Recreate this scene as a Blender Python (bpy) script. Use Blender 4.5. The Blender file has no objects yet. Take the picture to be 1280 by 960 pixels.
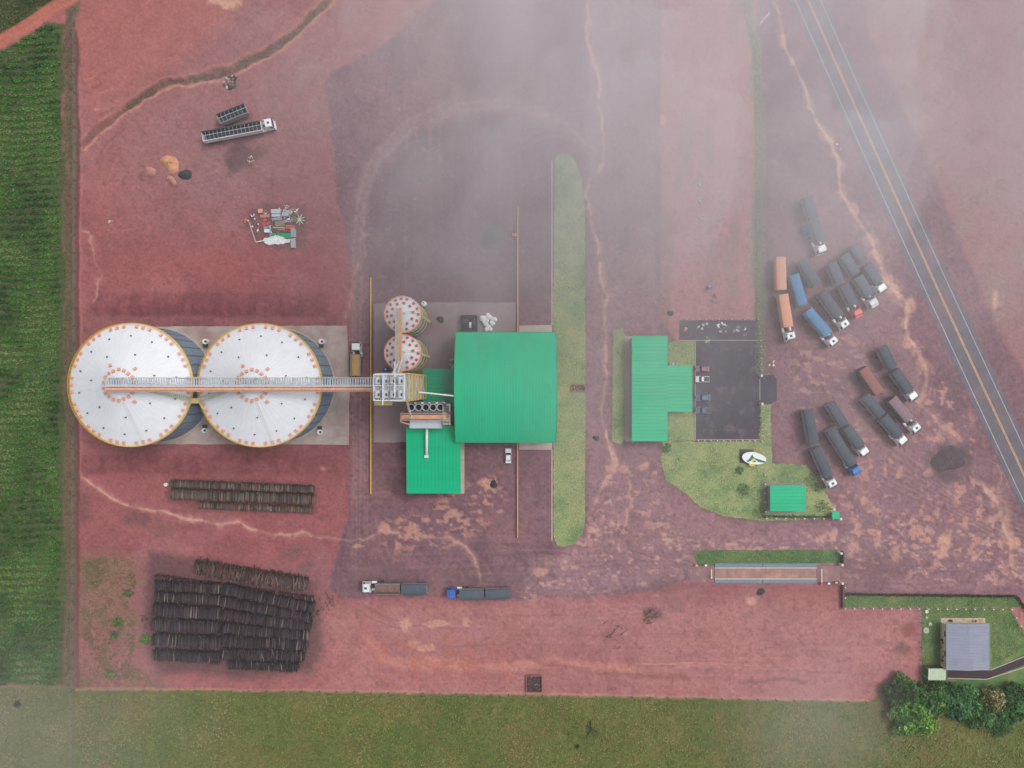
import bpy, bmesh, math, random
import numpy as np
from mathutils import Vector, Matrix

# ------------------------------------------------------------------ camera, sky, sun, exposure
SC = bpy.context.scene
COL = SC.collection
K, H = 0.225, 192.0            # metres per photo pixel on the ground, flying height


def W(px, py, z=0.0):
    """photo pixel of a point at height z -> world x, y (straight-down survey photo)"""
    f = K * (H - z) / H
    return ((px - 640.0) * f, (480.0 - py) * f)


cam_data = bpy.data.cameras.new('camera')
cam_data.sensor_width = 36.0
cam_data.lens = 24.0
cam_data.clip_start = 0.5
cam_data.clip_end = 6000.0
cam = bpy.data.objects.new('camera', cam_data)
cam.location = (0, 0, H)
COL.objects.link(cam)
SC.camera = cam

SUN_EL, SUN_AZ = math.radians(58), math.radians(62)      # azimuth measured from +Y (up in photo) clockwise
wd = bpy.data.worlds.new('World')
SC.world = wd
wd.use_nodes = True
nt = wd.node_tree
bg = nt.nodes['Background']
sky = nt.nodes.new('ShaderNodeTexSky')
sky.sky_type = 'NISHITA'
sky.sun_disc = False
sky.sun_elevation = SUN_EL
sky.sun_rotation = SUN_AZ
sky.air_density = 1.0
sky.dust_density = 4.0
hs = nt.nodes.new('ShaderNodeHueSaturation')          # overcast: the cloud deck takes the blue out
hs.inputs['Saturation'].default_value = 0.22
nt.links.new(sky.outputs[0], hs.inputs['Color'])
nt.links.new(hs.outputs[0], bg.inputs[0])
bg.inputs[1].default_value = 0.15

sun_d = bpy.data.lights.new('sun', 'SUN')
sun_d.energy = 1.5
sun_d.angle = math.radians(24)
sun_d.color = (1.0, 0.97, 0.93)
sun = bpy.data.objects.new('sun', sun_d)
dirv = Vector((math.sin(SUN_AZ) * math.cos(SUN_EL), math.cos(SUN_AZ) * math.cos(SUN_EL), math.sin(SUN_EL)))
sun.rotation_euler = dirv.to_track_quat('Z', 'Y').to_euler()
sun.location = (60, 60, 150)
COL.objects.link(sun)

vs = SC.view_settings
vs.view_transform = 'Standard'
vs.look = 'None'
vs.gamma = 1.0
vs.exposure = -0.14
vs.use_curve_mapping = False
SC.cycles.use_denoising = True
SC.cycles.max_bounces = 5
SC.cycles.diffuse_bounces = 2
SC.cycles.glossy_bounces = 2
SC.cycles.transmission_bounces = 2
SC.cycles.volume_bounces = 3
SC.render.filter_size = 1.0
SC.cycles.caustics_reflective = False
SC.cycles.caustics_refractive = False

random.seed(7)
RNG = np.random.default_rng(11)


# ------------------------------------------------------------------ colours and materials
def lin(c):
    c = c / 255.0
    return c / 12.92 if c <= 0.04045 else ((c + 0.055) / 1.055) ** 2.4


GAIN = 0.86


def C(r, g, b, k=1.0):
    return tuple(min(0.85, lin(v) * GAIN * k) for v in (r, g, b))


MATS = {}


def mat(name, col, rough=0.7, metal=0.0, var=0.12, scale=1.5, bump=0.0, bscale=8.0, streak=None, spec=0.3, dirt=None, sheets=None):
    if name in MATS:
        return MATS[name]
    m = bpy.data.materials.new(name)
    m.use_nodes = True
    t = m.node_tree
    b = t.nodes['Principled BSDF']
    b.inputs['Roughness'].default_value = rough
    b.inputs['Metallic'].default_value = metal
    b.inputs['Specular IOR Level'].default_value = spec
    tc = t.nodes.new('ShaderNodeTexCoord')
    mp = t.nodes.new('ShaderNodeMapping')
    t.links.new(tc.outputs['Object'], mp.inputs[0])
    if streak:
        mp.inputs['Scale'].default_value = streak
    n = t.nodes.new('ShaderNodeTexNoise')
    n.inputs['Scale'].default_value = scale
    n.inputs['Detail'].default_value = 6
    n.inputs['Roughness'].default_value = 0.65
    t.links.new(mp.outputs[0], n.inputs['Vector'])
    mr = t.nodes.new('ShaderNodeMapRange')
    mr.inputs['From Min'].default_value = 0.3
    mr.inputs['From Max'].default_value = 0.7
    mr.inputs['To Min'].default_value = 1 - var
    mr.inputs['To Max'].default_value = 1 + var
    t.links.new(n.outputs[0], mr.inputs['Value'])
    mx = t.nodes.new('ShaderNodeMix')
    mx.data_type = 'RGBA'
    mx.blend_type = 'MULTIPLY'
    mx.inputs[0].default_value = 1.0
    mx.inputs[6].default_value = (*col, 1)
    t.links.new(mr.outputs[0], mx.inputs[7])
    out = mx.outputs[2]
    if sheets:                                          # every roofing sheet weathered a little differently
        axis_, pitch = sheets
        sp = t.nodes.new('ShaderNodeSeparateXYZ')
        t.links.new(tc.outputs['Object'], sp.inputs[0])
        dv = t.nodes.new('ShaderNodeMath')
        dv.operation = 'DIVIDE'
        dv.inputs[1].default_value = pitch
        t.links.new(sp.outputs[axis_], dv.inputs[0])
        fl = t.nodes.new('ShaderNodeMath')
        fl.operation = 'FLOOR'
        t.links.new(dv.outputs[0], fl.inputs[0])
        wn = t.nodes.new('ShaderNodeTexWhiteNoise')
        wn.noise_dimensions = '1D'
        t.links.new(fl.outputs[0], wn.inputs['W'])
        ms = t.nodes.new('ShaderNodeMapRange')
        ms.inputs['To Min'].default_value = 0.95
        ms.inputs['To Max'].default_value = 1.04
        t.links.new(wn.outputs['Value'], ms.inputs['Value'])
        m3 = t.nodes.new('ShaderNodeMix')
        m3.data_type, m3.blend_type = 'RGBA', 'MULTIPLY'
        m3.inputs[0].default_value = 1.0
        t.links.new(out, m3.inputs[6])
        t.links.new(ms.outputs[0], m3.inputs[7])
        out = m3.outputs[2]
    if dirt:                                            # (colour, coverage, scale): dust with its own shape
        dc, cov, dsc = dirt
        n2 = t.nodes.new('ShaderNodeTexNoise')
        n2.inputs['Scale'].default_value = dsc
        n2.inputs['Detail'].default_value = 7
        t.links.new(tc.outputs['Object'], n2.inputs['Vector'])
        r2 = t.nodes.new('ShaderNodeMapRange')
        r2.inputs['From Min'].default_value = 0.62 - cov
        r2.inputs['From Max'].default_value = 0.78 - cov * 0.6
        r2.inputs['To Max'].default_value = 0.75
        t.links.new(n2.outputs[0], r2.inputs['Value'])
        m2 = t.nodes.new('ShaderNodeMix')
        m2.data_type = 'RGBA'
        t.links.new(r2.outputs[0], m2.inputs[0])
        t.links.new(out, m2.inputs[6])
        m2.inputs[7].default_value = (*dc, 1)
        out = m2.outputs[2]
    t.links.new(out, b.inputs['Base Color'])
    if bump:
        n3 = t.nodes.new('ShaderNodeTexNoise')
        n3.inputs['Scale'].default_value = bscale
        n3.inputs['Detail'].default_value = 4
        t.links.new(tc.outputs['Object'], n3.inputs['Vector'])
        bp = t.nodes.new('ShaderNodeBump')
        bp.inputs['Strength'].default_value = bump
        bp.inputs['Distance'].default_value = 0.1
        t.links.new(n3.outputs[0], bp.inputs['Height'])
        t.links.new(bp.outputs[0], b.inputs['Normal'])
    MATS[name] = m
    return m


def leafmat(name, attr='Col', rough=0.6):
    m = bpy.data.materials.new(name)
    m.use_nodes = True
    t = m.node_tree
    b = t.nodes['Principled BSDF']
    b.inputs['Roughness'].default_value = rough
    b.inputs['Specular IOR Level'].default_value = 0.2
    a = t.nodes.new('ShaderNodeVertexColor')
    a.layer_name = attr
    t.links.new(a.outputs[0], b.inputs['Base Color'])
    MATS[name] = m
    return m


dust = C(168, 112, 104)
M_white = mat('white_paint', C(236, 238, 242), 0.45, var=0.04, dirt=(dust, 0.04, 1.2))
M_cabwhite = mat('cab_white', C(245, 246, 248), 0.3, var=0.03, spec=0.5)
M_silo_roof = mat('silo_roof_metal', C(240, 244, 250, 0.95), 0.42, 0.0, var=0.04, scale=0.25, dirt=(C(226, 228, 230), 0.05, 0.3))
M_silo_wall = mat('galvanised_wall', C(118, 132, 150), 0.5, 0.0, var=0.12, scale=0.3)
M_small_wall = mat('small_silo_wall', C(138, 152, 150), 0.5, 0.2, var=0.12, scale=0.5)
M_vent = mat('vent_red', C(240, 166, 142), 0.5, var=0.3, scale=2)
M_vent_red = mat('vent_rust', C(214, 96, 84), 0.5, var=0.25, scale=2)
M_yellow = mat('yellow_paint', C(232, 190, 84), 0.5, var=0.12)
M_paleyel = mat('pale_yellow_paint', C(222, 206, 140), 0.5, var=0.12)
M_orange = mat('belt_orange', C(238, 172, 138), 0.6, var=0.15, scale=0.8)
M_galv = mat('galvanised_steel', C(196, 202, 206), 0.45, 0.0, var=0.15)
M_grate = mat('steel_grating', C(196, 204, 212), 0.6, 0.0, var=0.3, scale=3)
M_dkgrey = mat('dark_steel', C(74, 76, 82), 0.6, var=0.2)
M_black = mat('black_rubber', C(38, 38, 42), 0.85, var=0.2)
M_glass = mat('dark_glass', C(34, 40, 50), 0.1, var=0.05, spec=0.8)
M_green = mat('green_roof_paint', C(12, 198, 144), 0.34, var=0.07, scale=0.35, streak=(1, 0.15, 1), spec=0.28, dirt=(C(40, 174, 130), 0.02, 0.2))
M_green2 = mat('green_roof_paint_flat', C(0, 192, 138), 0.36, var=0.06, scale=0.35, streak=(0.15, 1, 1), sheets=(1, 1.9), spec=0.25, dirt=(C(50, 178, 138), 0.02, 0.25))
M_dkgreen = mat('dark_green_roof', C(0, 160, 118), 0.4, var=0.1, scale=0.4, spec=0.22)
M_wall = mat('cladding_wall', C(170, 165, 160), 0.7, var=0.1)
M_conc = mat('concrete', C(184, 168, 162), 0.85, var=0.2, scale=0.25, bump=0.2, dirt=(C(160, 118, 114), 0.12, 0.12))
M_conc2 = mat('concrete_pale', C(196, 182, 172), 0.85, var=0.12, scale=0.6, bump=0.2)
M_conc3 = mat('concrete_stained', C(160, 142, 144), 0.85, var=0.2, scale=0.2, bump=0.2, dirt=(C(140, 104, 106), 0.16, 0.1))
M_asph = mat('asphalt', C(108, 104, 113), 0.85, var=0.16, scale=0.3, bump=0.2, bscale=12, dirt=(C(138, 112, 116), 0.12, 0.12))
M_asph2 = mat('parking_asphalt', C(80, 75, 86), 0.8, var=0.2, scale=0.3, bump=0.2, bscale=12, dirt=(C(122, 108, 112), 0.08, 0.35))
M_line_w = mat('road_paint_white', C(184, 182, 188), 0.7, var=0.3, scale=1)
M_line_y = mat('road_paint_yellow', C(214, 166, 118), 0.7, var=0.3, scale=1)
M_tarp = {
    'dark': mat('tarp_charcoal', C(68, 78, 90), 0.62, var=0.16, scale=0.5, bump=0.25, bscale=1.6, dirt=(C(140, 120, 122), 0.03, 0.6)),
    'slate': mat('tarp_slate', C(80, 92, 104), 0.62, var=0.16, scale=0.5, bump=0.25, bscale=1.6, dirt=(C(140, 120, 122), 0.04, 0.6)),
    'orange': mat('tarp_orange', C(228, 164, 132), 0.65, var=0.07, scale=0.6, bump=0.25, bscale=1.4),
    'blue': mat('tarp_blue', C(80, 134, 178), 0.6, var=0.1, scale=0.6, bump=0.25, bscale=1.4),
    'brown': mat('tarp_brown', C(150, 96, 92), 0.75, var=0.16, scale=0.6, bump=0.25, bscale=1.4),
    'mauve': mat('tarp_mauve', C(138, 116, 124), 0.75, var=0.14, scale=0.6, bump=0.25, bscale=1.4),
}
M_load = mat('grain_load', C(196, 160, 110), 0.95, var=0.16, scale=3, bump=0.5, bscale=5)
M_load2 = mat('brown_load', C(134, 104, 96), 0.95, var=0.25, scale=2, bump=0.5, bscale=5)
M_bedwall = mat('trailer_side', C(158, 156, 160), 0.6, var=0.12, dirt=(dust, 0.1, 1.5))
M_beddark = mat('trailer_side_dark', C(92, 88, 92), 0.6, var=0.2)
M_bedin = mat('trailer_inside', C(58, 66, 80), 0.7, var=0.2, scale=1)
M_bark = [mat('log_bark', C(112, 96, 92), 0.9, var=0.5, scale=0.9, streak=(6, 0.6, 1)),
          mat('log_bark_dark', C(76, 70, 80), 0.9, var=0.5, scale=0.9, streak=(6, 0.6, 1)),
          mat('log_bark_brown', C(104, 78, 74), 0.9, var=0.5, scale=0.9, streak=(6, 0.6, 1))]
M_trunk = mat('tree_bark', C(88, 74, 62), 0.95, var=0.3, scale=3, bump=0.5)
M_dead = mat('dead_wood', C(84, 74, 66), 0.95, var=0.25, scale=3)
M_soilheap = mat('sand_heap', C(206, 152, 118), 0.95, var=0.2, scale=0.8, bump=0.6, bscale=3)
M_soilheap2 = mat('red_earth_heap', C(166, 112, 104), 0.95, var=0.2, scale=0.8, bump=0.6, bscale=3)
M_ash = mat('charcoal_heap', C(66, 66, 68), 0.95, var=0.3, scale=1.2, bump=0.6, bscale=4)
M_blue = mat('blue_plastic', C(62, 106, 182), 0.4, var=0.1)
M_red = mat('red_paint', C(214, 70, 74), 0.4, var=0.1, spec=0.5)
M_cabblue = mat('cab_blue', C(58, 112, 196), 0.35, var=0.05, spec=0.5)
M_carblue = mat('car_dark_blue', C(92, 108, 138), 0.3, var=0.1, spec=0.5)
M_carred = mat('car_maroon', C(152, 108, 116), 0.35, var=0.1, spec=0.5)
M_houseroof = mat('house_roof_sheet', C(148, 153, 172), 0.5, var=0.09, scale=0.5, streak=(0.4, 1, 1), dirt=(C(140, 140, 150), 0.06, 0.4))
M_terra = mat('terrace_tile', C(206, 184, 158), 0.8, var=0.12, dirt=(C(140, 86, 72), 0.1, 0.9))
M_palegreen = mat('pale_green_sheet', C(196, 214, 184), 0.6, var=0.08)
M_timber = mat('timber', C(176, 156, 126), 0.85, var=0.2, scale=3)
M_bluegrey = mat('bluegrey_rail', C(122, 138, 152), 0.55, var=0.14)
M_cream = mat('cream_paint', C(232, 226, 204), 0.6, var=0.08)
M_post = mat('fence_post_white', C(232, 224, 204), 0.7, var=0.08)
M_wood = mat('weathered_post', C(120, 108, 96), 0.9, var=0.2)
M_wire = mat('fence_wire', C(150, 146, 142), 0.6, 0.3, var=0.1)
M_emgreen = mat('emblem_green', C(20, 128, 84), 0.5, var=0.05)
M_emyel = mat('emblem_yellow', C(232, 202, 70), 0.5, var=0.05)
M_brown = mat('brown_brick', C(128, 84, 80), 0.85, var=0.2, scale=3)


# ------------------------------------------------------------------ mesh helpers
class MB:
    def __init__(self):
        self.v, self.f = [], []

    def add(self, vs_, fs):
        o = len(self.v)
        self.v.extend([tuple(p) for p in vs_])
        self.f.extend([tuple(i + o for i in q) for q in fs])

    def box(self, cx, cy, cz, sx, sy, sz, rz=0.0, taper=1.0):
        c, s = math.cos(rz), math.sin(rz)
        P = []
        for z, t in ((-0.5, 1.0), (0.5, taper)):
            for x, y in ((-.5, -.5), (.5, -.5), (.5, .5), (-.5, .5)):
                X, Y = x * sx * t, y * sy * t
                P.append((cx + X * c - Y * s, cy + X * s + Y * c, cz + z * sz))
        self.add(P, [(3, 2, 1, 0), (4, 5, 6, 7), (0, 1, 5, 4), (1, 2, 6, 5), (2, 3, 7, 6), (3, 0, 4, 7)])
        return self

    def rect(self, x0, y0, x1, y1, z0, z1):
        return self.box((x0 + x1) / 2, (y0 + y1) / 2, (z0 + z1) / 2, abs(x1 - x0), abs(y1 - y0), z1 - z0)

    def bar(self, p0, p1, w, h=None):
        """square bar between two points"""
        return self.cyl(p0, p1, w * 0.707, None, 4, rot=math.pi / 4)

    def cyl(self, p0, p1, r0, r1=None, n=10, cap=True, rot=0.0):
        r1 = r0 if r1 is None else r1
        p0, p1 = Vector(p0), Vector(p1)
        d = p1 - p0
        if d.length < 1e-6:
            return self
        d.normalize()
        a = Vector((0, 0, 1)) if abs(d.z) < 0.95 else Vector((1, 0, 0))
        u = d.cross(a).normalized()
        w = d.cross(u)
        P = []
        for p, r in ((p0, r0), (p1, r1)):
            for i in range(n):
                t = 2 * math.pi * i / n + rot
                P.append(p + u * (r * math.cos(t)) + w * (r * math.sin(t)))
        F = [(i, i + n, (i + 1) % n + n, (i + 1) % n) for i in range(n)]
        if cap:
            F += [tuple(range(n)), tuple(range(2 * n - 1, n - 1, -1))]
        self.add(P, F)
        return self

    def lathe(self, cx, cy, prof, n=48, close=False):
        P = [(cx + r * math.cos(2 * math.pi * i / n), cy + r * math.sin(2 * math.pi * i / n), z) for r, z in prof for i in range(n)]
        F = []
        for k in range(len(prof) - 1):
            for i in range(n):
                j = (i + 1) % n
                F.append((k * n + i, k * n + j, (k + 1) * n + j, (k + 1) * n + i))
        if close:
            F.append(tuple(range((len(prof) - 1) * n, len(prof) * n)))
        self.add(P, F)
        return self

    def prism(self, pts, z0, z1):
        n = len(pts)
        P = [(x, y, z0) for x, y in pts] + [(x, y, z1) for x, y in pts]
        F = [(i, (i + 1) % n, (i + 1) % n + n, i + n) for i in range(n)] + [tuple(range(n, 2 * n)), tuple(range(n - 1, -1, -1))]
        self.add(P, F)
        return self

    def build(self, name, m, parent=None, local=False, smooth=False, bevel=0.0):
        off = (0, 0, 0)
        p = parent
        while p is not None and not local:
            off = tuple(a + b for a, b in zip(off, p.location))
            p = p.parent
        me = bpy.data.meshes.new(name)
        vv = np.array(self.v, dtype=np.float64) - np.array(off)
        me.from_pydata(vv.tolist(), [], self.f)
        bm = bmesh.new()
        bm.from_mesh(me)
        bmesh.ops.recalc_face_normals(bm, faces=bm.faces)
        if bevel:
            bmesh.ops.bevel(bm, geom=list(bm.edges), offset=bevel, segments=2, affect='EDGES', profile=0.6)
        bm.to_mesh(me)
        bm.free()
        me.materials.append(m)
        if smooth:
            me.polygons.foreach_set('use_smooth', [True] * len(me.polygons))
        o = bpy.data.objects.new(name, me)
        COL.objects.link(o)
        o.parent = parent
        return o


def inst(src_mesh, name, parent, loc=(0, 0, 0), rot=(0, 0, 0)):
    o = bpy.data.objects.new(name, src_mesh)
    COL.objects.link(o)
    o.parent = parent
    o.location = loc
    o.rotation_euler = rot
    return o


def tag(o, label=None, cat=None, group=None, kind=None):
    if label:
        o['label'] = label
    if cat:
        o['category'] = cat
    if group:
        o['group'] = group
    if kind:
        o['kind'] = kind
    return o


def thing(name, label, cat, loc, group=None, rz=0.0):
    o = bpy.data.objects.new(name, None)
    o.empty_display_size = 0.5
    COL.objects.link(o)
    o.location = loc
    o.rotation_euler = (0, 0, rz)
    return tag(o, label, cat, group)


def np_mesh(name, verts, faces_flat, nper, m, parent=None, cols=None, smooth=False):
    """fast mesh from arrays; cols per vertex (n,3)"""
    me = bpy.data.meshes.new(name)
    nv, nf = len(verts), len(faces_flat) // nper
    me.vertices.add(nv)
    me.vertices.foreach_set('co', np.asarray(verts, dtype=np.float32).ravel())
    me.loops.add(nf * nper)
    me.loops.foreach_set('vertex_index', np.asarray(faces_flat, dtype=np.int32))
    me.polygons.add(nf)
    me.polygons.foreach_set('loop_start', np.arange(0, nf * nper, nper, dtype=np.int32))
    if smooth:
        me.polygons.foreach_set('use_smooth', np.ones(nf, dtype=bool))
    if cols is not None:
        a = me.color_attributes.new('Col', 'FLOAT_COLOR', 'POINT')
        rgba = np.ones((nv, 4), dtype=np.float32)
        rgba[:, :3] = cols
        a.data.foreach_set('color', rgba.ravel())
    me.update(calc_edges=True)
    me.materials.append(m)
    o = bpy.data.objects.new(name, me)
    COL.objects.link(o)
    o.parent = parent
    return o


# ------------------------------------------------------------------ noise and masks in numpy (map space = photo pixels)
def vnoise(x, y, scale, seed):
    r = np.random.default_rng(seed).random((256, 256)).astype(np.float32)
    u, v = x / scale, y / scale
    iu, iv = np.floor(u).astype(np.int64), np.floor(v).astype(np.int64)
    fu, fv = (u - iu).astype(np.float32), (v - iv).astype(np.float32)
    fu = fu * fu * (3 - 2 * fu)
    fv = fv * fv * (3 - 2 * fv)
    a, b, c, d = r[iu & 255, iv & 255], r[(iu + 1) & 255, iv & 255], r[iu & 255, (iv + 1) & 255], r[(iu + 1) & 255, (iv + 1) & 255]
    return (a * (1 - fu) + b * fu) * (1 - fv) + (c * (1 - fu) + d * fu) * fv


def fbm(x, y, scale, seed, oct_=4, gain=0.55):
    s, a, t = 0.0, 1.0, 0.0
    for k in range(oct_):
        s = s + a * vnoise(x + 37.1 * k, y - 11.7 * k, scale / 2 ** k, seed + k)
        t += a
        a *= gain
    return s / t


def smooth(e0, e1, x):
    t = np.clip((x - e0) / (e1 - e0), 0, 1)
    return t * t * (3 - 2 * t)


def seg_dist(X, Y, pts, closed=False):
    d2 = np.full(X.shape, 1e12, dtype=np.float32)
    n = len(pts)
    for i in range(n if closed else n - 1):
        (x0, y0), (x1, y1) = pts[i], pts[(i + 1) % n]
        dx, dy = x1 - x0, y1 - y0
        L = dx * dx + dy * dy + 1e-9
        t = np.clip(((X - x0) * dx + (Y - y0) * dy) / L, 0, 1)
        d2 = np.minimum(d2, (X - x0 - t * dx) ** 2 + (Y - y0 - t * dy) ** 2)
    return np.sqrt(d2)


def inside(X, Y, pts):
    r = np.zeros(X.shape, dtype=bool)
    n = len(pts)
    for i in range(n):
        (x0, y0), (x1, y1) = pts[i], pts[(i + 1) % n]
        if y0 == y1:
            continue
        c = ((y0 > Y) != (y1 > Y)) & (X < (x1 - x0) * (Y - y0) / (y1 - y0) + x0)
        r ^= c
    return r


def sdf(X, Y, pts):
    d = seg_dist(X, Y, pts, True)
    return np.where(inside(X, Y, pts), -d, d)


# ------------------------------------------------------------------ ground
FAR = 6700.0


def axis(lo, hi, step):
    a = list(np.arange(lo, hi + step, step))
    g, s = [], step
    x = a[-1]
    while x < FAR + 640:
        s *= 1.35
        x += s
        g.append(x)
    l, s = [], step
    x = a[0]
    while x > -FAR + 640:
        s *= 1.35
        x -= s
        l.append(x)
    return np.array(l[::-1] + a + g, dtype=np.float32)


def make_ground():
    xs, ys = axis(-30, 1310, 1.7), axis(-30, 990, 1.7)
    X, Y = np.meshgrid(xs, ys)
    X, Y = X.astype(np.float32), Y.astype(np.float32)
    wx = (fbm(X, Y, 34, 1, 3) - 0.5) * 11 + (vnoise(X, Y, 7, 5) - 0.5) * 3
    wy = (fbm(X, Y, 34, 9, 3) - 0.5) * 11 + (vnoise(X, Y, 7, 15) - 0.5) * 3
    XW, YW = X + wx, Y + wy
    XS, YS = X + wx * 0.3, Y + wy * 0.3
    n1 = fbm(X, Y, 170, 21, 5)
    n2 = fbm(X, Y, 46, 31, 5)
    n3 = fbm(X, Y, 13, 41, 3)
    n4 = vnoise(X, Y, 3.2, 51)
    Z = -0.05 * n3
    col = np.empty(X.shape + (3,), dtype=np.float32)
    red = np.array(C(158, 96, 99))
    redd = np.array(C(136, 84, 88))
    redl = np.array(C(178, 116, 112))
    col[:] = red

    def blend(m, c, k=1.0):
        nonlocal col
        m = (m * k)[..., None]
        if isinstance(c, tuple):
            c = np.array(c, dtype=np.float32)
        col[:] = col * (1 - m) + c * m

    blend(smooth(0.42, 0.68, n1), tuple(redl), 0.45)
    blend(smooth(0.5, 0.72, n2), tuple(redd), 0.55)
    blend(smooth(0.55, 0.7, fbm(X, Y, 90, 63, 4)), C(160, 112, 116), 0.5)
    blend(np.exp(-(((X - 260) / 130) ** 2 + ((Y - 190) / 95) ** 2)), C(150, 112, 114), 0.8)
    blend(np.exp(-(((X - 360) / 90) ** 2 + ((Y - 120) / 110) ** 2)), C(156, 118, 118), 0.6)
    blend(np.exp(-(((X - 330) / 120) ** 2 + ((Y - 20) / 40) ** 2)), C(160, 120, 120), 0.6)
    blend(np.exp(-(((X - 270) / 130) ** 2 + ((Y - 330) / 26) ** 2)), C(172, 98, 100), 0.6)
    blend(smooth(735, 770, YW) * smooth(380, 430, XW), C(180, 124, 124), 0.7)
    blend(smooth(0.5, 0.66, fbm(X, Y, 24, 65, 4)), C(150, 92, 92), 0.28)

    def area(pts, soft=3.0, warp=1.0, amp=0.0):
        xx, yy = (XW, YW) if warp == 1 else ((XS, YS) if warp > 0 else (X, Y))
        x0, x1 = min(p[0] for p in pts) - 30, max(p[0] for p in pts) + 30
        y0, y1 = min(p[1] for p in pts) - 30, max(p[1] for p in pts) + 30
        ci = np.where((xs > x0) & (xs < x1))[0]
        ri = np.where((ys > y0) & (ys < y1))[0]
        m = np.zeros(X.shape, dtype=np.float32)
        if len(ci) == 0 or len(ri) == 0:
            return m
        s = np.s_[ri[0]:ri[-1] + 1, ci[0]:ci[-1] + 1]
        d = sdf(xx[s], yy[s], pts)
        if amp:
            d = d + (n3[s] - 0.5) * amp
        m[s] = smooth(soft, -soft, d)
        return m

    def line(pts, w, soft=1.5, warp=1.0, vary=0.6):
        xx, yy = (XW, YW) if warp == 1 else ((XS, YS) if warp > 0 else (X, Y))
        x0, x1 = min(p[0] for p in pts) - 40, max(p[0] for p in pts) + 40
        y0, y1 = min(p[1] for p in pts) - 40, max(p[1] for p in pts) + 40
        ci = np.where((xs > x0) & (xs < x1))[0]
        ri = np.where((ys > y0) & (ys < y1))[0]
        m = np.zeros(X.shape, dtype=np.float32)
        s = np.s_[ri[0]:ri[-1] + 1, ci[0]:ci[-1] + 1]
        d = seg_dist(xx[s], yy[s], pts)
        ww = w * (1 - vary + 2 * vary * n2[s])
        m[s] = smooth(ww + soft, np.maximum(ww - soft, 0), d)
        return m

    def spot(x, y, r, soft=0.5, asp=1.0):
        d = np.hypot(XW - x, (YW - y) * asp) / r + (n3 - 0.5) * 0.9 + (n2 - 0.5) * 0.8
        return smooth(1 + soft, 1 - soft, d)

    # ---- yards of compacted gravel and damp mud
    grav = C(126, 95, 105)
    gm = area([(560, -60), (540, 10), (470, 62), (412, 92), (404, 112), (416, 160), (424, 250), (440, 320), (441, 410), (437, 560),
               (434, 640), (420, 700), (414, 735), (430, 746), (560, 748), (660, 748), (740, 748), (800, 738), (850, 728), (1052, 728),
               (1056, 744), (1300, 746), (1400, 760), (1400, -60)], 2.5)
    red_e = area([(826, -60), (946, -60), (946, 428), (846, 428), (826, 400)], 2.2, 0.5)
    rside = area([(1064, -60), (1092, 50), (1130, 130), (1180, 250), (1232, 380), (1300, 500), (1330, 620), (1460, 620), (1460, -60)], 5)
    gm = gm * (1 - red_e)
    gm = gm * (1 - rside)
    gcol = np.array(grav)[None, None, :] * (0.80 + 0.42 * n1 + 0.24 * (n2 - 0.5) + 0.14 * (n4 - 0.5))[..., None]
    blend(gm, gcol, 0.94)
    blend(gm * smooth(0.52, 0.7, fbm(X, Y, 60, 71, 4)), C(150, 112, 112), 0.5)
    blend(gm * smooth(0.55, 0.7, fbm(X, Y, 80, 75, 4)), C(108, 84, 92), 0.5)
    lane = area([(733, -60), (824, -60), (824, 300), (826, 425), (790, 420), (765, 412), (764, 556), (828, 560), (834, 604), (905, 652), (1045, 656), (1050, 728), (850, 728), (700, 746), (650, 744), (660, 700), (700, 690), (733, 660)], 6)
    blend(lane, C(166, 130, 136), 0.55)
    lot = area([(958, 200), (1060, 240), (1150, 440), (1220, 640), (1300, 690), (1300, 740), (1056, 738), (1046, 640), (1010, 580), (966, 580)], 10)
    blend(lot, C(156, 122, 128), 0.45)
    blend(area([(826, -60), (946, -60), (946, 428), (846, 428), (826, 400)], 3, 0.5), C(190, 138, 138), 0.6)
    blend(rside, C(148, 118, 118), 0.65)
    blend(rside * smooth(0.5, 0.7, n2), C(150, 126, 118), 0.5)
    blend(red_e * smooth(0.4, 0.65, fbm(X * 1.0, Y * 0.35, 60, 77, 4)), C(168, 126, 122), 0.6)
    blend(red_e * smooth(0.55, 0.7, fbm(X * 1.4, Y * 0.4, 40, 79, 4)), C(130, 106, 100), 0.5)
    loop = area([(466, 372), (464, 300), (470, 250), (488, 205), (522, 172), (565, 152), (630, 144), (680, 158), (692, 190), (692, 372)], 5)
    blend(loop, C(112, 86, 97), 0.55)
    # haul-road bend (paler, wheel polished) north of the silos
    bend = [(448, 620), (447, 400), (447, 300), (452, 250), (470, 200), (510, 158), (560, 134), (640, 130), (700, 150), (745, 190)]
    blend(line(bend, 9, 6), C(160, 126, 128), 0.5)
    for off in (-5, 4):
        blend(line([(x + off, y + (off if y < 230 else 0)) for x, y in bend], 1.4, 1.4, 0.5), C(178, 140, 138), 0.35)
    # long wheel tracks
    for k in range(26):
        x = 470 + k * 7.3 + random.uniform(-3, 3)
        y0, y1 = random.uniform(-40, 250), random.uniform(250, 380)
        blend(line([(x, y0), (x + random.uniform(-6, 6), y1)], 0.9, 1.2, 0.5), C(160, 130, 134) if k % 2 else C(110, 86, 94), 0.22)
    for k in range(22):
        x = random.uniform(738, 822)
        y0 = random.uniform(-40, 330)
        blend(line([(x, y0), (x + random.uniform(-5, 5), y0 + random.uniform(90, 260))], 1.0, 1.3, 0.5), C(168, 136, 138) if k % 2 else C(116, 92, 98), 0.26)
    for k in range(16):
        x = 438 + k * 1.6
        blend(line([(x, 390), (x + random.uniform(-2, 2), 690)], 0.6, 1.0, 0.5), C(160, 124, 122) if k % 3 else C(110, 82, 86), 0.25)
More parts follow.
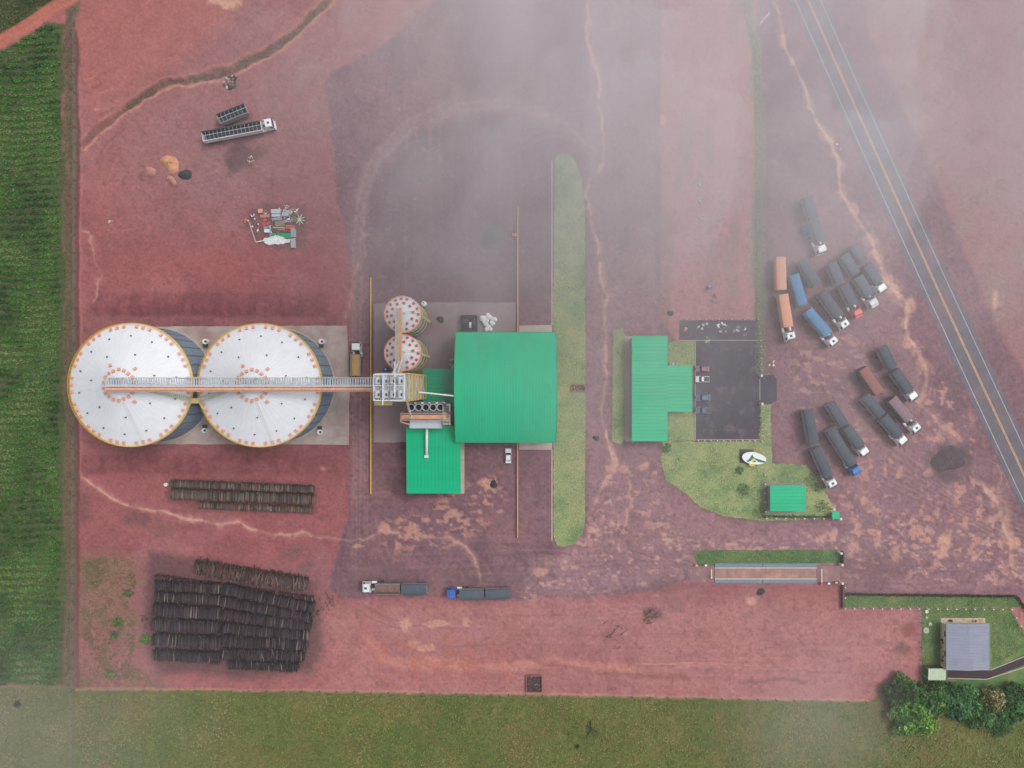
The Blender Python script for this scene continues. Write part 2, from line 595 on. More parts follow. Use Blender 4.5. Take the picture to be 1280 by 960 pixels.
    for k in range(26):
        y = 665 + k * 3.1
        x0 = random.uniform(430, 760)
        blend(line([(x0, y), (x0 + random.uniform(120, 420), y + random.uniform(-12, 8))], 0.9, 1.2, 0.5), C(160, 124, 124) if k % 2 else C(104, 80, 88), 0.25)
    for k in range(20):
        y = 648 + k * 5
        x0 = random.uniform(980, 1120)
        blend(line([(x0, y), (x0 + random.uniform(120, 260), y + random.uniform(-10, 20))], 1.1, 1.3, 0.5), C(162, 126, 126) if k % 2 else C(104, 80, 86), 0.3)
    for k in range(14):                                   # sweep towards the highway
        t = k / 13
        blend(line([(1090 + 30 * t, 600 - 40 * t), (1180 + 20 * t, 640 - 20 * t), (1330, 720 - 50 * t)], 1.1, 1.4, 0.5), C(166, 130, 128) if k % 2 else C(110, 86, 92), 0.3)
    for k in range(40):                                   # red working area, faint machine tracks
        y = random.uniform(755, 858)
        x0 = random.uniform(400, 1080)
        blend(line([(x0, y), (x0 + random.uniform(40, 240), y + random.uniform(-4, 6))], 0.7, 1.1, 0.5), C(196, 136, 126) if k % 2 else C(146, 88, 90), 0.3)
    for k in range(34):
        x0, y = random.uniform(105, 400), random.uniform(20, 360)
        a = random.uniform(-0.6, 0.3)
        L = random.uniform(30, 120)
        blend(line([(x0, y), (x0 + L * math.cos(a), y + L * math.sin(a))], 0.8, 1.2, 0.5), C(186, 122, 116) if k % 2 else C(148, 92, 94), 0.28)

    # ---- crisp paired ruts where lorries turn
    def rut(pts, gap, k, dark=True):
        for o in (-gap / 2, gap / 2):
            q = []
            for i, (x, y) in enumerate(pts):
                a, b_ = pts[max(0, i - 1)], pts[min(len(pts) - 1, i + 1)]
                dx, dy = b_[0] - a[0], b_[1] - a[1]
                d = math.hypot(dx, dy) + 1e-6
                q.append((x - dy / d * o, y + dx / d * o))
            blend(line(q, 0.75, 0.8, 0.5, 0.5), C(102, 74, 80) if dark else C(184, 146, 140), k)
    rr2 = random.Random(77)
    for k in range(34):
        cx, cy = rr2.choice(((800, 690), (1090, 700), (1180, 660), (1020, 470), (560, 700), (470, 690), (1180, 600), (750, 640), (720, 180)))
        R0, a0 = rr2.uniform(25, 95), rr2.uniform(0, 6.28)
        sw = rr2.uniform(0.7, 1.9)
        cx += rr2.uniform(-50, 50)
        cy += rr2.uniform(-25, 25)
        rut([(cx + R0 * math.cos(a0 + sw * i / 9), cy + 0.7 * R0 * math.sin(a0 + sw * i / 9)) for i in range(10)], 8.5, rr2.uniform(0.2, 0.45), k % 3 > 0)
    for k in range(16):
        x0, y0 = rr2.uniform(120, 360), rr2.uniform(210, 350)
        R0, a0, sw = rr2.uniform(30, 90), rr2.uniform(0, 6.28), rr2.uniform(0.6, 1.6)
        rut([(x0 + R0 * math.cos(a0 + sw * i / 9), y0 + 0.6 * R0 * math.sin(a0 + sw * i / 9)) for i in range(10)], 8.0, rr2.uniform(0.1, 0.2), k % 2 > 0)
    for k in range(14):
        x0, y0 = rr2.uniform(430, 1050), rr2.uniform(765, 850)
        R0, a0, sw = rr2.uniform(40, 120), rr2.uniform(0, 6.28), rr2.uniform(0.4, 1.2)
        rut([(x0 + R0 * math.cos(a0 + sw * i / 9), y0 + 0.3 * R0 * math.sin(a0 + sw * i / 9)) for i in range(10)], 8.0, rr2.uniform(0.1, 0.24), k % 2 > 0)
    blend(gm * smooth(0.66, 0.72, fbm(X, Y, 4.2, 203, 2)), C(96, 74, 82), 0.35)
    blend(smooth(0.68, 0.74, fbm(X, Y, 4.6, 207, 2)) * (1 - gm), C(130, 78, 80), 0.35)

    # ---- eroded banks north and south of the big silos (real slopes with gullies)
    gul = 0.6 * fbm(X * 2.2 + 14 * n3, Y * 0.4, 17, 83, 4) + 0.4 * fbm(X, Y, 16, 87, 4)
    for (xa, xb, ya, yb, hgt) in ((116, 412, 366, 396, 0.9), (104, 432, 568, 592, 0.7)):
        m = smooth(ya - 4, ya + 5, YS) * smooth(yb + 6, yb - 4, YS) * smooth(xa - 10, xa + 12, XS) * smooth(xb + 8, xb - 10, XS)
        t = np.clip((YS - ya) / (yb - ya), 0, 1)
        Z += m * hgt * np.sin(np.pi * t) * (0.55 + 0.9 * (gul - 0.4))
        blend(m * smooth(0.42, 0.60, gul), C(118, 72, 76), 0.75)  # slope shade put into the soil colour: dark streaks, then the whole band
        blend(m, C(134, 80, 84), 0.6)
    plat = smooth(390, 398, YS) * smooth(572, 564, YS) * smooth(98, 104, XS) * smooth(440, 432, XS)
    blend(plat, C(150, 98, 100), 0.7)
    blend(plat * smooth(0.55, 0.7, fbm(X * 0.5, Y * 2, 30, 85, 3)), C(128, 84, 88), 0.5)

    # ---- drainage ditch and earth berm at the upper left
    ditch = [(430, -20), (405, 5), (372, 38), (330, 66), (298, 84), (250, 96), (205, 104), (178, 118), (150, 138), (128, 156), (100, 182)]
    m = line(ditch, 4.4, 2.6, 1, 0.4)
    Z -= 0.5 * m
    blend(m, C(118, 86, 80), 0.65)
    blend(m * smooth(0.5, 0.65, n3), C(104, 100, 76), 0.6)
    blend(line([(x + 2, y + 7) for x, y in ditch], 1.2, 1.6), C(206, 146, 128), 0.7)
    blend(line([(x - 2, y - 7) for x, y in ditch], 0.9, 1.6), C(190, 126, 114), 0.5)
    blend(area([(70, 8), (120, -20), (330, -20), (240, 70), (110, 140), (96, 60)], 14), C(178, 112, 104), 0.5)
    for (x, y) in ((270, 4), (284, 8), (292, 2)):
        blend(spot(x, y, 11, 0.5, 2.2), C(212, 166, 146), 0.7)
    for k in range(14):
        x, y = random.uniform(98, 135), random.uniform(100, 165)
        blend(line([(x, y), (x + random.uniform(8, 22), y - random.uniform(3, 14))], 0.9, 1.2), C(134, 80, 76) if k % 2 else C(200, 132, 116), 0.5)
    blend(line([(124, 205), (128, 188), (140, 168), (152, 160)], 1.2, 1.6), C(138, 84, 86), 0.6)
    blend(line([(123, 215), (132, 195), (148, 175)], 0.8, 1.4), C(140, 86, 88), 0.5)

    # ---- pale silt runs (rills)
    tan = C(214, 168, 148)
    for pts, w, k in (
        ([(735, -20), (737, 50), (733, 30), (736, 52), (745, 90), (752, 130), (757, 180), (752, 205), (738, 222), (733, 244), (740, 280), (747, 320), (752, 350), (760, 372), (757, 400), (759, 430), (757, 480), (753, 520), (762, 556), (770, 582)], 1.7, 0.85),
        ([(771, 585), (752, 605), (742, 640)], 1.3, 0.6), ([(788, 600), (790, 630), (778, 670), (776, 690)], 1.3, 0.65),
        ([(757, 540), (770, 570), (774, 580)], 1.2, 0.6),
        ([(952, -20), (972, 15), (982, 55), (994, 84), (1006, 110), (1026, 160), (1043, 190), (1053, 205), (1051, 240), (1062, 262), (1078, 280), (1096, 318), (1108, 352)], 3.0, 0.85),
        ([(1108, 352), (1130, 376), (1136, 420), (1144, 432)], 3.4, 0.75), ([(1150, 440), (1160, 470), (1150, 500)], 4, 0.5),
        ([(1140, 500), (1165, 520), (1190, 540), (1200, 548)], 3, 0.5),
        ([(1217, 600), (1236, 615), (1246, 628), (1250, 640), (1240, 650)], 4, 0.6), ([(1248, 640), (1262, 675), (1270, 720)], 3, 0.55),
        ([(98, 590), (118, 606), (150, 630), (190, 640), (240, 648), (280, 658), (296, 652), (310, 660), (340, 668), (380, 666), (400, 672), (425, 676)], 1.4, 0.7),
        ([(425, 676), (455, 676), (478, 664), (500, 666), (530, 672), (560, 672), (588, 688), (600, 712), (603, 730)], 1.3, 0.5),
        ([(100, 288), (114, 292), (118, 330), (126, 345), (118, 375)], 0.9, 0.4),
        ([(455, 268), (456, 320), (440, 350), (430, 420)], 1.6, 0.3),
    ):
        m = line(pts, w * 0.75, 1.2, 1, 0.9)
        Z -= 0.03 * m
        blend(m * (0.45 + 0.55 * smooth(0.38, 0.56, n3)), tan, k)
        blend(line(pts, w * 2.4, 4.0, 1, 0.9) * smooth(0.5, 0.62, n3), tan, k * 0.45)
    # ---- silt patches left where puddles dried
    pn = fbm(X, Y, 9, 91, 4)
    pn2 = fbm(X * 0.7, Y * 1.2, 6, 95, 3)
    reg = area([(640, 752), (650, 715), (700, 690), (738, 650), (745, 600), (770, 580), (812, 586), (826, 620), (850, 660), (905, 678), (1045, 660), (1100, 640), (1300, 660), (1300, 738), (1060, 724), (870, 690), (830, 735), (700, 748)], 14)
    blend(reg * smooth(0.60, 0.65, pn) * smooth(0.42, 0.60, n2), C(196, 150, 140), 0.6)
    blend(reg * smooth(0.64, 0.70, pn2), C(206, 162, 150), 0.65)
    reg2 = area([(1020, 600), (1060, 520), (1120, 560), (1160, 480), (1130, 420), (1180, 440), (1240, 600), (1270, 690), (1100, 690), (1040, 680)], 16)
    blend(reg2 * smooth(0.60, 0.66, pn), C(196, 146, 132), 0.7)
    reg3 = area([(990, 430), (1080, 420), (1100, 520), (1050, 560), (1000, 520), (985, 470)], 12)
    blend(reg3 * smooth(0.60, 0.66, pn2), C(194, 150, 140), 0.55)
    reg4 = area([(470, 655), (520, 640), (570, 610), (625, 590), (635, 640), (560, 685), (480, 690)], 10)
    blend(reg4 * smooth(0.56, 0.63, pn2), C(206, 154, 136), 0.65)
    for x, y, r, a in ((765, 584, 8, 1), (780, 584, 7, 1), (806, 582, 7, 1.4), (818, 590, 5, 1), (480, 662, 9, 1.2), (567, 640, 8, 1.2), (605, 607, 8, 1.2), (672, 715, 9, 1.5),
                       (1120, 695, 6, 0.6), (1042, 670, 5, 0.4), (1180, 678, 10, 0.8), (1160, 676, 10, 2.2), (1175, 692, 14, 2), (1265, 678, 8, 1), (1134, 428, 7, 1), (1160, 590, 6, 1.0), (1092, 664, 8, 1.6),
                       (506, 782, 9, 1), (544, 780, 18, 5), (582, 781, 5, 1), (515, 806, 10, 2), (530, 812, 12, 2), (940, 750, 9, 1.4), (1135, 380, 8, 0.8), (1068, 262, 8, 1), (1245, 380, 7, 0.45), (829, 150, 4, 0.5), (405, 585, 5, 1), (448, 685, 6, 2)):
        blend(spot(x, y, r * 0.9, 0.25, a), C(212, 162, 142), 0.62)
    # scattered pale crumbs over the gravel
    cr = fbm(X, Y, 5.5, 97, 2)
    blend(gm * smooth(0.74, 0.80, cr) * smooth(0.45, 0.6, n2), C(180, 142, 138), 0.3)
    blend(smooth(0.75, 0.81, fbm(X, Y, 5, 99, 2)) * smooth(0.5, 0.62, n1), C(120, 78, 78), 0.4)
    # lower red yard: pale graded shoulder and darker edge
    blend(line([(460, 800), (480, 826), (560, 832), (640, 836), (690, 824), (740, 836), (790, 838)], 5, 5), C(212, 146, 130), 0.55)
    blend(line([(660, 822), (700, 832), (760, 844), (860, 846)], 3, 3), C(140, 92, 86), 0.5)
    blend(line([(920, 852), (960, 849), (1010, 853)], 2, 2.5), C(126, 82, 86), 0.5)
    blend(line([(790, 829), (920, 830)], 0.7, 0.9, 0.5), C(206, 146, 138), 0.6)
    blend(area([(455, 800), (550, 795), (640, 800), (650, 850), (470, 850)], 12) * smooth(0.45, 0.62, n3), C(170, 106, 96), 0.6)
    # ---- stains: ash burns, oil and wet hollows; also painted shade at the flat green shed
    for x, y, r, a, c, k in ((1188, 576, 27, 1.15, (92, 78, 80), 0.85), (613, 298, 15, 0.95, (104, 94, 102), 0.75), (305, 195, 17, 1.0, (104, 78, 82), 0.8), (293, 206, 8, 0.8, (104, 78, 82), 0.7), (325, 192, 9, 1.1, (128, 100, 84), 0.5),
                              (170, 652, 15, 1.5, (116, 86, 88), 0.7), (205, 660, 22, 2.2, (134, 96, 92), 0.6), (366, 690, 11, 1.0, (124, 92, 90), 0.65), (380, 712, 12, 1.0, (118, 90, 88), 0.6), (400, 650, 4, 1, (110, 80, 80), 0.6),
                              (1127, 812, 9, 1.0, (112, 84, 80), 0.75), (1137, 787, 10, 1.0, (140, 82, 78), 0.75), (1102, 804, 7, 1.4, (130, 96, 96), 0.5), (1120, 775, 4, 1, (120, 84, 82), 0.5),
                              (820, 766, 12, 1.2, (116, 88, 90), 0.6), (845, 760, 9, 1.2, (134, 100, 102), 0.5), (768, 796, 14, 1.6, (146, 100, 98), 0.5), (952, 741, 5, 1, (86, 72, 72), 0.6),
                              (684, 388, 6, 0.7, (106, 88, 92), 0.5), (780, 300, 8, 0.5, (116, 96, 104), 0.4), (650, 690, 8, 0.7, (112, 84, 84), 0.5), (515, 620, 10, 1.3, (92, 74, 78), 0.5), (490, 600, 8, 0.5, (96, 76, 80), 0.5),  # last two: shade below and left of the flat green shed, painted dark
                              (340, 60, 9, 1, (146, 110, 108), 0.5), (920, 490, 1, 1, (90, 80, 80), 0.3), (915, 240, 22, 0.6, (168, 134, 130), 0.3), (480, 720, 40, 2.2, (116, 90, 98), 0.6), (830, 728, 20, 2.0, (116, 88, 94), 0.5), (1090, 715, 60, 3, (120, 90, 94), 0.5)):
        m = spot(x, y, r, 0.45, a)
        blend(m, C(*c), k)
    # darker ground under and around the log stacks, rough weedy corner
    blend(area([(180, 735), (186, 690), (260, 700), (398, 728), (404, 790), (392, 840), (300, 850), (196, 842), (178, 800)], 8), C(96, 74, 76), 0.75)
    blend(area([(208, 598), (300, 596), (394, 606), (394, 646), (250, 640), (208, 628)], 5), C(120, 78, 80), 0.55)
    weed = area([(98, 700), (130, 690), (172, 700), (176, 760), (168, 830), (205, 858), (98, 860)], 14)
    blend(weed * smooth(0.38, 0.58, n2), C(140, 112, 92), 0.75)
    blend(weed * smooth(0.52, 0.64, n3), C(108, 96, 72), 0.75)
    blend(area([(98, 612), (112, 618), (118, 650), (100, 650)], 5), C(112, 82, 80), 0.6)
    blend(area([(395, 560), (402, 556), (440, 556), (440, 640), (400, 640)], 6), C(150, 96, 98), 0.4)

    blend(area([(305, 262), (330, 255), (380, 258), (384, 300), (372, 312), (318, 306), (305, 285)], 5), C(116, 84, 86), 0.6)
    # ---- fence strips, field soil, pasture soil
    blend(area([(82, 12), (92, -30), (98, -30), (97, 880), (82, 880)], 3.5, 1), C(108, 96, 80), 0.85)
    blend(line([(96, 40), (97, 200), (97, 862)], 2.2, 1.5, 0.5, 0.3), C(108, 66, 68), 0.75)
    blend(line([(100.5, 100), (101.5, 300), (101, 600)], 0.9, 1.0, 0.5), C(190, 128, 124), 0.5)
    field = area([(-7000, 63), (0, 63), (55, 28), (80, 30), (81, 300), (82, 858), (-7000, 858)], 3.0, 1)
    rows = 0.5 + 0.5 * np.sin((Y + 1.5 * np.sin(X * 0.07) + 0.01 * X) * 2 * np.pi / 9.2)
    fcol = np.array(C(82, 92, 60))[None, None, :] * (0.85 + 0.2 * rows + 0.4 * (n2 - 0.4))[..., None]
    blend(field, fcol)
    blend(area([(-7000, 55), (-10, 52), (40, 22), (75, -2), (120, -30), (120, -7000), (-7000, -7000)], 3), C(80, 84, 58))
    blend(line([(-300, 240), (-20, 64), (30, 32), (70, 8), (130, -30), (400, -200)], 8, 2.5, 0.5, 0.2), C(186, 112, 96), 0.9)
    blend(line([(-300, 240), (-20, 64), (30, 32), (70, 8), (130, -30)], 1.6, 1.5, 0.5), C(162, 104, 92), 0.5)
    past = area([(-7000, 858), (84, 860), (400, 864), (700, 869), (1090, 876), (1108, 860), (1160, 858), (1300, 862), (7400, 900), (7400, 7000), (-7000, 7000)], 2.0, 0.5)
    pcol = np.array(C(106, 112, 64))[None, None, :] * (0.78 + 0.36 * n2 + 0.14 * (n4 - 0.5))[..., None]
    blend(past, pcol)
    blend(past * smooth(0.5, 0.68, fbm(X, Y, 70, 101, 4)), C(88, 104, 56), 0.55)
    blend(past * smooth(0.52, 0.68, fbm(X, Y, 55, 103, 4)), C(116, 104, 66), 0.6)
    blend(past * smooth(0.6, 0.72, n3), C(124, 114, 74), 0.5)
    blend(area([(-7000, 860), (82, 862), (86, 7000), (-7000, 7000)], 2, 0.5), C(114, 114, 78), 0.7)
    blend(line([(-400, 856), (84, 858)], 2.5, 2, 0.5), C(126, 114, 92), 0.7)
    blend(line([(86, 862), (88, 1200)], 3, 2, 0.5), C(106, 110, 76), 0.8)
    blend(line([(96, 861), (400, 863.5), (700, 868.5), (1085, 876)], 1.6, 1.2, 0.5), C(196, 146, 124), 0.6)
    blend(area([(1105, 862), (1180, 852), (1290, 852), (1290, 872), (1200, 876), (1110, 880)], 4), C(104, 78, 66), 0.8)
    # weedy line on the east fence and around the parking strip
    est = area([(920, -30), (932, -30), (948, 50), (956, 150), (957, 470), (942, 470), (943, 150), (938, 60)], 3.0, 1)
    blend(est, C(124, 136, 108), 0.8)
    blend(est * smooth(0.5, 0.62, n3), C(108, 128, 92), 0.6)

    P = np.stack([(X - 640) * K, (480 - Y) * K, Z], -1).reshape(-1, 3)
    ny, nx = X.shape
    i = (np.arange(ny - 1)[:, None] * nx + np.arange(nx - 1)[None, :]).ravel()
    F = np.stack([i, i + nx, i + nx + 1, i + 1], -1).ravel()
    col *= (0.84 + 0.22 * n4 + 0.2 * (n3 - 0.1))[..., None]
    m = bpy.data.materials.new('ground_soil')
    m.use_nodes = True
    t = m.node_tree
    b = t.nodes['Principled BSDF']
    b.inputs['Roughness'].default_value = 0.95
    b.inputs['Specular IOR Level'].default_value = 0.15
    a = t.nodes.new('ShaderNodeVertexColor')
    a.layer_name = 'Col'
    tc = t.nodes.new('ShaderNodeTexCoord')
    n = t.nodes.new('ShaderNodeTexNoise')
    n.inputs['Scale'].default_value = 1.3
    n.inputs['Detail'].default_value = 8
    n.inputs['Roughness'].default_value = 0.75
    t.links.new(tc.outputs['Object'], n.inputs['Vector'])
    mr = t.nodes.new('ShaderNodeMapRange')
    mr.inputs['From Min'].default_value = 0.3
    mr.inputs['From Max'].default_value = 0.7
    mr.inputs['To Min'].default_value = 0.76
    mr.inputs['To Max'].default_value = 1.24
    t.links.new(n.outputs[0], mr.inputs['Value'])
    mx = t.nodes.new('ShaderNodeMix')
    mx.data_type = 'RGBA'
    mx.blend_type = 'MULTIPLY'
    mx.inputs[0].default_value = 1
    t.links.new(a.outputs[0], mx.inputs[6])
    t.links.new(mr.outputs[0], mx.inputs[7])
    t.links.new(mx.outputs[2], b.inputs['Base Color'])
    bp = t.nodes.new('ShaderNodeBump')
    bp.inputs['Strength'].default_value = 0.5
    bp.inputs['Distance'].default_value = 0.25
    t.links.new(n.outputs[0], bp.inputs['Height'])
    t.links.new(bp.outputs[0], b.inputs['Normal'])
    o = np_mesh('ground', P, F, 4, m, cols=col.reshape(-1, 3), smooth=True)
    tag(o, kind='structure')


make_ground()


# ------------------------------------------------------------------ sheets: lawns, road, pads
def jag(pts, amp, step, seed):
    """pixel polygon -> ragged pixel polygon"""
    r = random.Random(seed)
    out = []
    n = len(pts)
    for i in range(n):
        (x0, y0), (x1, y1) = pts[i], pts[(i + 1) % n]
        L = math.hypot(x1 - x0, y1 - y0)
        k = max(1, int(L / step))
        nx, ny = -(y1 - y0) / (L + 1e-6), (x1 - x0) / (L + 1e-6)
        for j in range(k):
            t = j / k
            a = r.uniform(-amp, amp)
            out.append((x0 + (x1 - x0) * t + nx * a, y0 + (y1 - y0) * t + ny * a))
    return out


def sheet(name, pts, z, m, amp=0.0, step=4.0, seed=1, th=0.0, kind='structure', parent=None):
    P = jag(pts, amp, step, seed) if amp else pts
    P = [W(*p) for p in P]
    b = MB()
    if th:
        b.prism(P, z - th, z)
    else:
        b.add([(x, y, z) for x, y in P], [tuple(range(len(P)))])
    o = b.build(name, m, parent)
    for p in o.data.polygons:
        pass
    return tag(o, kind=kind)


def grassmat(name, c1, c2, c3):
    m = bpy.data.materials.new(name)
    m.use_nodes = True
    t = m.node_tree
    b = t.nodes['Principled BSDF']
    b.inputs['Roughness'].default_value = 0.9
    b.inputs['Specular IOR Level'].default_value = 0.15
    tc = t.nodes.new('ShaderNodeTexCoord')
    n = t.nodes.new('ShaderNodeTexNoise')
    n.inputs['Scale'].default_value = 0.11
    n.inputs['Detail'].default_value = 7
    n.inputs['Roughness'].default_value = 0.7
    t.links.new(tc.outputs['Object'], n.inputs['Vector'])
    cr = t.nodes.new('ShaderNodeValToRGB')
    e = cr.color_ramp.elements
    e[0].position, e[0].color = 0.34, (*c1, 1)
    e[1].position, e[1].color = 0.66, (*c3, 1)
    q = e.new(0.5)
    q.color = (*c2, 1)
    t.links.new(n.outputs[0], cr.inputs[0])
    n2 = t.nodes.new('ShaderNodeTexNoise')
    n2.inputs['Scale'].default_value = 3
    n2.inputs['Detail'].default_value = 6
    t.links.new(tc.outputs['Object'], n2.inputs['Vector'])
    mr = t.nodes.new('ShaderNodeMapRange')
    mr.inputs['From Min'].default_value, mr.inputs['From Max'].default_value = 0.3, 0.7
    mr.inputs['To Min'].default_value, mr.inputs['To Max'].default_value = 0.72, 1.25
    t.links.new(n2.outputs[0], mr.inputs['Value'])
    mx = t.nodes.new('ShaderNodeMix')
    mx.data_type, mx.blend_type = 'RGBA', 'MULTIPLY'
    mx.inputs[0].default_value = 1
    t.links.new(cr.outputs[0], mx.inputs[6])
    t.links.new(mr.outputs[0], mx.inputs[7])
    t.links.new(mx.outputs[2], b.inputs['Base Color'])
    bp = t.nodes.new('ShaderNodeBump')
    bp.inputs['Strength'].default_value = 0.6
    bp.inputs['Distance'].default_value = 0.2
    t.links.new(n2.outputs[0], bp.inputs['Height'])
    t.links.new(bp.outputs[0], b.inputs['Normal'])
    MATS[name] = m
    return m


M_lawn = grassmat('lawn_grass', C(108, 138, 90), C(152, 168, 116), C(178, 176, 124))
M_lawn_d = grassmat('lawn_grass_lush', C(76, 112, 66), C(102, 130, 80), C(138, 146, 96))
LAWNS = {
    'strip': [(694, 196), (700, 192), (710, 192), (719, 200), (727, 224), (731, 262), (732, 420), (731, 655), (727, 668), (718, 679), (706, 684), (696, 682), (692, 670), (691, 400)],
    'office_w': [(766, 412), (779, 410), (781, 420), (781, 548), (776, 556), (765, 552)],
    'office_n': [(835, 427), (869, 427), (869, 457), (835, 457)],
    'office_s': [(835, 515), (869, 515), (869, 551), (835, 551)],
    'main': [(828, 552), (870, 552), (948, 551), (950, 505), (963, 505), (965, 580), (1008, 581), (1024, 602), (1042, 634), (1044, 648), (1000, 650), (952, 651), (905, 645), (876, 634), (856, 616), (832, 600), (826, 575)],
    'scale': [(866, 688), (1048, 687), (1050, 704), (872, 706)],
    'verge': [(1056, 744), (1268, 746), (1282, 770), (1320, 800), (1320, 758.5), (1320, 760), (1056, 759)],
    'house': [(1152, 760), (1262, 760), (1290, 806), (1320, 820), (1320, 858), (1236, 860), (1152, 858)],
}
LAWNS['verge'] = [(1056, 745), (1268, 746), (1276, 759), (1056, 759)]
for i, (k, p) in enumerate(LAWNS.items()):
    sheet('lawn', p, 0.03 + 0.001 * i, M_lawn_d if k in ('verge', 'house', 'scale') else M_lawn, amp=0.7, step=2.5, seed=i)

# highway on the right
YC = [(903, -240), (956, -120), (1010, 0), (1063, 120), (1117, 240), (1171.5, 360), (1227, 480), (1283, 600), (1341, 720), (1460, 960)]


def strip(o0, o1):
    L, R_ = [], []
    for i, (x, y) in enumerate(YC):
        a, b = YC[max(0, i - 1)], YC[min(len(YC) - 1, i + 1)]
        dx, dy = b[0] - a[0], b[1] - a[1]
        d = math.hypot(dx, dy)
        nx, ny = dy / d, -dx / d
        L.append((x + nx * o0, y + ny * o0))
        R_.append((x + nx * o1, y + ny * o1))
    return L, R_


def strip_mesh(name, o0, o1, z, m, parent=None):
    L, R_ = strip(o0, o1)
    b = MB()
    n = len(L)
    b.add([(*W(*p), z) for p in L] + [(*W(*p), z) for p in R_], [(i, i + 1, n + i + 1, n + i) for i in range(n - 1)])
    o = b.build(name, m, parent)
    return o


road = tag(strip_mesh('road', -21, 20, 0.012, M_asph), kind='structure')
strip_mesh('edge_line', -15.1, -14.2, 0.017, M_line_w, road)
strip_mesh('edge_line', 13.9, 14.7, 0.017, M_line_w, road)
strip_mesh('centre_line', -1.15, -0.25, 0.017, M_line_y, road)
strip_mesh('centre_line', 0.35, 1.25, 0.017, M_line_y, road)

# concrete pads
sheet('concrete_pad', [(172, 408.5), (434, 407), (437, 470), (436, 556), (172, 555)], 0.09, M_conc, 0.4, 9, 3, th=0.3)
sheet('concrete_pad', [(467, 380), (530, 378), (645, 378), (645, 414), (640, 414), (640, 552), (467, 553)], 0.07, M_conc3, 0.4, 9, 4, th=0.3)
sheet('concrete_apron', [(649, 407), (690, 406), (690, 415), (649, 415)], 0.06, M_conc2, th=0.2)
sheet('concrete_apron', [(649, 552), (690, 552), (690, 562), (649, 562)], 0.06, M_conc2, th=0.2)
sheet('walkway', [(574, 552), (580.5, 552), (580.5, 617), (574, 617)], 0.08, M_conc2, th=0.2)
sheet('walkway', [(781, 420), (793, 420), (793, 552), (781, 552)], 0.08, mat('walkway_concrete', C(184, 164, 160), 0.85, var=0.1), th=0.2)
sheet('gutter_kerb', [(689.2, 200), (690.6, 200), (690.6, 406), (689.2, 406)], 0.10, M_conc2, th=0.25)
sheet('gutter_kerb', [(689.2, 562), (690.6, 562), (690.6, 676), (689.2, 676)], 0.10, M_conc2, th=0.25)

# car park
pk = sheet('car_park', [(869.5, 426), (948, 426), (950, 470), (966, 468), (971, 474), (971, 500), (962, 506), (951, 505), (950, 549), (870, 549)], 0.05, M_asph2, th=0.2)
sheet('car_park', [(849, 400.5), (947, 400.5), (947, 425), (849, 425)], 0.046, M_asph2, th=0.2)
kb = MB()
for p, q in (((869, 426), (869, 549)), ((869, 549.5), (950, 549.5)), ((849, 425.4), (947, 425.4)), ((949.6, 474), (949.6, 500))):
    (x0, y0), (x1, y1) = W(*p), W(*q)
    kb.box((x0 + x1) / 2, (y0 + y1) / 2, 0.09, max(abs(x1 - x0), 0.16), max(abs(y1 - y0), 0.16), 0.2)
kb.build('kerb', M_conc2, pk)
for yy in (437.5, 538):
    for k in range(5):
        x, y = W(880 + 15 * k, yy)
        b = MB()
        b.box(x, y, 0.056, 0.55, 0.14, 0.006)
        b.box(x, y, 0.0565, 0.14, 0.5, 0.006)
        b.build('bay_mark', mat('worn_mark', C(128, 120, 126), 0.8), pk)

# house drive
sheet('driveway', [(1184, 838), (1237, 838), (1290, 814), (1330, 800), (1330, 818), (1290, 828), (1233, 848.5), (1184, 847)], 0.05, mat('drive_asphalt', C(70, 60, 66), 0.85, var=0.12), th=0.2)
for p, q in (((1184, 847.6), (1233, 849)), ((1233, 849), (1325, 820)), ((1238, 837.5), (1325, 802))):
    (x0, y0), (x1, y1) = W(*p), W(*q)
    b = MB()
    b.box((x0 + x1) / 2, (y0 + y1) / 2, 0.06, math.hypot(x1 - x0, y1 - y0), 0.22, 0.16, math.atan2(y1 - y0, x1 - x0))
    tag(b.build('kerb', M_conc2), kind='structure')


# ------------------------------------------------------------------ big grain silos
def P3(px, py, z):
    x, y = W(px, py, z)
    return Vector((x, y, z))


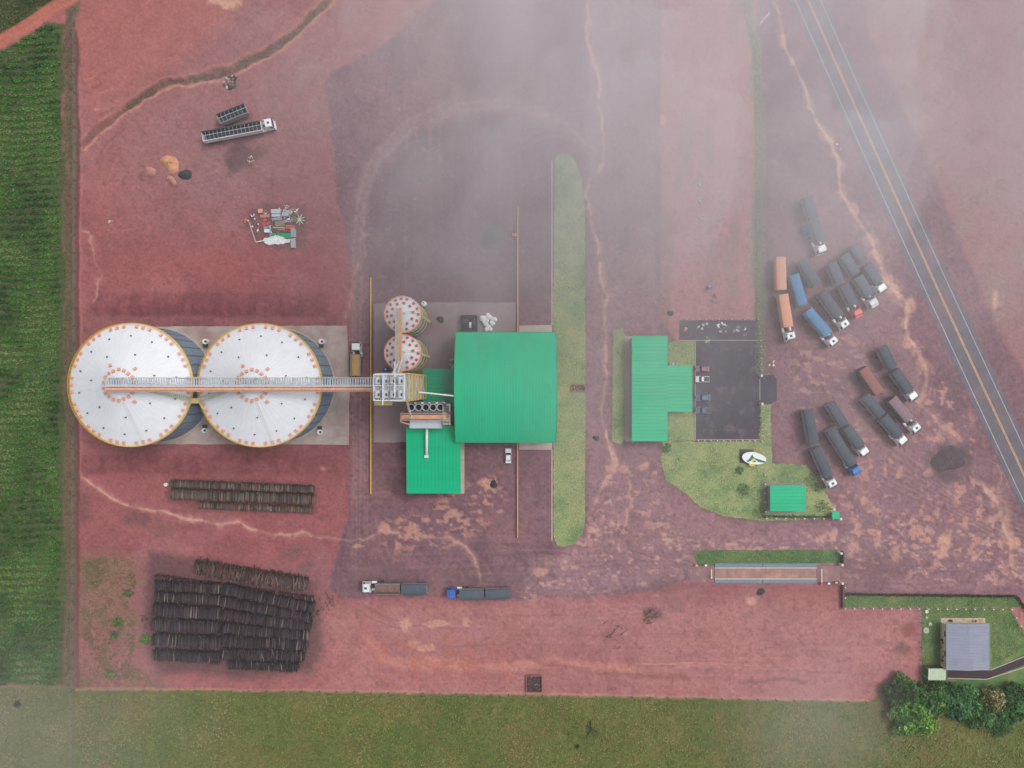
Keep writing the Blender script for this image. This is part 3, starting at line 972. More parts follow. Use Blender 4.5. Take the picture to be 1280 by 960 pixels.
def big_silo(cx_px, cy_px, label):
    he, ht = 13.6, 20.4
    cx, cy = W(cx_px, cy_px, he)
    R = 75.0 * K * (H - he) / H
    t = thing('grain_silo', label, 'silo', (cx, cy, 0), 'large white roofed grain silos')
    b = MB()
    b.lathe(cx, cy, [(R + 0.5, 0.0), (R + 0.5, 0.5), (R, 0.5)], 72)
    b.build('foundation_ring', M_conc2, t)
    prof, z = [], 0.45
    while z < he - 0.95:
        prof += [(R - 0.08, z), (R - 0.08, z + 0.42), (R + 0.14, z + 0.56), (R + 0.14, z + 0.86), (R - 0.08, z + 0.98)]
        z += 1.0
    b = MB()
    b.lathe(cx, cy, prof + [(R, he)], 96)
    w = b.build('wall', M_silo_wall, t)
    sb = MB()
    for i in range(36):
        a = 2 * math.pi * i / 36
        sb.box(cx + (R + 0.1) * math.cos(a), cy + (R + 0.1) * math.sin(a), he / 2 + 0.3, 0.14, 0.22, he - 0.6, a)
    sb.build('wall_stiffener', M_silo_wall, w)
    Re = R + 0.28
    slope = (ht - he) / (Re - 1.1)
    b = MB()
    b.lathe(cx, cy, [(Re, he - 0.12), (Re, he + 0.02), (Re * 0.66 + 0.37, he + (Re * 0.34 - 0.37) * slope), (1.1, ht)], 72)
    roof = b.build('roof', M_silo_roof, t)
    rb = MB()
    for i in range(48):
        a = 2 * math.pi * i / 48
        c, s = math.cos(a), math.sin(a)
        r1 = 3.2 if i % 2 else 1.3
        rb.bar((cx + c * (Re - 0.05), cy + s * (Re - 0.05), he + 0.02), (cx + c * r1, cy + s * r1, he + (Re - r1) * slope), 0.06)
    rb.build('roof_rib', mat('silo_rib', C(222, 226, 230), 0.5, var=0.05), roof)
    b = MB()
    b.lathe(cx, cy, [(1.25, ht - 0.1), (1.25, ht + 0.35), (0.5, ht + 0.6), (0.0, ht + 0.6)], 24)
    b.build('peak_cap', M_galv, roof)
    # walkway rail round the eave
    b = MB()
    n = 72
    for zz in (he + 0.55, he + 1.05):
        for i in range(n):
            a0, a1 = 2 * math.pi * i / n, 2 * math.pi * (i + 1) / n
            b.cyl((cx + (Re + .12) * math.cos(a0), cy + (Re + .12) * math.sin(a0), zz), (cx + (Re + .12) * math.cos(a1), cy + (Re + .12) * math.sin(a1), zz), 0.045, n=5, cap=False)
    for i in range(0, n, 2):
        a0 = 2 * math.pi * i / n
        b.cyl((cx + (Re + .12) * math.cos(a0), cy + (Re + .12) * math.sin(a0), he - 0.1), (cx + (Re + .12) * math.cos(a0), cy + (Re + .12) * math.sin(a0), he + 1.05), 0.045, n=5, cap=False)
    b.lathe(cx, cy, [(Re + 0.0, he - 0.14), (Re + 0.3, he - 0.14), (Re + 0.3, he - 0.04), (Re + 0.01, he - 0.04)], 72)
    b.build('eave_rail', M_yellow, t)
    # vents: one shared hood mesh
    hb = MB()
    hb.box(0, 0, 0.2, 0.66, 0.66, 0.4)
    hb.box(0.06, 0, 0.44, 0.82, 0.76, 0.09, taper=0.9)
    hood = hb.build('roof_vent', M_vent, t, local=True)
    used = False

    def vent(a, r, m=None):
        nonlocal used
        o = hood if not used else inst(hood.data, 'roof_vent', t)
        used = True
        o.location = (r * math.cos(a), r * math.sin(a), he + (Re - r) * slope - 0.05)
        o.rotation_euler = (0, math.atan(slope), a)
        return o
    for g in range(14):
        for d in (-6.7, 0, 6.7):
            vent(math.radians(180 - g * 25.714 + d), Re - 0.9)
    for g in range(18):
        a = math.radians(10 + g * 20)
        vent(a, 3.7 + 0.12 * math.sin(g * 2.1))
    for a in (48, -50, 118):
        vent(math.radians(a), 5.4)
    sm = MB()
    sm.cyl((0, 0, 0), (0, 0, 0.45), 0.16, n=8)
    sm.box(0, 0, 0.3, 0.5, 0.12, 0.12)
    st = None
    for ring, cnt, ph in ((0.52, 7, 0.3), (0.8, 14, 0.16)):
        for i in range(cnt):
            a = ph + 2 * math.pi * i / cnt
            r = Re * ring
            if st is None:
                st = sm.build('cable_bracket', M_dkgrey, t, local=True)
                o = st
            else:
                o = inst(st.data, 'cable_bracket', t)
            o.location = (r * math.cos(a), r * math.sin(a), he + (Re - r) * slope)
            o.rotation_euler = (0, 0, a * 2)
    # roof ladder
    b = MB()
    a0 = math.radians(-78)
    for d in (-0.22, 0.22):
        nx, ny = -math.sin(a0) * d, math.cos(a0) * d
        b.cyl((cx + Re * math.cos(a0) + nx, cy + Re * math.sin(a0) + ny, he + 0.15), (cx + 4.4 * math.cos(a0) + nx, cy + 4.4 * math.sin(a0) + ny, he + (Re - 4.4) * slope + 0.13), 0.03, n=4)
    b.build('roof_ladder', M_galv, t)
    return t, cx, cy, R


s1, s1x, s1y, SR = big_silo(164.3, 481.2, 'huge white conical silo nearest the crop field, leftmost of the pair')
s2, s2x, s2y, SR = big_silo(325.4, 481.6, 'huge white conical silo nearest the elevator tower, right one of the pair')

for i, (x, y, lab) in enumerate(((257, 427, 'small white aeration fan between the big silos, upper one'), (402, 427, 'small white aeration fan right of the big silos, upper one'),
                                 (256, 538, 'small white aeration fan between the big silos, lower one'), (400, 540, 'small white aeration fan right of the big silos, lower one'))):
    X, Y = W(x, y, 1)
    t = thing('aeration_fan', lab, 'fan', (X, Y, 0.09), 'aeration fans at the big silos')
    b = MB()
    b.cyl((X, Y, 0.1), (X, Y, 1.5), 0.75, 0.75, 16)
    b.build('fan_housing', M_cabwhite, t)
    b = MB()
    b.box(X - 0.2, Y - 1.0 * (1 if y < 480 else -1) * 0.9, 0.55, 1.0, 1.4, 0.9)
    b.build('duct', M_dkgrey, t)
    b = MB()
    b.cyl((X + 0.3, Y, 1.45), (X + 0.3, Y, 1.9), 0.3, 0.3, 10)
    b.build('motor', M_dkgrey, t)

# ------------------------------------------------------------------ conveyor gallery above the silos
GZ = 22.6
gx0, gy0 = W(131, 480.5, GZ)
gx1, _ = W(490, 480.5, GZ)
gtop = W(0, 472.2, GZ)[1]
gbot = W(0, 489.2, GZ)[1]
gal = thing('conveyor_gallery', 'long grey and orange conveyor gallery crossing both big silo roofs to the tower', 'conveyor', ((gx0 + gx1) / 2, gy0, 0))
split = W(0, 483.6, GZ)[1]
b = MB()
nseg = int((gx1 - gx0) / 0.62)
for i in range(nseg):
    x = gx0 + (i + 0.5) * (gx1 - gx0) / nseg
    b.box(x, (gtop + split) / 2 + 0.25, GZ, (gx1 - gx0) / nseg - 0.34, gtop - split - 0.5, 0.06)
b.build('walkway_grating', M_grate, gal)
b = MB()
n = 46
for i in range(n):
    x0 = gx0 + 0.5 + i * (gx1 - gx0 - 0.5) / n
    x1 = gx0 + 0.5 + (i + 1) * (gx1 - gx0 - 0.5) / n - 0.05
    yc = (split + gbot) / 2
    b.add([(x0, yc - 0.48, GZ + 0.15), (x1, yc - 0.48, GZ + 0.15), (x1, yc - 0.3, GZ + 0.62), (x0, yc - 0.3, GZ + 0.62), (x0, yc + 0.3, GZ + 0.62), (x1, yc + 0.3, GZ + 0.62), (x1, yc + 0.48, GZ + 0.15), (x0, yc + 0.48, GZ + 0.15)],
          [(0, 1, 2, 3), (3, 2, 5, 4), (4, 5, 6, 7), (0, 3, 4, 7), (1, 6, 5, 2), (0, 7, 6, 1)])
b.build('belt_cover', M_orange, gal)
b = MB()
b.box((gx0 + gx1) / 2, (gtop + split) / 2 - 0.85, GZ + 0.3, gx1 - gx0 - 1, 0.5, 0.5)
b.build('chain_conveyor', M_galv, gal)
for yy, nm in ((gtop, 'truss'), (gbot, 'truss')):
    b = MB()
    for zz in (GZ - 1.5, GZ - 0.06):
        b.bar((gx0, yy, zz), (gx1, yy, zz), 0.16)
    k = 32
    for i in range(k):
        x0, x1 = gx0 + i * (gx1 - gx0) / k, gx0 + (i + 1) * (gx1 - gx0) / k
        b.bar((x0, yy, GZ - 1.5), (x0, yy, GZ - 0.1), 0.1)
        b.bar((x0, yy, GZ - 1.5) if i % 2 else (x0, yy, GZ - 0.1), (x1, yy, GZ - 0.1) if i % 2 else (x1, yy, GZ - 1.5), 0.1)
    b.build(nm, M_galv, gal)
b = MB()
k = 32
for i in range(k + 1):
    x0 = gx0 + i * (gx1 - gx0) / k
    b.bar((x0, gtop, GZ - 0.12), (x0, gbot, GZ - 0.12), 0.12)
    if i < k:
        x1 = gx0 + (i + 1) * (gx1 - gx0) / k
        b.bar((x0, gtop if i % 2 else gbot, GZ - 1.5), (x1, gbot if i % 2 else gtop, GZ - 1.5), 0.09)
b.build('cross_beam', M_galv, gal)
for yy in (gtop - 0.02, split + 0.12):
    b = MB()
    for zz in (GZ + 0.55, GZ + 1.1):
        b.cyl((gx0, yy, zz), (gx1, yy, zz), 0.035, n=5)
    for i in range(60):
        x0 = gx0 + i * (gx1 - gx0) / 59
        b.cyl((x0, yy, GZ - 0.05), (x0, yy, GZ + 1.1), 0.03, n=4)
    b.build('handrail', M_paleyel if yy > 0 else M_white, gal)
b = MB()
for sx, sy in ((s1x, s1y), (s2x, s2y)):
    for dx in (-1.6, 1.6):
        for dy in (gtop - 0.1, gbot + 0.1):
            b.bar((sx + dx, dy, 19.2), (sx + dx, dy, GZ - 1.5), 0.18)
    b.cyl((sx, sy, 20.6), (sx, sy, GZ), 0.35, n=12)
xm = (s1x + s2x) / 2
for dx in (-0.9, 0.9):
    for dy in (gtop - 0.1, gbot + 0.1):
        b.bar((xm + dx, dy, 0), (xm + dx, dy, GZ - 1.5), 0.25)
xm = W(418, 480, 8)[0]
for dx in (-1.0, 1.0):
    for dy in (gtop - 0.1, gbot + 0.1):
        b.bar((xm + dx, dy, 0), (xm + dx, dy, GZ - 1.5), 0.25)
        b.bar((xm - 1.0, dy, 6), (xm + 1.0, dy, 12), 0.12)
b.build('support_leg', M_galv, gal)


def stair(p0, p1, label, w=0.9):
    t = thing('access_stair', label, 'stair', (p1.x, p1.y, p1.z))
    d = (p1 - p0)
    nrm = Vector((-d.y, d.x, 0)).normalized()
    b = MB()
    for s in (-w / 2, w / 2):
        b.bar(p0 + nrm * s, p1 + nrm * s, 0.14)
    b.build('stringer', M_paleyel, t)
    b = MB()
    k = int(d.length / 0.45)
    a = math.atan2(d.y, d.x)
    for i in range(k):
        q = p0 + d * ((i + 0.5) / k)
        b.box(q.x, q.y, q.z + 0.05, 0.34, w, 0.04, a)
    b.build('tread', M_galv, t)
    b = MB()
    for s in (-w / 2, w / 2):
        for h in (0.5, 1.0):
            b.cyl(p0 + nrm * s + Vector((0, 0, h)), p1 + nrm * s + Vector((0, 0, h)), 0.04, n=5)
        for i in range(9):
            q = p0 + d * (i / 8) + nrm * s
            b.cyl(q, q + Vector((0, 0, 1.0)), 0.035, n=4)
    b.build('handrail', M_paleyel, t)
    return t


stair(P3(182, 486.5, 19.2), P3(240, 499, 14.6), 'pale yellow stair running down the left big silo roof to the middle landing')
stair(P3(284, 488.5, 19.0), P3(249, 499.5, 14.6), 'pale yellow stair running down the right big silo roof to the middle landing')
lx, ly = W(244.5, 501, 14)
t = thing('stair_landing', 'pale yellow landing with forked feet hung between the two big silos', 'platform', (lx, ly, 14.0))
b = MB()
b.box(lx, ly, 14.3, 2.6, 1.3, 0.1)
for s in (-1, 1):
    b.bar((lx + s * 1.0, ly - 0.4, 14.25), (lx + s * 2.2, ly - 2.2, 14.1), 0.3)
b.build('deck', M_paleyel, t)
b = MB()
for s in (-1, 1):
    b.cyl((lx + s * 1.25, ly - 0.6, 14.3), (lx + s * 1.25, ly - 0.6, 15.3), 0.04, n=5)
b.cyl((lx - 1.25, ly - 0.6, 15.3), (lx + 1.25, ly - 0.6, 15.3), 0.04, n=5)
b.cyl((lx - 1.25, ly - 0.6, 14.8), (lx + 1.25, ly - 0.6, 14.8), 0.04, n=5)
b.build('handrail', M_yellow, t)
b = MB()
for s in (-1, 1):
    b.bar((lx + s * 0.9, ly, 0.05), (lx + s * 0.9, ly, 14.3), 0.22)
b.build('support_leg', M_galv, t)

# ------------------------------------------------------------------ small hopper silos
def small_silo(cx_px, cy_px, label):
    he, ht = 17.2, 19.6
    cx, cy = W(cx_px, cy_px, he)
    R = 21.3 * K * (H - he) / H
    t = thing('small_silo', label, 'silo', (cx, cy, 0.07), 'two slim silos beside the tower')
    prof, z = [(R, 0.05)], 0.3
    while z < he - 0.2:
        prof += [(R - 0.03, z), (R + 0.05, z + 0.25), (R + 0.05, z + 0.45), (R - 0.03, z + 0.7)]
        z += 0.74
    b = MB()
    b.lathe(cx, cy, prof + [(R, he)], 48)
    w = b.build('wall', M_small_wall, t)
    for zz in (3.2, 8.2, 13.0):
        b = MB()
        b.lathe(cx, cy, [(R + 0.06, zz), (R + 0.22, zz), (R + 0.22, zz + 0.18), (R + 0.06, zz + 0.18)], 40)
        b.build('wall_band', M_paleyel, t)
    sl = (ht - he) / (R - 0.4)
    b = MB()
    b.lathe(cx, cy, [(R + 0.2, he - 0.1), (R + 0.2, he + 0.02), (0.5, ht), (0.0, ht)], 40)
    roof = b.build('roof', M_silo_roof, t)
    b = MB()
    for i in range(20):
        a = 2 * math.pi * i / 20
        b.bar((cx + R * math.cos(a), cy + R * math.sin(a), he + 0.1), (cx + 0.6 * math.cos(a), cy + 0.6 * math.sin(a), ht), 0.07)
    b.build('roof_rib', M_silo_roof, roof)
    b = MB()
    n = 40
    for zz in (he + 0.5, he + 1.0):
        for i in range(n):
            a0, a1 = 2 * math.pi * i / n, 2 * math.pi * (i + 1) / n
            b.cyl((cx + (R + .3) * math.cos(a0), cy + (R + .3) * math.sin(a0), zz), (cx + (R + .3) * math.cos(a1), cy + (R + .3) * math.sin(a1), zz), 0.045, n=5, cap=False)
    for i in range(0, n, 2):
        a0 = 2 * math.pi * i / n
        b.cyl((cx + (R + .3) * math.cos(a0), cy + (R + .3) * math.sin(a0), he - 0.1), (cx + (R + .3) * math.cos(a0), cy + (R + .3) * math.sin(a0), he + 1.0), 0.04, n=4, cap=False)
    b.lathe(cx, cy, [(R + 0.2, he - 0.2), (R + 0.42, he - 0.2), (R + 0.42, he - 0.1), (R + 0.21, he - 0.1)], 40)
    b.build('eave_rail', M_orange, t)
    b = MB()
    b.box(0, 0, 0.18, 0.5, 0.5, 0.36)
    b.box(0, 0, 0.38, 0.72, 0.72, 0.08, taper=0.8)
    hood = None
    rr = random.Random(int(cy_px))
    spots = [(R - 0.55, i * 24 + rr.uniform(-4, 4)) for i in range(15)] + [(R * 0.6, i * 36 + 9) for i in range(10)]
    for k, (r, a) in enumerate(spots):
        if hood is None:
            hood = b.build('roof_vent', M_vent_red, t, local=True)
            o = hood
        else:
            o = inst(hood.data, 'roof_vent', t)
        a = math.radians(a)
        o.location = (r * math.cos(a), r * math.sin(a), he + (R - r) * sl - 0.1)
        o.rotation_euler = (0, math.atan(sl), a)
    b = MB()                                             # caged ladder on the right hand wall, roof rung ladder
    for d in (-0.3, 0.3):
        b.bar((cx + R + 0.6, cy + d - 0.4, 0.2), (cx + R + 0.6, cy + d - 0.4, he + 1.0), 0.08)
    for i in range(40):
        b.bar((cx + R + 0.6, cy - 0.7, 0.5 + i * 0.43), (cx + R + 0.6, cy - 0.1, 0.5 + i * 0.43), 0.05)
    b.build('wall_ladder', M_paleyel, t)
    b = MB()
    for d in (-0.25, 0.25):
        b.bar((cx + 0.6, cy + 0.1 + d, ht + 0.05), (cx + R, cy + 0.6 + d, he + 0.25), 0.08)
    b.build('roof_ladder', M_paleyel, t)
    return cx, cy, R


a1 = small_silo(503.7, 393, 'slim cylindrical silo with red vents farthest from the tower, upper of two')
a2 = small_silo(503.7, 441, 'slim cylindrical silo with red vents next to the tower, lower of two')
z0 = 23.0
xg, yg0 = W(499.2, 385, z0)
_, yg1 = W(499.2, 474, z0)
t = thing('short_conveyor', 'pink topped conveyor walkway crossing the two slim silos to the tower', 'conveyor', (xg, (yg0 + yg1) / 2, 0))
b = MB()
b.box(xg + 0.15, (yg0 + yg1) / 2, z0, 0.75, yg0 - yg1, 0.55)
b.build('belt_cover', M_orange, t)
b = MB()
for i in range(24):
    y = yg1 + (i + 0.5) * (yg0 - yg1) / 24
    b.box(xg - 0.55, y, z0 - 0.1, 0.5, (yg0 - yg1) / 24 - 0.08, 0.05)
b.build('walkway_grating', M_galv, t)
b = MB()
for dx in (-0.85, 0.62):
    for zz in (z0 - 0.35, z0 + 0.5, z0 + 0.95):
        b.cyl((xg + dx, yg0, zz), (xg + dx, yg1, zz), 0.045, n=5)
    for i in range(14):
        y = yg1 + i * (yg0 - yg1) / 13
        b.cyl((xg + dx, y, z0 - 0.4), (xg + dx, y, z0 + 0.95), 0.04, n=4)
b.build('handrail', M_paleyel, t)
b = MB()
for (cx, cy, R) in (a1, a2):
    for dx in (-0.7, 0.7):
        b.bar((xg + dx, cy, 18.6), (xg + dx, cy, z0 - 0.3), 0.14)
b.build('support_leg', M_galv, t)

# ------------------------------------------------------------------ elevator tower
TZ = 41.0
tx0, ty0 = W(468, 467.5, TZ)
tx1, ty1 = W(506, 501, TZ)
tcx, tcy, tw, td = (tx0 + tx1) / 2, (ty0 + ty1) / 2, tx1 - tx0, ty0 - ty1
tower = thing('elevator_tower', 'tall steel lattice elevator tower with yellow storey frames at the gallery end', 'tower', (tcx, tcy, 0.07))
b = MB()
for ix in (-1, 0, 1):
    for iy in (-1, 1):
        b.bar((tcx + ix * tw / 2 * 0.97, tcy + iy * td / 2 * 0.97, 0.05), (tcx + ix * tw / 2 * 0.97, tcy + iy * td / 2 * 0.97, TZ + 1.2), 0.2)
b.build('column', M_galv, tower)
NS = 8
for i in range(1, NS + 1):
    z = TZ * i / NS
    b = MB()
    ex = 0.0 if i == NS else 0.25
    for zz in ((0, 0.55, 1.05) if i < NS else (0,)):
        w = 0.16 if zz == 0 else 0.1
        xa, xb, ya, yb = tcx - tw / 2 - ex, tcx + tw / 2 + ex, tcy - td / 2 - ex, tcy + td / 2 + ex
        b.bar((xa, ya, z + zz), (xb, ya, z + zz), w)
        b.bar((xa, yb, z + zz), (xb, yb, z + zz), w)
        b.bar((xa, ya, z + zz), (xa, yb, z + zz), w)
        b.bar((xb, ya, z + zz), (xb, yb, z + zz), w)
    b.build('storey_frame', M_yellow if i < NS else M_white, tower)
    b = MB()
    k = 12
    for j in range(k):
        b.box(tcx - tw / 2 + (j + 0.5) * tw / k, tcy, z - 0.05, tw / k - (0.22 if i == NS else 0.12), td - 0.2, 0.06)
    b.build('floor_grating', M_grate, tower)
b = MB()
for i in range(NS):
    z0_, z1_ = TZ * i / NS + 0.1, TZ * (i + 1) / NS - 0.1
    s = 1 if i % 2 else -1
    for yy in (tcy - td / 2, tcy + td / 2):
        b.bar((tcx - s * tw / 2, yy, z0_), (tcx + s * tw / 2, yy, z1_), 0.1)
    for xx in (tcx - tw / 2, tcx + tw / 2):
        b.bar((xx, tcy - s * td / 2, z0_), (xx, tcy + s * td / 2, z1_), 0.1)
b.build('bracing', M_white, tower)
rr = random.Random(5)
for i in range(4):
    for j in range(2):
        x, y = tcx - tw / 2 + (i + 0.55) * tw / 4, tcy - td / 2 + (j + 0.5) * td / 2
        b = MB()
        b.box(x, y, TZ + 0.55, rr.uniform(0.7, 1.1), rr.uniform(1.0, 1.7), 1.1)
        b.cyl((x - 0.2, y - 0.8, TZ + 0.7), (x - 0.2, y + 0.8, TZ + 0.7), 0.55, n=12)
        b.build('elevator_head', M_galv if (i + j) % 2 else M_grate, tower)
        b = MB()
        b.box(x + 0.25, y - 0.1, TZ + 1.2, 0.35, 0.6, 0.3)
        b.build('drive_motor', M_dkgrey, tower)
        b = MB()
        b.box(x, y, TZ / 2, 0.45, 0.35, TZ)
        b.build('elevator_leg', M_galv, tower)
b = MB()
zt = TZ + 2.0
for px in (478.6, 493.6):
    x = W(px, 480, zt)[0]
    ya, yb = (W(0, 467, zt)[1], W(0, 506, zt)[1]) if px < 480 else (W(0, 452, zt)[1], W(0, 497, zt)[1])
    b.bar((x, ya, zt), (x, yb, zt), 0.2)
    for q in (0.12, 0.88):
        yy = tcy - td / 2 + td * q
        b.bar((x, yy, TZ), (x, yy, zt), 0.14)
for px0, px1, py in ((468, 506, 468.2), (468, 506, 482), (468, 506, 500.5)):
    xa, xb, yy = W(px0, py, zt)[0], W(px1, py, zt)[0], W(0, py, TZ + 1.1)[1]
    b.bar((tcx - tw / 2, yy, TZ + 1.1), (tcx + tw / 2, yy, TZ + 1.1), 0.14)
for xx in (tcx - tw / 2, tcx + tw / 2, tcx - 0.3 * tw / 2):
    b.bar((xx, tcy - td / 2, TZ + 1.1), (xx, tcy + td / 2, TZ + 1.1), 0.12)
b.build('top_rail', M_white, tower)
b = MB()                                                 # outrigger balcony below the top
zb = TZ - 4.2
xa, ya = W(469, 500, zb)
xb, yb = W(490, 504, zb)
for p, q in (((xa, ya), (xb, ya)), ((xa, yb - 0.4), (xb, yb - 0.4)), ((xa, ya), (xa, yb - 0.4)), ((xb, ya), (xb, yb - 0.4))):
    b.bar((*p, zb), (*q, zb), 0.14)
    b.bar((*p, zb + 1), (*q, zb + 1), 0.1)
b.box((xa + xb) / 2, (ya + yb - 0.4) / 2, zb - 0.1, xb - xa, ya - yb + 0.4, 0.06)
b.build('balcony', M_paleyel, tower)
# spouts
for (p, q, r, m, lab) in (((490, 468, 34), (499, 452, 24), 0.2, M_white, 'thin white spout slanting from tower to slim silo conveyor, left one'),
                       ((497, 468, 33), (503, 446, 22), 0.2, M_white, 'thin white spout slanting from tower to slim silo conveyor, right one'),
                       ((507, 496, 27), (514, 521, 14.5), 0.24, mat('spout_pink', C(226, 212, 212), 0.5), 'pale spout dropping from tower to the orange dryer belt'),
                       ((522, 490, 18), (571, 495.2, 12.6), 0.2, M_cabwhite, 'thin white pipe running from tower base to the large arched roof')):
    p, q = P3(*p), P3(*q)
    t = thing('grain_spout', lab, 'pipe', (q.x, q.y, q.z))
    b = MB()
    b.cyl(p, q, r, n=10)
    b.build('tube', m, t)
    b = MB()
    for f in (0.02, 0.35, 0.68, 0.98):
        c = p.lerp(q, f)
        d = (q - p).normalized() * 0.08
        b.cyl(c - d, c + d, r * 1.5, n=10)
    b.build('flange', m, t)


# ------------------------------------------------------------------ green roofed buildings
def px_rect(x0, y0, x1, y1, z):
    xa, ya = W(x0, y0, z)
    xb, yb = W(x1, y1, z)
    return xa, yb, xb, ya            # xmin, ymin, xmax, ymax


def barrel_shed(x0, y0, x1, y1, he, hc, label):
    xa, ya, xb, yb = px_rect(x0, y0, x1, y1, he)
    t = thing('warehouse', label, 'building', ((xa + xb) / 2, (ya + yb) / 2, 0))
    b = MB()
    n, rise, half = 30, hc - he, (yb - ya) / 2
    rad = (half * half + rise * rise) / (2 * rise)
    am = math.asin(half / rad)
    yc = (ya + yb) / 2

    def arc(k, lift=0.0):
        a = -am + 2 * am * k / n
        return (yc + (rad + lift) * math.sin(a), he + (rad + lift) * math.cos(a) - (rad - rise))
    sheets = 36
    for s in range(sheets):                              # roofing sheets, each with a raised lap
        u0, u1 = xa + (xb - xa) * s / sheets, xa + (xb - xa) * (s + 1) / sheets
        V, F = [], []
        for k in range(n + 1):
            y, z = arc(k)
            y2, z2 = arc(k, 0.03)
            V += [(u0, y, z), (u1 - 0.14, y, z), (u1 - 0.11, y2, z2), (u1 - 0.03, y2, z2), (u1, y, z)]
        for k in range(n):
            for j in range(4):
                F.append((k * 5 + j, k * 5 + j + 1, (k + 1) * 5 + j + 1, (k + 1) * 5 + j))
        b.add(V, F)
    roof = b.build('roof', M_green, t, smooth=False)
    b = MB()
    for s, xx in ((-1, xa), (1, xb)):
        V = []
        for k in range(n + 1):
            y, z = arc(k, -0.05)
            V.append((xx - s * 0.25, y * 0.995 + yc * 0.005, z))
        V += [(xx - s * 0.25, yb - 0.3, 0), (xx - s * 0.25, ya + 0.3, 0)]
        b.add(V, [tuple(range(len(V)))])
    b.build('gable_wall', M_wall, t)
    for s, yy in ((-1, ya), (1, yb)):
        b = MB()
        b.rect(xa + 0.3, yy - s * 0.6, xb - 0.3, yy - s * 0.4, 0, he - 0.2)
        b.build('side_wall', M_wall, t)
        b = MB()
        b.rect(xa - 0.05, yy - s * 0.12, xb + 0.05, yy + s * 0.12, he - 0.22, he + 0.02)
        b.build('gutter', M_dkgreen, roof)
    for s, xx in ((-1, xa), (1, xb)):
        b = MB()
        for k in range(n):
            y0_, z0_ = arc(k, 0.09)
            y1_, z1_ = arc(k + 1, 0.09)
            b.bar((xx, y0_, z0_), (xx, y1_, z1_), 0.14)
        b.build('barge_trim', M_green2, roof)
    d = MB()
    d.rect(xb - 18, ya + 0.33, xb - 12, ya + 0.39, 0, 5.0)
    d.build('door', M_dkgrey, t)
    return t


barrel_shed(570, 415.5, 695, 553, 8.0, 13.4, 'large arched green roof warehouse in the centre of the yard')


def mono_shed(x0, y0, x1, y1, h, m, label, ribs='x', drop=0.5, walls='nesw', name='green_roof_shed', wm=None, cat='building'):
    """near-flat sheet roof with raised seams; walls = sides that carry a wall, the rest stand on posts"""
    xa, ya, xb, yb = px_rect(x0, y0, x1, y1, h)
    t = thing(name, label, cat, ((xa + xb) / 2, (ya + yb) / 2, 0))
    b = MB()
    zl = h - drop
    if ribs == 'x':                                     # seams run along y, roof falls in y
        n = max(4, int((xb - xa) / 0.95))
        for s in range(n):
            u0, u1 = xa + (xb - xa) * s / n, xa + (xb - xa) * (s + 1) / n
            prof = [(u0, 0), (u1 - .12, 0), (u1 - .09, .06), (u1 - .03, .06), (u1, 0)]
            V = [(u, ya, zl + d) for u, d in prof] + [(u, yb, h + d) for u, d in prof]
            b.add(V, [(j, j + 1, j + 6, j + 5) for j in range(4)])
    else:
        n = max(4, int((yb - ya) / 0.95))
        for s in range(n):
            u0, u1 = ya + (yb - ya) * s / n, ya + (yb - ya) * (s + 1) / n
            prof = [(u0, 0), (u1 - .12, 0), (u1 - .09, .06), (u1 - .03, .06), (u1, 0)]
            V = [(xa, u, h + d) for u, d in prof] + [(xb, u, zl + d) for u, d in prof]
            b.add(V, [(j, j + 1, j + 6, j + 5) for j in range(4)])
    roof = b.build('roof', m, t)
    b = MB()
    e = 0.06
    c = [(xa - e, ya - e), (xb + e, ya - e), (xb + e, yb + e), (xa - e, yb + e)]
    zz = [zl, zl, h, h] if ribs == 'x' else [h, zl, zl, h]
    for i in range(4):
        j = (i + 1) % 4
        b.bar((*c[i], zz[i] - 0.08), (*c[j], zz[j] - 0.08), 0.2)
    b.build('fascia', m, roof)
    wm = wm or M_wall
    i_ = 0.35
    sides = {'n': (xa + i_, yb - i_ - .15, xb - i_, yb - i_), 's': (xa + i_, ya + i_, xb - i_, ya + i_ + .15), 'w': (xa + i_, ya + i_ + .16, xa + i_ + .15, yb - i_ - .16), 'e': (xb - i_ - .15, ya + i_ + .16, xb - i_, yb - i_ - .16)}
    for k, r in sides.items():
        if k in walls:
            b = MB()
            b.rect(*r, 0, zl - 0.25)
            b.build('wall', wm, t)
    for k in 'nesw':
        if k not in walls:
            r = sides[k]
            L = max(r[2] - r[0], r[3] - r[1])
            nn = max(2, int(L / 4.5) + 1)
            for q in range(nn):
                f = q / (nn - 1)
                b = MB()
                x = r[0] + (r[2] - r[0]) * f if k in 'ns' else (r[0] + r[2]) / 2
                y = r[1] + (r[3] - r[1]) * f if k in 'ew' else (r[1] + r[3]) / 2
                b.box(x, y, (zl - 0.15) / 2, 0.24, 0.24, zl - 0.15)
                b.build('post', M_dkgrey, t)
    return t, (xa, ya, xb, yb)


mono_shed(508.5, 533, 575, 616.5, 6.6, M_green2, 'flat bright green shed roof with a white pipe, below the dryer', 'x', 0.7, walls='en')
mono_shed(529, 461.5, 571, 508, 5.6, M_dkgreen, 'dark green low roof tucked between tower and arched warehouse', 'y', 0.5, walls='new')
mono_shed(790.5, 420.5, 834.3, 551, 4.4, M_green2, 'long green roof office building beside the car park', 'y', 0.4, walls='nesw')
mono_shed(834.6, 457.5, 865, 514, 3.9, M_green2, 'square green roof annex joined to the office, facing parked cars', 'y', 0.3, walls='nesw')
g, gr = mono_shed(963.5, 607.3, 1006.5, 638.3, 3.6, M_green2, 'green roof gatehouse on the lawn near the weighbridge', 'y', 0.3, walls='nesw', name='gatehouse')
mono_shed(1041, 640.5, 1049, 648, 2.6, M_green2, 'tiny green roof booth at the lawn corner by the entrance', 'y', 0.15, walls='nesw', name='booth', cat='booth')
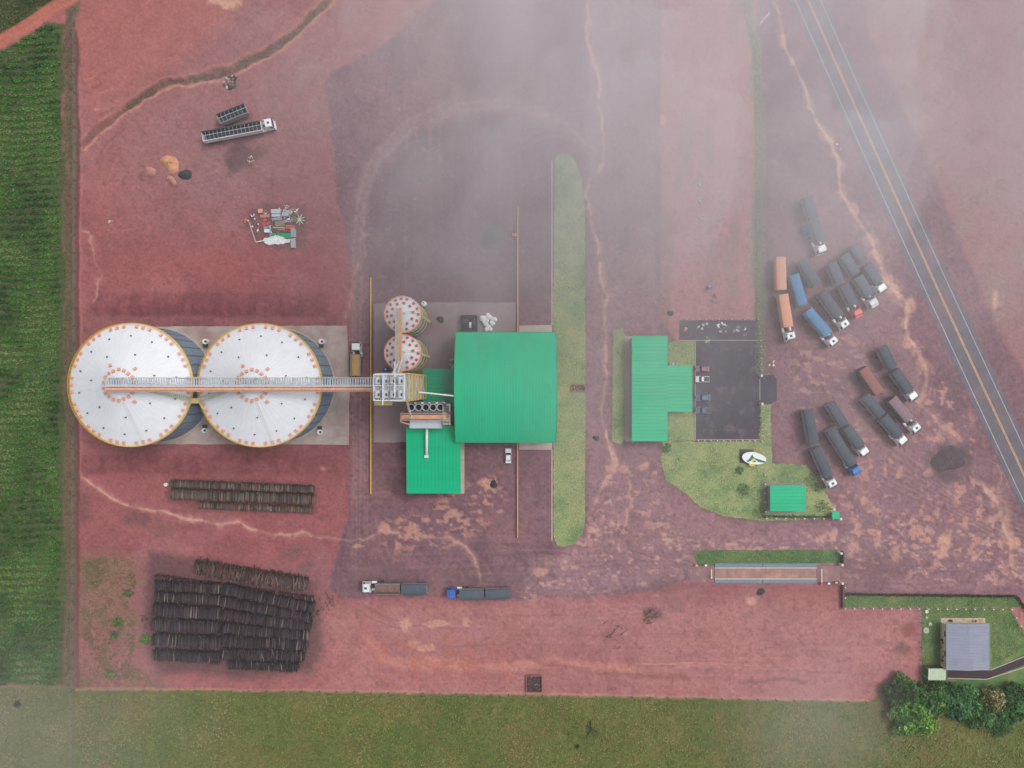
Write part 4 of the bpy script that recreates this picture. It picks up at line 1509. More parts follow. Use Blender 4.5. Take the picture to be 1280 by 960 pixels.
sheet('walkway', [(953, 603.5), (1003, 603.5), (1003, 641), (953, 641)], 0.12, mat('grey_paving', C(150, 146, 152), 0.85, var=0.12), th=0.2)
x0_, y0_ = W(864, 483, 0.5)
b = MB()
xa, ya = W(866, 497)
xb, yb = W(870.5, 482)
b.rect(xa, ya, xb, yb, 0, 0.14)
tag(b.build('entrance_step', M_dkgrey), kind='structure')
ac = thing('air_conditioner', 'small grey cooling unit on the ground at the annex wall', 'cooler', (*W(843, 455, 1), 0.03))
b = MB()
x, y = W(842, 455.2, 1)
b.rect(x - 1.1, y - 0.35, x + 1.1, y + 0.35, 0.03, 1.0)
b.build('casing', M_galv, ac)
for s in (-0.55, 0.55):
    b = MB()
    b.cyl((x + s, y, 1.0), (x + s, y, 1.06), 0.28, n=14)
    b.build('fan_grille', M_dkgrey, ac)

# ------------------------------------------------------------------ grain dryer
DZ = 12.0
dcx, dcy = W(533, 514, DZ)
dr = thing('grain_dryer', 'grey dryer house with five round exhausts and an orange belt', 'machine', (dcx, dcy, 0.07))
xa, ya, xb, yb = px_rect(510, 502, 556, 516, DZ - 1)
b = MB()
b.rect(xa, ya, xb, yb, 0.05, DZ - 1)
b.build('housing', mat('dryer_housing', C(128, 134, 140), 0.55, var=0.14, scale=0.8), dr, bevel=0.05)
for i in range(5):
    x, y = W(514 + 9.1 * i, 509.2, DZ)
    b = MB()
    b.lathe(x, y, [(0.86, DZ - 1.0), (0.86, DZ + 0.2), (0.98, DZ + 0.2), (0.98, DZ + 0.32), (0.8, DZ + 0.32), (0.76, DZ - 0.96)], 24)
    e = b.build('exhaust', M_galv, dr)
    b = MB()
    b.cyl((x, y, DZ - 0.99), (x, y, DZ - 0.94), 0.76, n=24)
    for q in range(3):
        a = q * math.pi / 3
        b.box(x, y, DZ - 0.8, 1.5, 0.16, 0.05, a)
    b.build('fan', M_black, e)
    b = MB()
    x2, y2 = W(518.5 + 9.1 * i, 503.8, DZ)
    b.box(x2, y2, DZ - 0.6, 0.5, 0.5, 0.8)
    b.build('fan_motor', M_cabwhite if i % 2 else M_galv, dr)
xa, ya, xb, yb = px_rect(512, 525.3, 552, 535.5, 11.0)
b = MB()
b.rect(xa, ya, xb, yb, 6.2, 11.0)
b.build('hood', mat('dryer_hood', C(206, 212, 224), 0.45, var=0.08), dr, bevel=0.08)
xa, ya, xb, yb = px_rect(502, 518.3, 558, 523.8, 12.4)
b = MB()
b.rect(xa, ya, xb, yb, 12.0, 12.4)
b.build('belt', M_orange, dr)
b = MB()
for yy in (ya - 0.25, yb + 0.35):
    for zz in (12.0, 12.9, 13.4):
        b.bar((xa - 0.2, yy, zz), (xb + 0.4, yy, zz), 0.1)
    for i in range(12):
        x = xa + i * (xb - xa) / 11
        b.bar((x, yy, 11.8), (x, yy, 13.4), 0.08)
b.build('handrail', M_galv, dr)
b = MB()
for yy in np.linspace(ya - 0.8, yb + 0.5, 6):
    b.bar((xa - 0.1, yy, 0.1), (xa - 0.1, yy, 13.0), 0.16)
b.bar((xa - 0.1, ya - 0.8, 13.0), (xa - 0.1, yb + 0.5, 13.0), 0.16)
b.bar((xa - 0.1, ya - 0.8, 12.0), (xa + 2, ya - 1.5, 11.2), 0.3)
b.build('end_frame', M_orange, dr)
b = MB()
xr0, yr0 = W(554, 505, 12)
xr1, yr1 = W(562.5, 531, 12)
for x in (xr0, xr1):
    for z in (12.0, 12.8):
        b.bar((x, yr0, z), (x, yr1, z), 0.14)
for y in np.linspace(yr0, yr1, 5):
    b.bar((xr0, y, 12.0), (xr1, y, 12.0), 0.14)
for x in (xr0, xr1):
    for y in (yr0, yr1):
        b.bar((x, y, 0.2), (x, y, 12.8), 0.18)
for i in range(8):
    b.box((xr0 + xr1) / 2, yr1 + (i + 0.5) * (yr0 - yr1) / 8, 11.9, xr1 - xr0 - 0.1, (yr0 - yr1) / 8 - 0.2, 0.05)
b.build('side_platform', mat('beige_steel', C(186, 178, 164), 0.6, var=0.15), dr)
b = MB()
for k in range(3):
    x, y = W(556 + 3 * k, 506 + 5 * k, 12.6)
    b.box(x, y, 12.5, 0.9, 0.8, 0.9)
b.build('cyclone_box', M_dkgrey, dr)
# white duct lying down the shed roof
pA, pB = P3(533.6, 535, 8.6), P3(533.2, 571, 7.1)
t = thing('white_duct', 'straight white pipe lying down the flat green shed roof', 'pipe', (pB.x, pB.y, 6.4))
b = MB()
b.cyl(pA, pB, 0.36, n=14)
b.build('tube', M_cabwhite, t, smooth=True)
b = MB()
b.cyl(pB + Vector((0, 0.25, 0.1)), pB + Vector((0, 0.25, -0.9)), 0.42, n=14)
b.box(pB.x, pB.y + 0.1, pB.z + 0.2, 1.1, 0.7, 0.5)
b.build('outlet_elbow', M_cabwhite, t)
for i, (x, y, r, h, m, n, lab, c) in enumerate((
        (482, 463, 0.9, 1.6, M_blue, 'tank', 'blue plastic drum tank standing at the foot of the tower', 'tank'),
        (518.5, 499, 0.7, 2.6, M_red, 'burner', 'red cylindrical burner between tower and dryer exhausts', 'burner'),
        (529.5, 379.5, 0.75, 2.2, M_cabwhite, 'tank', 'small white cylindrical tank by the upper slim silo', 'tank'),
        (206.5, 606, 0.5, 0.9, M_cabwhite, 'drum', 'lone white drum left of the upper log stack', 'drum'),
        (887, 359, 0.6, 1.0, M_blue, 'drum', 'blue drum on red soil above the car park', 'drum'))):
    X, Y = W(x, y, h)
    t = thing(n, lab, c, (X, Y, 0.0))
    b = MB()
    b.lathe(X, Y, [(r * .94, 0.0), (r, 0.06), (r, h * 0.33), (r * 1.04, h * 0.35), (r, h * 0.37), (r, h * 0.66), (r * 1.04, h * 0.68), (r, h * 0.7), (r, h * .94), (r * .8, h), (0, h + 0.04)], 20)
    b.build('shell', m, t, smooth=True)
    b = MB()
    b.cyl((X, Y + r * .4, h), (X, Y + r * .4, h + 0.12), r * .25, n=10)
    b.build('cap', M_dkgrey if m is not M_blue else M_cabwhite, t)


# ------------------------------------------------------------------ trucks
MESH = {}


def cached(key, make):
    if key not in MESH:
        MESH[key] = make()
    return MESH[key]


def raw(b, name, m, bevel=0.0, smooth_=False):
    """mesh datablock only (object removed)"""
    o = b.build(name, m, None, local=True, bevel=bevel, smooth=smooth_)
    me = o.data
    bpy.data.objects.remove(o)
    return me


def wheel_mesh():
    b = MB()
    b.lathe(0, 0, [(0.25, -0.14), (0.46, -0.16), (0.52, -0.1), (0.52, 0.1), (0.46, 0.16), (0.25, 0.14), (0.22, 0.06), (0, 0.06)], 14)
    me = raw(b, 'wheel', M_black)
    for v in me.vertices:                              # axle along local y
        v.co.y, v.co.z = v.co.z, v.co.y
    return me


def trailer_part(root, x0, y0, x1, y1, style, side, seed, ztop=3.25, wid=2.6):
    """trailer = bed mesh with its own sub-parts, local x forward"""
    r = random.Random(seed)
    (ax, ay), (bx, by) = W(x0, y0, ztop), W(x1, y1, ztop)
    L = math.hypot(bx - ax, by - ay)
    a = math.atan2(by - ay, bx - ax)
    loc = ((ax + bx) / 2 - root.location.x, (ay + by) / 2 - root.location.y, -root.location.z)
    w = wid / 2
    b = MB()
    zf = 1.25
    b.box(0, 0, zf, L, wid - 0.1, 0.16)                 # floor
    for s in (-1, 1):
        b.box(0, s * (w - 0.04), (zf + ztop) / 2, L, 0.07, ztop - zf)
        k = max(4, int(L / 0.9))
        for i in range(k + 1):
            b.box(-L / 2 + i * L / k, s * (w + 0.01), (zf + ztop) / 2, 0.1, 0.07, ztop - zf - 0.05)
        b.box(0, s * (w + 0.02), ztop - 0.04, L + 0.06, 0.12, 0.1)
    for s in (-1, 1):
        b.box(s * (L / 2 - 0.04), 0, (zf + ztop) / 2, 0.07, wid - 0.16, ztop - zf)
    tr = b.build('trailer', side, root, local=True)
    tr.location = loc
    tr.rotation_euler = (0, 0, a)
    c = MB()
    for s in (-0.45, 0.45):
        c.box(0, s, 0.98, L * 0.96, 0.14, 0.3)
    c.box(-L / 2 + 0.1, 0, 0.75, 0.12, 2.3, 0.25)
    c.build('chassis', M_dkgrey, tr, local=True)
    wm_ = cached('wheel', wheel_mesh)
    na = 3 if L > 11 else 2
    for i in range(na):
        for s in (-1, 1):
            inst(wm_, 'wheel', tr, (-L / 2 + 1.3 + 1.25 * i, s * (w - 0.22), 0.52))
    for s in (-1, 1):
        g = MB()
        g.box(-L / 2 + 1.3 + 0.625 * (na - 1), s * (w - 0.15), 1.12, 1.25 * na, 0.5, 0.06)
        g.build('mudguard', M_dkgrey, tr, local=True)
    if style in M_tarp:                                 # tarpaulin pulled over bows, sagging between them
        nx, ny = max(10, int(L / 0.42)), 8
        V, F = [], []
        bow = 1.15 + r.uniform(-0.1, 0.1)
        for i in range(nx + 1):
            x = -L / 2 - 0.06 + (L + 0.12) * i / nx
            sag = 0.075 * (0.5 - 0.5 * math.cos(2 * math.pi * (x + 30) / bow))
            for j in range(ny + 1):
                q = -1 + 2 * j / ny
                z = ztop + 0.08 + 0.30 * (1 - abs(q) ** 2.2) - sag * (1 - q ** 4) + r.uniform(-0.012, 0.012)
                V.append((x, q * (w + 0.09), z))
        for i in range(nx):
            for j in range(ny):
                p = i * (ny + 1) + j
                F.append((p, p + ny + 1, p + ny + 2, p + 1))
        o = len(V)                                      # hanging hem
        for i in range(nx + 1):
            x = -L / 2 - 0.06 + (L + 0.12) * i / nx
            hz = 0.3 + 0.06 * math.sin(i * 1.7 + seed) + r.uniform(-0.03, 0.03)
            V += [(x, -(w + 0.11), ztop - hz + 0.1), (x, (w + 0.11), ztop - hz + 0.1)]
        for i in range(nx):
            F.append((i * (ny + 1), o + 2 * i, o + 2 * i + 2, (i + 1) * (ny + 1)))
            F.append((i * (ny + 1) + ny, (i + 1) * (ny + 1) + ny, o + 2 * i + 3, o + 2 * i + 1))
        tb = MB()
        tb.add(V, F)
        tb.build('tarpaulin', M_tarp[style], tr, local=True, smooth=True)
        rp = MB()
        for i in range(int(L / 2.2)):
            x = -L / 2 + 1.1 + i * 2.2
            for s in (-1, 1):
                rp.bar((x, s * (w + 0.125), ztop), (x + 0.15, s * (w + 0.125), zf + 0.2), 0.035)
        rp.build('strap', M_paleyel, tr, local=True)
    elif style in ('grain', 'mixed'):
        nx, ny = 20, 8
        V = [(-L / 2 + 0.1 + (L - 0.2) * i / nx, (-1 + 2 * j / ny) * (w - 0.12), ztop - 0.45 + 0.38 * math.sin(math.pi * j / ny) * (0.7 + 0.3 * math.sin(i * 0.9)) + r.uniform(-0.05, 0.05)) for i in range(nx + 1) for j in range(ny + 1)]
        F = [(i * (ny + 1) + j, (i + 1) * (ny + 1) + j, (i + 1) * (ny + 1) + j + 1, i * (ny + 1) + j + 1) for i in range(nx) for j in range(ny)]
        tb = MB()
        tb.add(V, F)
        tb.build('load', M_load if style == 'grain' else M_load2, tr, local=True, smooth=True)
        if style == 'mixed':
            for s in (1,):
                rl = MB()
                rl.cyl((-L / 2, s * (w - 0.25), ztop + 0.05), (L / 2, s * (w - 0.25), ztop + 0.05), 0.2, n=8)
                rl.build('rolled_tarpaulin', M_tarp['dark'], tr, local=True)
    elif style == 'empty':
        fl = MB()
        fl.box(0, 0, zf + 0.13, L - 0.16, wid - 0.2, 0.05)
        for s in (-1, 1):
            fl.box(0, s * (w - 0.1), (zf + ztop) / 2, L - 0.16, 0.03, ztop - zf - 0.12)
        fl.build('floor_lining', M_bedin, tr, local=True)
        k = max(6, int(L / 1.05))
        for i in range(1, k):
            x = -L / 2 + L * i / k
            bw = MB()
            pts = [(x, -w + 0.08 + (wid - 0.16) * q / 6, ztop + 0.22 * math.sin(math.pi * q / 6)) for q in range(7)]
            for p, q in zip(pts, pts[1:]):
                bw.bar(p, q, 0.06)
            bw.build('bow', M_galv, tr, local=True)
        bm_ = MB()
        bm_.bar((-L / 2, 0, ztop + 0.25), (L / 2, 0, ztop + 0.25), 0.1)
        bm_.build('ridge_bar', M_galv, tr, local=True)
        rl = MB()
        rl.cyl((-L / 2, w - 0.1, ztop + 0.14), (L / 2, w - 0.1, ztop + 0.14), 0.17, n=8)
        rl.build('rolled_tarpaulin', M_tarp['dark'], tr, local=True)
    return a, L


def cab_part(root, x, y, a, m, hatch=True, zt=3.3, sleeper=True):
    cx, cy = W(x, y, zt)
    loc = (cx - root.location.x, cy - root.location.y, -root.location.z)

    def mk():
        b = MB()
        w = 1.22
        prof = [(-1.05, 0.75), (-1.05, 3.15), (-0.85, 3.32), (0.45, 3.36), (0.85, 3.1), (1.12, 2.0), (1.16, 1.2), (1.12, 0.7)]
        n = len(prof)
        V, ws = [], (0.93, 1.0)
        for s in (-1, 1):
            for (px_, pz) in prof:
                sq = 0.9 if pz > 3.0 else 1.0
                V.append((px_, s * w * sq, pz))
        F = [(i, (i + 1) % n, (i + 1) % n + n, i + n) for i in range(n)] + [tuple(range(n)), tuple(range(2 * n - 1, n - 1, -1))]
        b.add(V, F)
        return raw(b, 'cab', m, bevel=0.07)
    cab = inst(cached(('cab', m.name), mk), 'cab', root, loc, (0, 0, a))

    def sub(name, key, fn, mm, bevel=0.0):
        def mk2():
            b = MB()
            fn(b)
            return raw(b, name, mm, bevel)
        return inst(cached((key, mm.name), mk2), name, cab)
    sub('windscreen', 'ws', lambda b: b.add([(1.13, -1.02, 2.02), (1.13, 1.02, 2.02), (0.93, 0.98, 2.98), (0.93, -0.98, 2.98)], [(0, 1, 2, 3)]), M_glass)
    for s in (-1, 1):
        sub('side_window', 'sw%d' % s, lambda b, s=s: b.add([(0.2, s * 1.235, 2.1), (0.95, s * 1.235, 2.1), (0.75, s * 1.17, 2.95), (0.2, s * 1.17, 2.95)], [(0, 1, 2, 3)]), M_glass)
        sub('mirror', 'mi%d' % s, lambda b, s=s: (b.box(1.1, s * 1.48, 2.35, 0.14, 0.26, 0.6), b.bar((1.0, s * 1.2, 2.6), (1.1, s * 1.45, 2.6), 0.06)), M_dkgrey)
        sub('headlight', 'hl%d' % s, lambda b, s=s: b.box(1.2, s * 0.88, 0.95, 0.06, 0.4, 0.2), M_cabwhite)
        sub('fuel_tank', 'ft%d' % s, lambda b, s=s: b.cyl((-2.75, s * 0.98, 0.95), (-1.35, s * 0.98, 0.95), 0.36, n=14), M_cabwhite)
        sub('wheel_arch', 'wa%d' % s, lambda b, s=s: b.box(-3.3, s * 0.98, 1.16, 1.3, 0.55, 0.06), M_dkgrey)
    sub('bumper', 'bu', lambda b: b.box(1.2, 0, 0.6, 0.22, 2.45, 0.42), m, 0.04)
    sub('sun_visor', 'sv', lambda b: b.box(1.06, 0, 3.08, 0.34, 2.1, 0.05), m if m is not M_cabwhite else M_dkgrey)
    if hatch:
        sub('roof_hatch', 'rh', lambda b: b.box(-0.02, 0, 3.37, 0.62, 0.66, 0.07), M_dkgrey, 0.02)
    sub('air_deflector', 'ad', lambda b: b.prism([(-0.92, -0.95), (-0.55, -0.85), (-0.55, 0.85), (-0.92, 0.95)], 3.32, 3.62), m, 0.03)
    sub('side_fairing', 'sf', lambda b: (b.box(-1.28, -1.12, 2.1, 0.42, 0.08, 2.2), b.box(-1.28, 1.12, 2.1, 0.42, 0.08, 2.2)), m)
    sub('frame', 'fr', lambda b: (b.box(-2.4, 0.42, 0.9, 4.2, 0.12, 0.28), b.box(-2.4, -0.42, 0.9, 4.2, 0.12, 0.28), b.box(-3.4, 0, 1.12, 0.9, 0.9, 0.1), b.box(-1.5, 0, 1.5, 0.3, 0.9, 0.9)), M_dkgrey)
    wm_ = cached('wheel', wheel_mesh)
    for xx in (0.35, -2.95, -4.1):
        for s in (-1, 1):
            inst(wm_, 'wheel', cab, (xx, s * 1.02, 0.52))
    return cab


def truck(label, trailers, cab, m, styles, side=M_bedwall, heading=None, hatch=True, group='lorries parked in the rows', name='truck', seed=1):
    x0, y0 = W(cab[0], cab[1], 3.3)
    root = thing(name, label, 'truck', (x0, y0, 0.0), group)
    last = trailers[-1]
    a = math.atan2(-(last[3] - last[1]), last[2] - last[0])
    if heading is not None:
        a = heading
    for i, t in enumerate(trailers):
        trailer_part(root, *t, styles[i % len(styles)], side, seed * 7 + i)
    cab_part(root, cab[0], cab[1], a, m, hatch)
    if len(trailers) > 1:
        p, q = P3(trailers[0][2], trailers[0][3], 1.0), P3(trailers[1][0], trailers[1][1], 1.0)
        b = MB()
        b.bar(p, q, 0.18)
        b.bar(p + (p - q) * 0.0, q, 0.1)
        b.build('drawbar', M_dkgrey, root)
    return root


def head(x0, y0, x1, y1):
    return math.atan2(-(y1 - y0), x1 - x0)


truck('white cab truck with two charcoal trailers, topmost, beside the blue tank', [(1009, 246, 1017, 272), (1018, 276, 1026, 301)], (1028, 311), M_cabwhite, ['slate'], seed=1, hatch=False, heading=head(1018, 276, 1030, 312))
truck('white cab truck with two orange tarped trailers, at the lot edge by the fence', [(975.8, 321.5, 977, 362), (979, 368, 985.3, 408.5)], (989, 420), M_cabwhite, ['orange'], side=M_tarp['orange'], seed=2, heading=head(980, 390, 987, 420))
truck('white cab truck with two bright blue tarped trailers, bent in the middle', [(992.5, 343.5, 1003.5, 381), (1010, 388, 1035.4, 418)], (1042, 426.5), M_cabwhite, ['blue'], seed=3)
truck('white cab truck with dark tarps parked between the blue tarped rig and the red cab', [(1003, 325, 1021, 356), (1028, 366, 1049, 395)], (1056.5, 405), M_cabwhite, ['slate', 'dark'], seed=4)
truck('red cab truck with two dark tarped trailers', [(1040, 329, 1050, 353), (1055, 356, 1067.5, 381)], (1073, 391), M_red, ['slate', 'dark'], seed=5, hatch=False)
truck('pale cab truck with dark tarps parked just right of the red cab', [(1055.5, 319, 1070, 342), (1073.5, 346, 1087.5, 369)], (1092.5, 378), mat('cab_pale', C(214, 220, 228), 0.35, var=0.05), ['slate'], seed=6, hatch=False)
truck('white cab truck with dark tarps nearest the highway in the upper row', [(1067, 307, 1080, 327), (1084, 331, 1098, 353)], (1103, 360), M_cabwhite, ['slate'], seed=7, hatch=False)
truck('white cab truck with two charcoal trailers, upper right of the middle row', [(1103, 434, 1116, 460), (1118.5, 463.5, 1137, 489)], (1142, 495), M_cabwhite, ['dark'], seed=8, hatch=False)
truck('white cab truck with a brown trailer and a mauve trailer', [(1078.5, 461, 1099, 491), (1115, 498.5, 1137, 525)], (1146, 535), M_cabwhite, ['brown', 'mauve'], side=M_beddark, seed=9)
truck('white cab truck with dark tarps next to the brown trailer rig, below it', [(1082, 496, 1102, 519), (1104.5, 522, 1124, 544)], (1129, 550.5), M_cabwhite, ['dark'], seed=10, hatch=False)
truck('white cab truck with dark tarps parked just above the blue cab', [(1038.5, 505, 1055, 531), (1058.5, 534.5, 1076, 558)], (1081, 564.5), M_cabwhite, ['dark'], seed=11, hatch=False)
truck('bright blue cab truck with one long charcoal trailer', [(1038, 537, 1066, 581)], (1071, 588.5), M_cabblue, ['dark'], seed=12, hatch=False)
truck('white cab truck with two dark trailers parked closest to the green gatehouse', [(1010, 511.5, 1017.5, 555), (1020, 560, 1036, 596)], (1041, 604.5), M_cabwhite, ['dark'], seed=13, heading=head(1020, 560, 1042, 600))
truck('white cab truck with one loaded open trailer and one tarped, on the lower haul road', [(533, 737, 502, 737), (499.5, 737, 468.5, 737)], (456.8, 735.3), M_cabwhite, ['slate', 'mixed'], group='lorries on the lower haul road', seed=14)
truck('blue cab truck with two slate tarped trailers on the lower haul road', [(638, 742.5, 607, 743.5), (604.5, 743.7, 574.5, 744)], (564.5, 742.8), M_cabblue, ['slate'], group='lorries on the lower haul road', seed=15, hatch=False)
truck('white cab truck with one long empty white sided hopper trailer, on red soil', [(252.5, 170.5, 326, 156.5)], (335, 153.3), M_cabwhite, ['empty'], group='lorries on the upper left red yard', seed=16, side=M_white)
truck('white cab truck with tan grain load passing under the gallery', [(444.2, 470, 444.2, 442.5)], (444.6, 433), M_cabwhite, ['grain'], group='lorry on the intake lane', seed=17, hatch=False)
# lone trailer
x0, y0 = W(290, 142, 0)
t = thing('parked_trailer', 'short empty grey trailer uncoupled beside the white hopper truck', 'trailer', (x0, y0, 0))
trailer_part(t, 272.5, 148.7, 307, 134.8, 'empty', M_bedwall, 99)


# ------------------------------------------------------------------ cars
def car(label, x, y, a, m, pickup=False, L=4.4, w=1.78, roofm=None):
    X, Y = W(x, y, 1.2)
    t = thing('pickup' if pickup else 'car', label, 'car', (X, Y, 0.05), 'parked cars', a)
    b = MB()
    hl = L / 2
    lower = [(-hl, 0.35), (-hl, 0.85), (-hl + 0.15, 0.98), (hl - 1.25, 0.98), (hl - 0.15, 0.82), (hl, 0.62), (hl, 0.35)]
    n = len(lower)
    V = [(p, s * w / 2 * (0.94 if z > 0.9 else 1), z) for s in (-1, 1) for p, z in lower]
    b.add(V, [(i, (i + 1) % n, (i + 1) % n + n, i + n) for i in range(n)] + [tuple(range(n)), tuple(range(2 * n - 1, n - 1, -1))])
    b.build('body', m, t, local=True, bevel=0.06)
    c0, c1 = (-0.55, 0.95) if pickup else (-hl + 0.55, 0.85)
    b = MB()
    V = []
    for z, i0, i1, ww in ((0.98, 0, 0, 0.86), (1.45, 0.32, 0.55, 0.72)):
        for s in (-1, 1):
            V += [(c0 + i0, s * w / 2 * ww / 0.86 * 0.9, z), (c1 - i1, s * w / 2 * ww / 0.86 * 0.9, z)]
    b.add(V, [(0, 1, 5, 4), (2, 6, 7, 3), (0, 4, 6, 2), (1, 3, 7, 5), (4, 5, 7, 6), (0, 2, 3, 1)])
    cb = b.build('cabin_glass', M_glass, t, local=True)
    b = MB()
    b.box((c0 + 0.36 + c1 - 0.6) / 2, 0, 1.475, c1 - 0.5 - c0 - 0.3, w * 0.74, 0.06)
    b.build('roof', roofm or m, t, local=True, bevel=0.025)
    if pickup:
        b = MB()
        b.box(-hl + 0.85, 0, 0.985, 1.5, w * 0.78, 0.03)
        b.build('load_bed', M_dkgrey, t, local=True)

    for sx in (-hl + 0.8, hl - 0.85):
        for s in (-1, 1):
            b = MB()
            b.cyl((sx, s * (w / 2 - 0.2), 0.3), (sx, s * (w / 2 + 0.01), 0.3), 0.31, n=14)
            b.build('wheel', M_black, t, local=True)
    for s in (-1, 1):
        b = MB()
        b.box(hl - 0.02, s * w * 0.34, 0.68, 0.08, 0.4, 0.14)
        b.build('headlight', M_cabwhite, t, local=True)
        b = MB()
        b.box(c1 - 0.15, s * (w / 2 + 0.08), 1.02, 0.14, 0.2, 0.14)
        b.build('mirror', m, t, local=True)
    b = MB()
    b.box(-hl - 0.01, 0, 0.5, 0.06, w * 0.9, 0.18)
    b.build('rear_bumper', M_dkgrey, t, local=True)
    return t


car('white pickup parked nose in beside the office annex', 878.5, 474, math.pi, M_cabwhite, True, L=3.9, w=1.7)
car('maroon car parked above the white pickup', 878.5, 461, math.pi, M_carred, L=3.8, w=1.6)
car('dark blue car parked just below the white pickup', 879, 497, math.pi, M_carblue, L=4.3)
car('dark blue pickup parked lowest in the car park row', 879.5, 513, math.pi, M_carblue, True, L=4.6, w=1.85)
car('white sedan standing alone below the arched warehouse', 635.3, 570, math.pi / 2, M_cabwhite, L=4.1, w=1.65)
# small red loader at the guard rail
X, Y = W(643, 291, 1)
t = thing('loader', 'small red loader with black forks beside the yellow guard rail', 'loader', (X, Y, 0))
b = MB()
b.box(X, Y - 0.5, 0.85, 1.35, 1.1, 0.9)
b.build('body', M_red, t, bevel=0.08)
b = MB()
b.box(X, Y + 0.45, 1.1, 1.1, 0.8, 1.3)
b.build('operator_cage', M_dkgrey, t)
b = MB()
for s in (-0.35, 0.35):
    b.bar((X + s, Y + 0.9, 0.2), (X + s, Y + 2.1, 0.2), 0.12)
    b.bar((X + s, Y + 0.9, 0.2), (X + s, Y + 0.9, 1.9), 0.12)
b.build('fork', M_black, t)
for sx in (-0.62, 0.62):
    for sy in (-0.8, 0.5):
        b = MB()
        b.cyl((X + sx * 0.85, Y + sy, 0.34), (X + sx * 1.15, Y + sy, 0.34), 0.34, n=12)
        b.build('wheel', M_black, t)


# ------------------------------------------------------------------ log stacks
def log_stack(label, x0, y0, x1, y1, w_px, h, m, seed, group, messy=0.0, dia=0.22):
    """a long rick: logs lie across the run, piled h metres high"""
    r = np.random.default_rng(seed)
    zc = h * 0.8
    A, B = Vector((*W(x0, y0, zc), 0)), Vector((*W(x1, y1, zc), 0))
    d = B - A
    L = d.length
    a = math.atan2(d.y, d.x)
    mid = (A + B) / 2
    t = thing('log_stack', label, 'log stack', (mid.x, mid.y, 0), group, a)
    nlay = max(2, int(h / (dia * 0.88)))
    V, F = [], []
    ns = 6
    ang = np.arange(ns) * 2 * np.pi / ns
    wlen = (w_px - 1.4) * K * (H - zc) / H
    prof = 0.75 + 0.25 * np.interp(np.linspace(0, 1, 60), np.linspace(0, 1, 12), r.random(12))
    cnt = 0
    for k in range(nlay):
        n = int(L / dia)
        for i in range(n):
            u = (i + 0.5 * (k % 2) + r.uniform(-0.2, 0.2)) / n
            if u > 1 or (k + 1) * dia * 0.88 > h * prof[min(59, int(u * 59))] + 0.15:
                continue
            rad = dia * r.uniform(0.34, 0.62)
            x = -L / 2 + u * L
            yy = r.normal(0, 0.16 + messy * 0.5)
            z = dia * 0.45 + k * dia * 0.88 + r.uniform(-0.03, 0.03)
            hl = wlen / 2 * r.uniform(0.82, 1.06)
            sk = r.normal(0, 0.05 + messy * 0.35)
            tl = r.normal(0, 0.012 + messy * 0.12)
            r2 = rad * r.uniform(0.75, 1.0)
            for s, rr_ in ((-1, rad), (1, r2)):
                cx, cy, cz = x + s * hl * math.sin(sk), yy + s * hl * math.cos(sk), max(rad, z + s * tl * hl)
                for q in ang:
                    V.append((cx + rr_ * math.cos(q), cy, cz + rr_ * math.sin(q)))
            o = cnt * 2 * ns
            for q in range(ns):
                F += [o + q, o + (q + 1) % ns, o + ns + (q + 1) % ns, o + ns + q]
            F += [o, o + 1, o + 2, o + 3, o, o + 3, o + 4, o + 5, o + ns, o + ns + 3, o + ns + 2, o + ns + 1, o + ns, o + ns + 5, o + ns + 4, o + ns + 3]
            cnt += 1
    tone = np.clip(np.exp(r.normal(-0.05, 0.42, cnt)), 0.3, 2.6)
    pale = (r.random(cnt) < 0.035)
    base = np.array(m)
    cols = base[None, :] * tone[:, None] * (1 + r.normal(0, 0.10, (cnt, 3)))
    cols = np.clip(cols, 0.005, 0.6)
    cols[pale] = np.array(C(150, 134, 124)) * r.uniform(0.6, 1.1, (pale.sum(), 1))
    o = np_mesh('logs', np.array(V), np.array(F, dtype=np.int32), 4, MATS.get('log_wood') or leafmat('log_wood', rough=0.9), t, np.repeat(cols, 2 * ns, axis=0))
    tag(o, kind='stuff')
    b = MB()
    for s in (-wlen * 0.3, wlen * 0.3):
        b.box(0, s, 0.06, L, 0.16, 0.12)
    b.build('bearer', M_dead, t, local=True)
    return t


UB, DB, BB = C(108, 94, 88), C(70, 61, 66), C(100, 80, 76)
G1, G2 = 'log ricks below the big silos', 'log ricks of the dark block'
log_stack('upper thin grey log rick of the stack just below the big silos', 213, 604.5, 391.5, 612, 9.5, 2.1, UB, 1, G1)
log_stack('wide middle log rick of the stack just below the big silos', 213, 617.5, 391.5, 624.5, 12.5, 2.3, UB, 2, G1)
log_stack('short lower log rick of the stack just below the big silos', 249, 631.5, 390.5, 637.5, 8.5, 1.6, UB, 3, G1)
log_stack('loose brown log heap lying above the dark log block', 244, 709, 383, 731, 17, 1.6, BB, 4, G2, messy=0.5)
log_stack('brown long thin log rick topping the dark log block', 193, 722, 391, 750, 8, 1.3, BB, 5, G2, messy=0.1)
rowsL = [(731.5, 736, 13), (745.5, 750, 13), (762.5, 767.5, 15.5), (780.5, 785, 15.5), (799.5, 804, 15.5), (819, 823, 13.5)]
nth = ['first', 'second', 'third', 'fourth', 'fifth', 'sixth', 'seventh']
for i, (ya, yb, w) in enumerate(rowsL):
    log_stack('dark log rick, %s from the top in the left column of the block' % nth[i], 190 if i > 1 else 193, ya, 274, yb, w, 2.5 - 0.1 * (i == 5), DB, 20 + i, G2, messy=0.04 + (0.12 if i == 5 else 0))
rowsR = [(736, 760, 14, 391), (751.5, 772, 13, 388), (768.5, 783, 14, 388), (785, 794, 14, 385), (801, 806, 15, 384), (818, 820, 14, 380), (831, 834, 11, 372)]
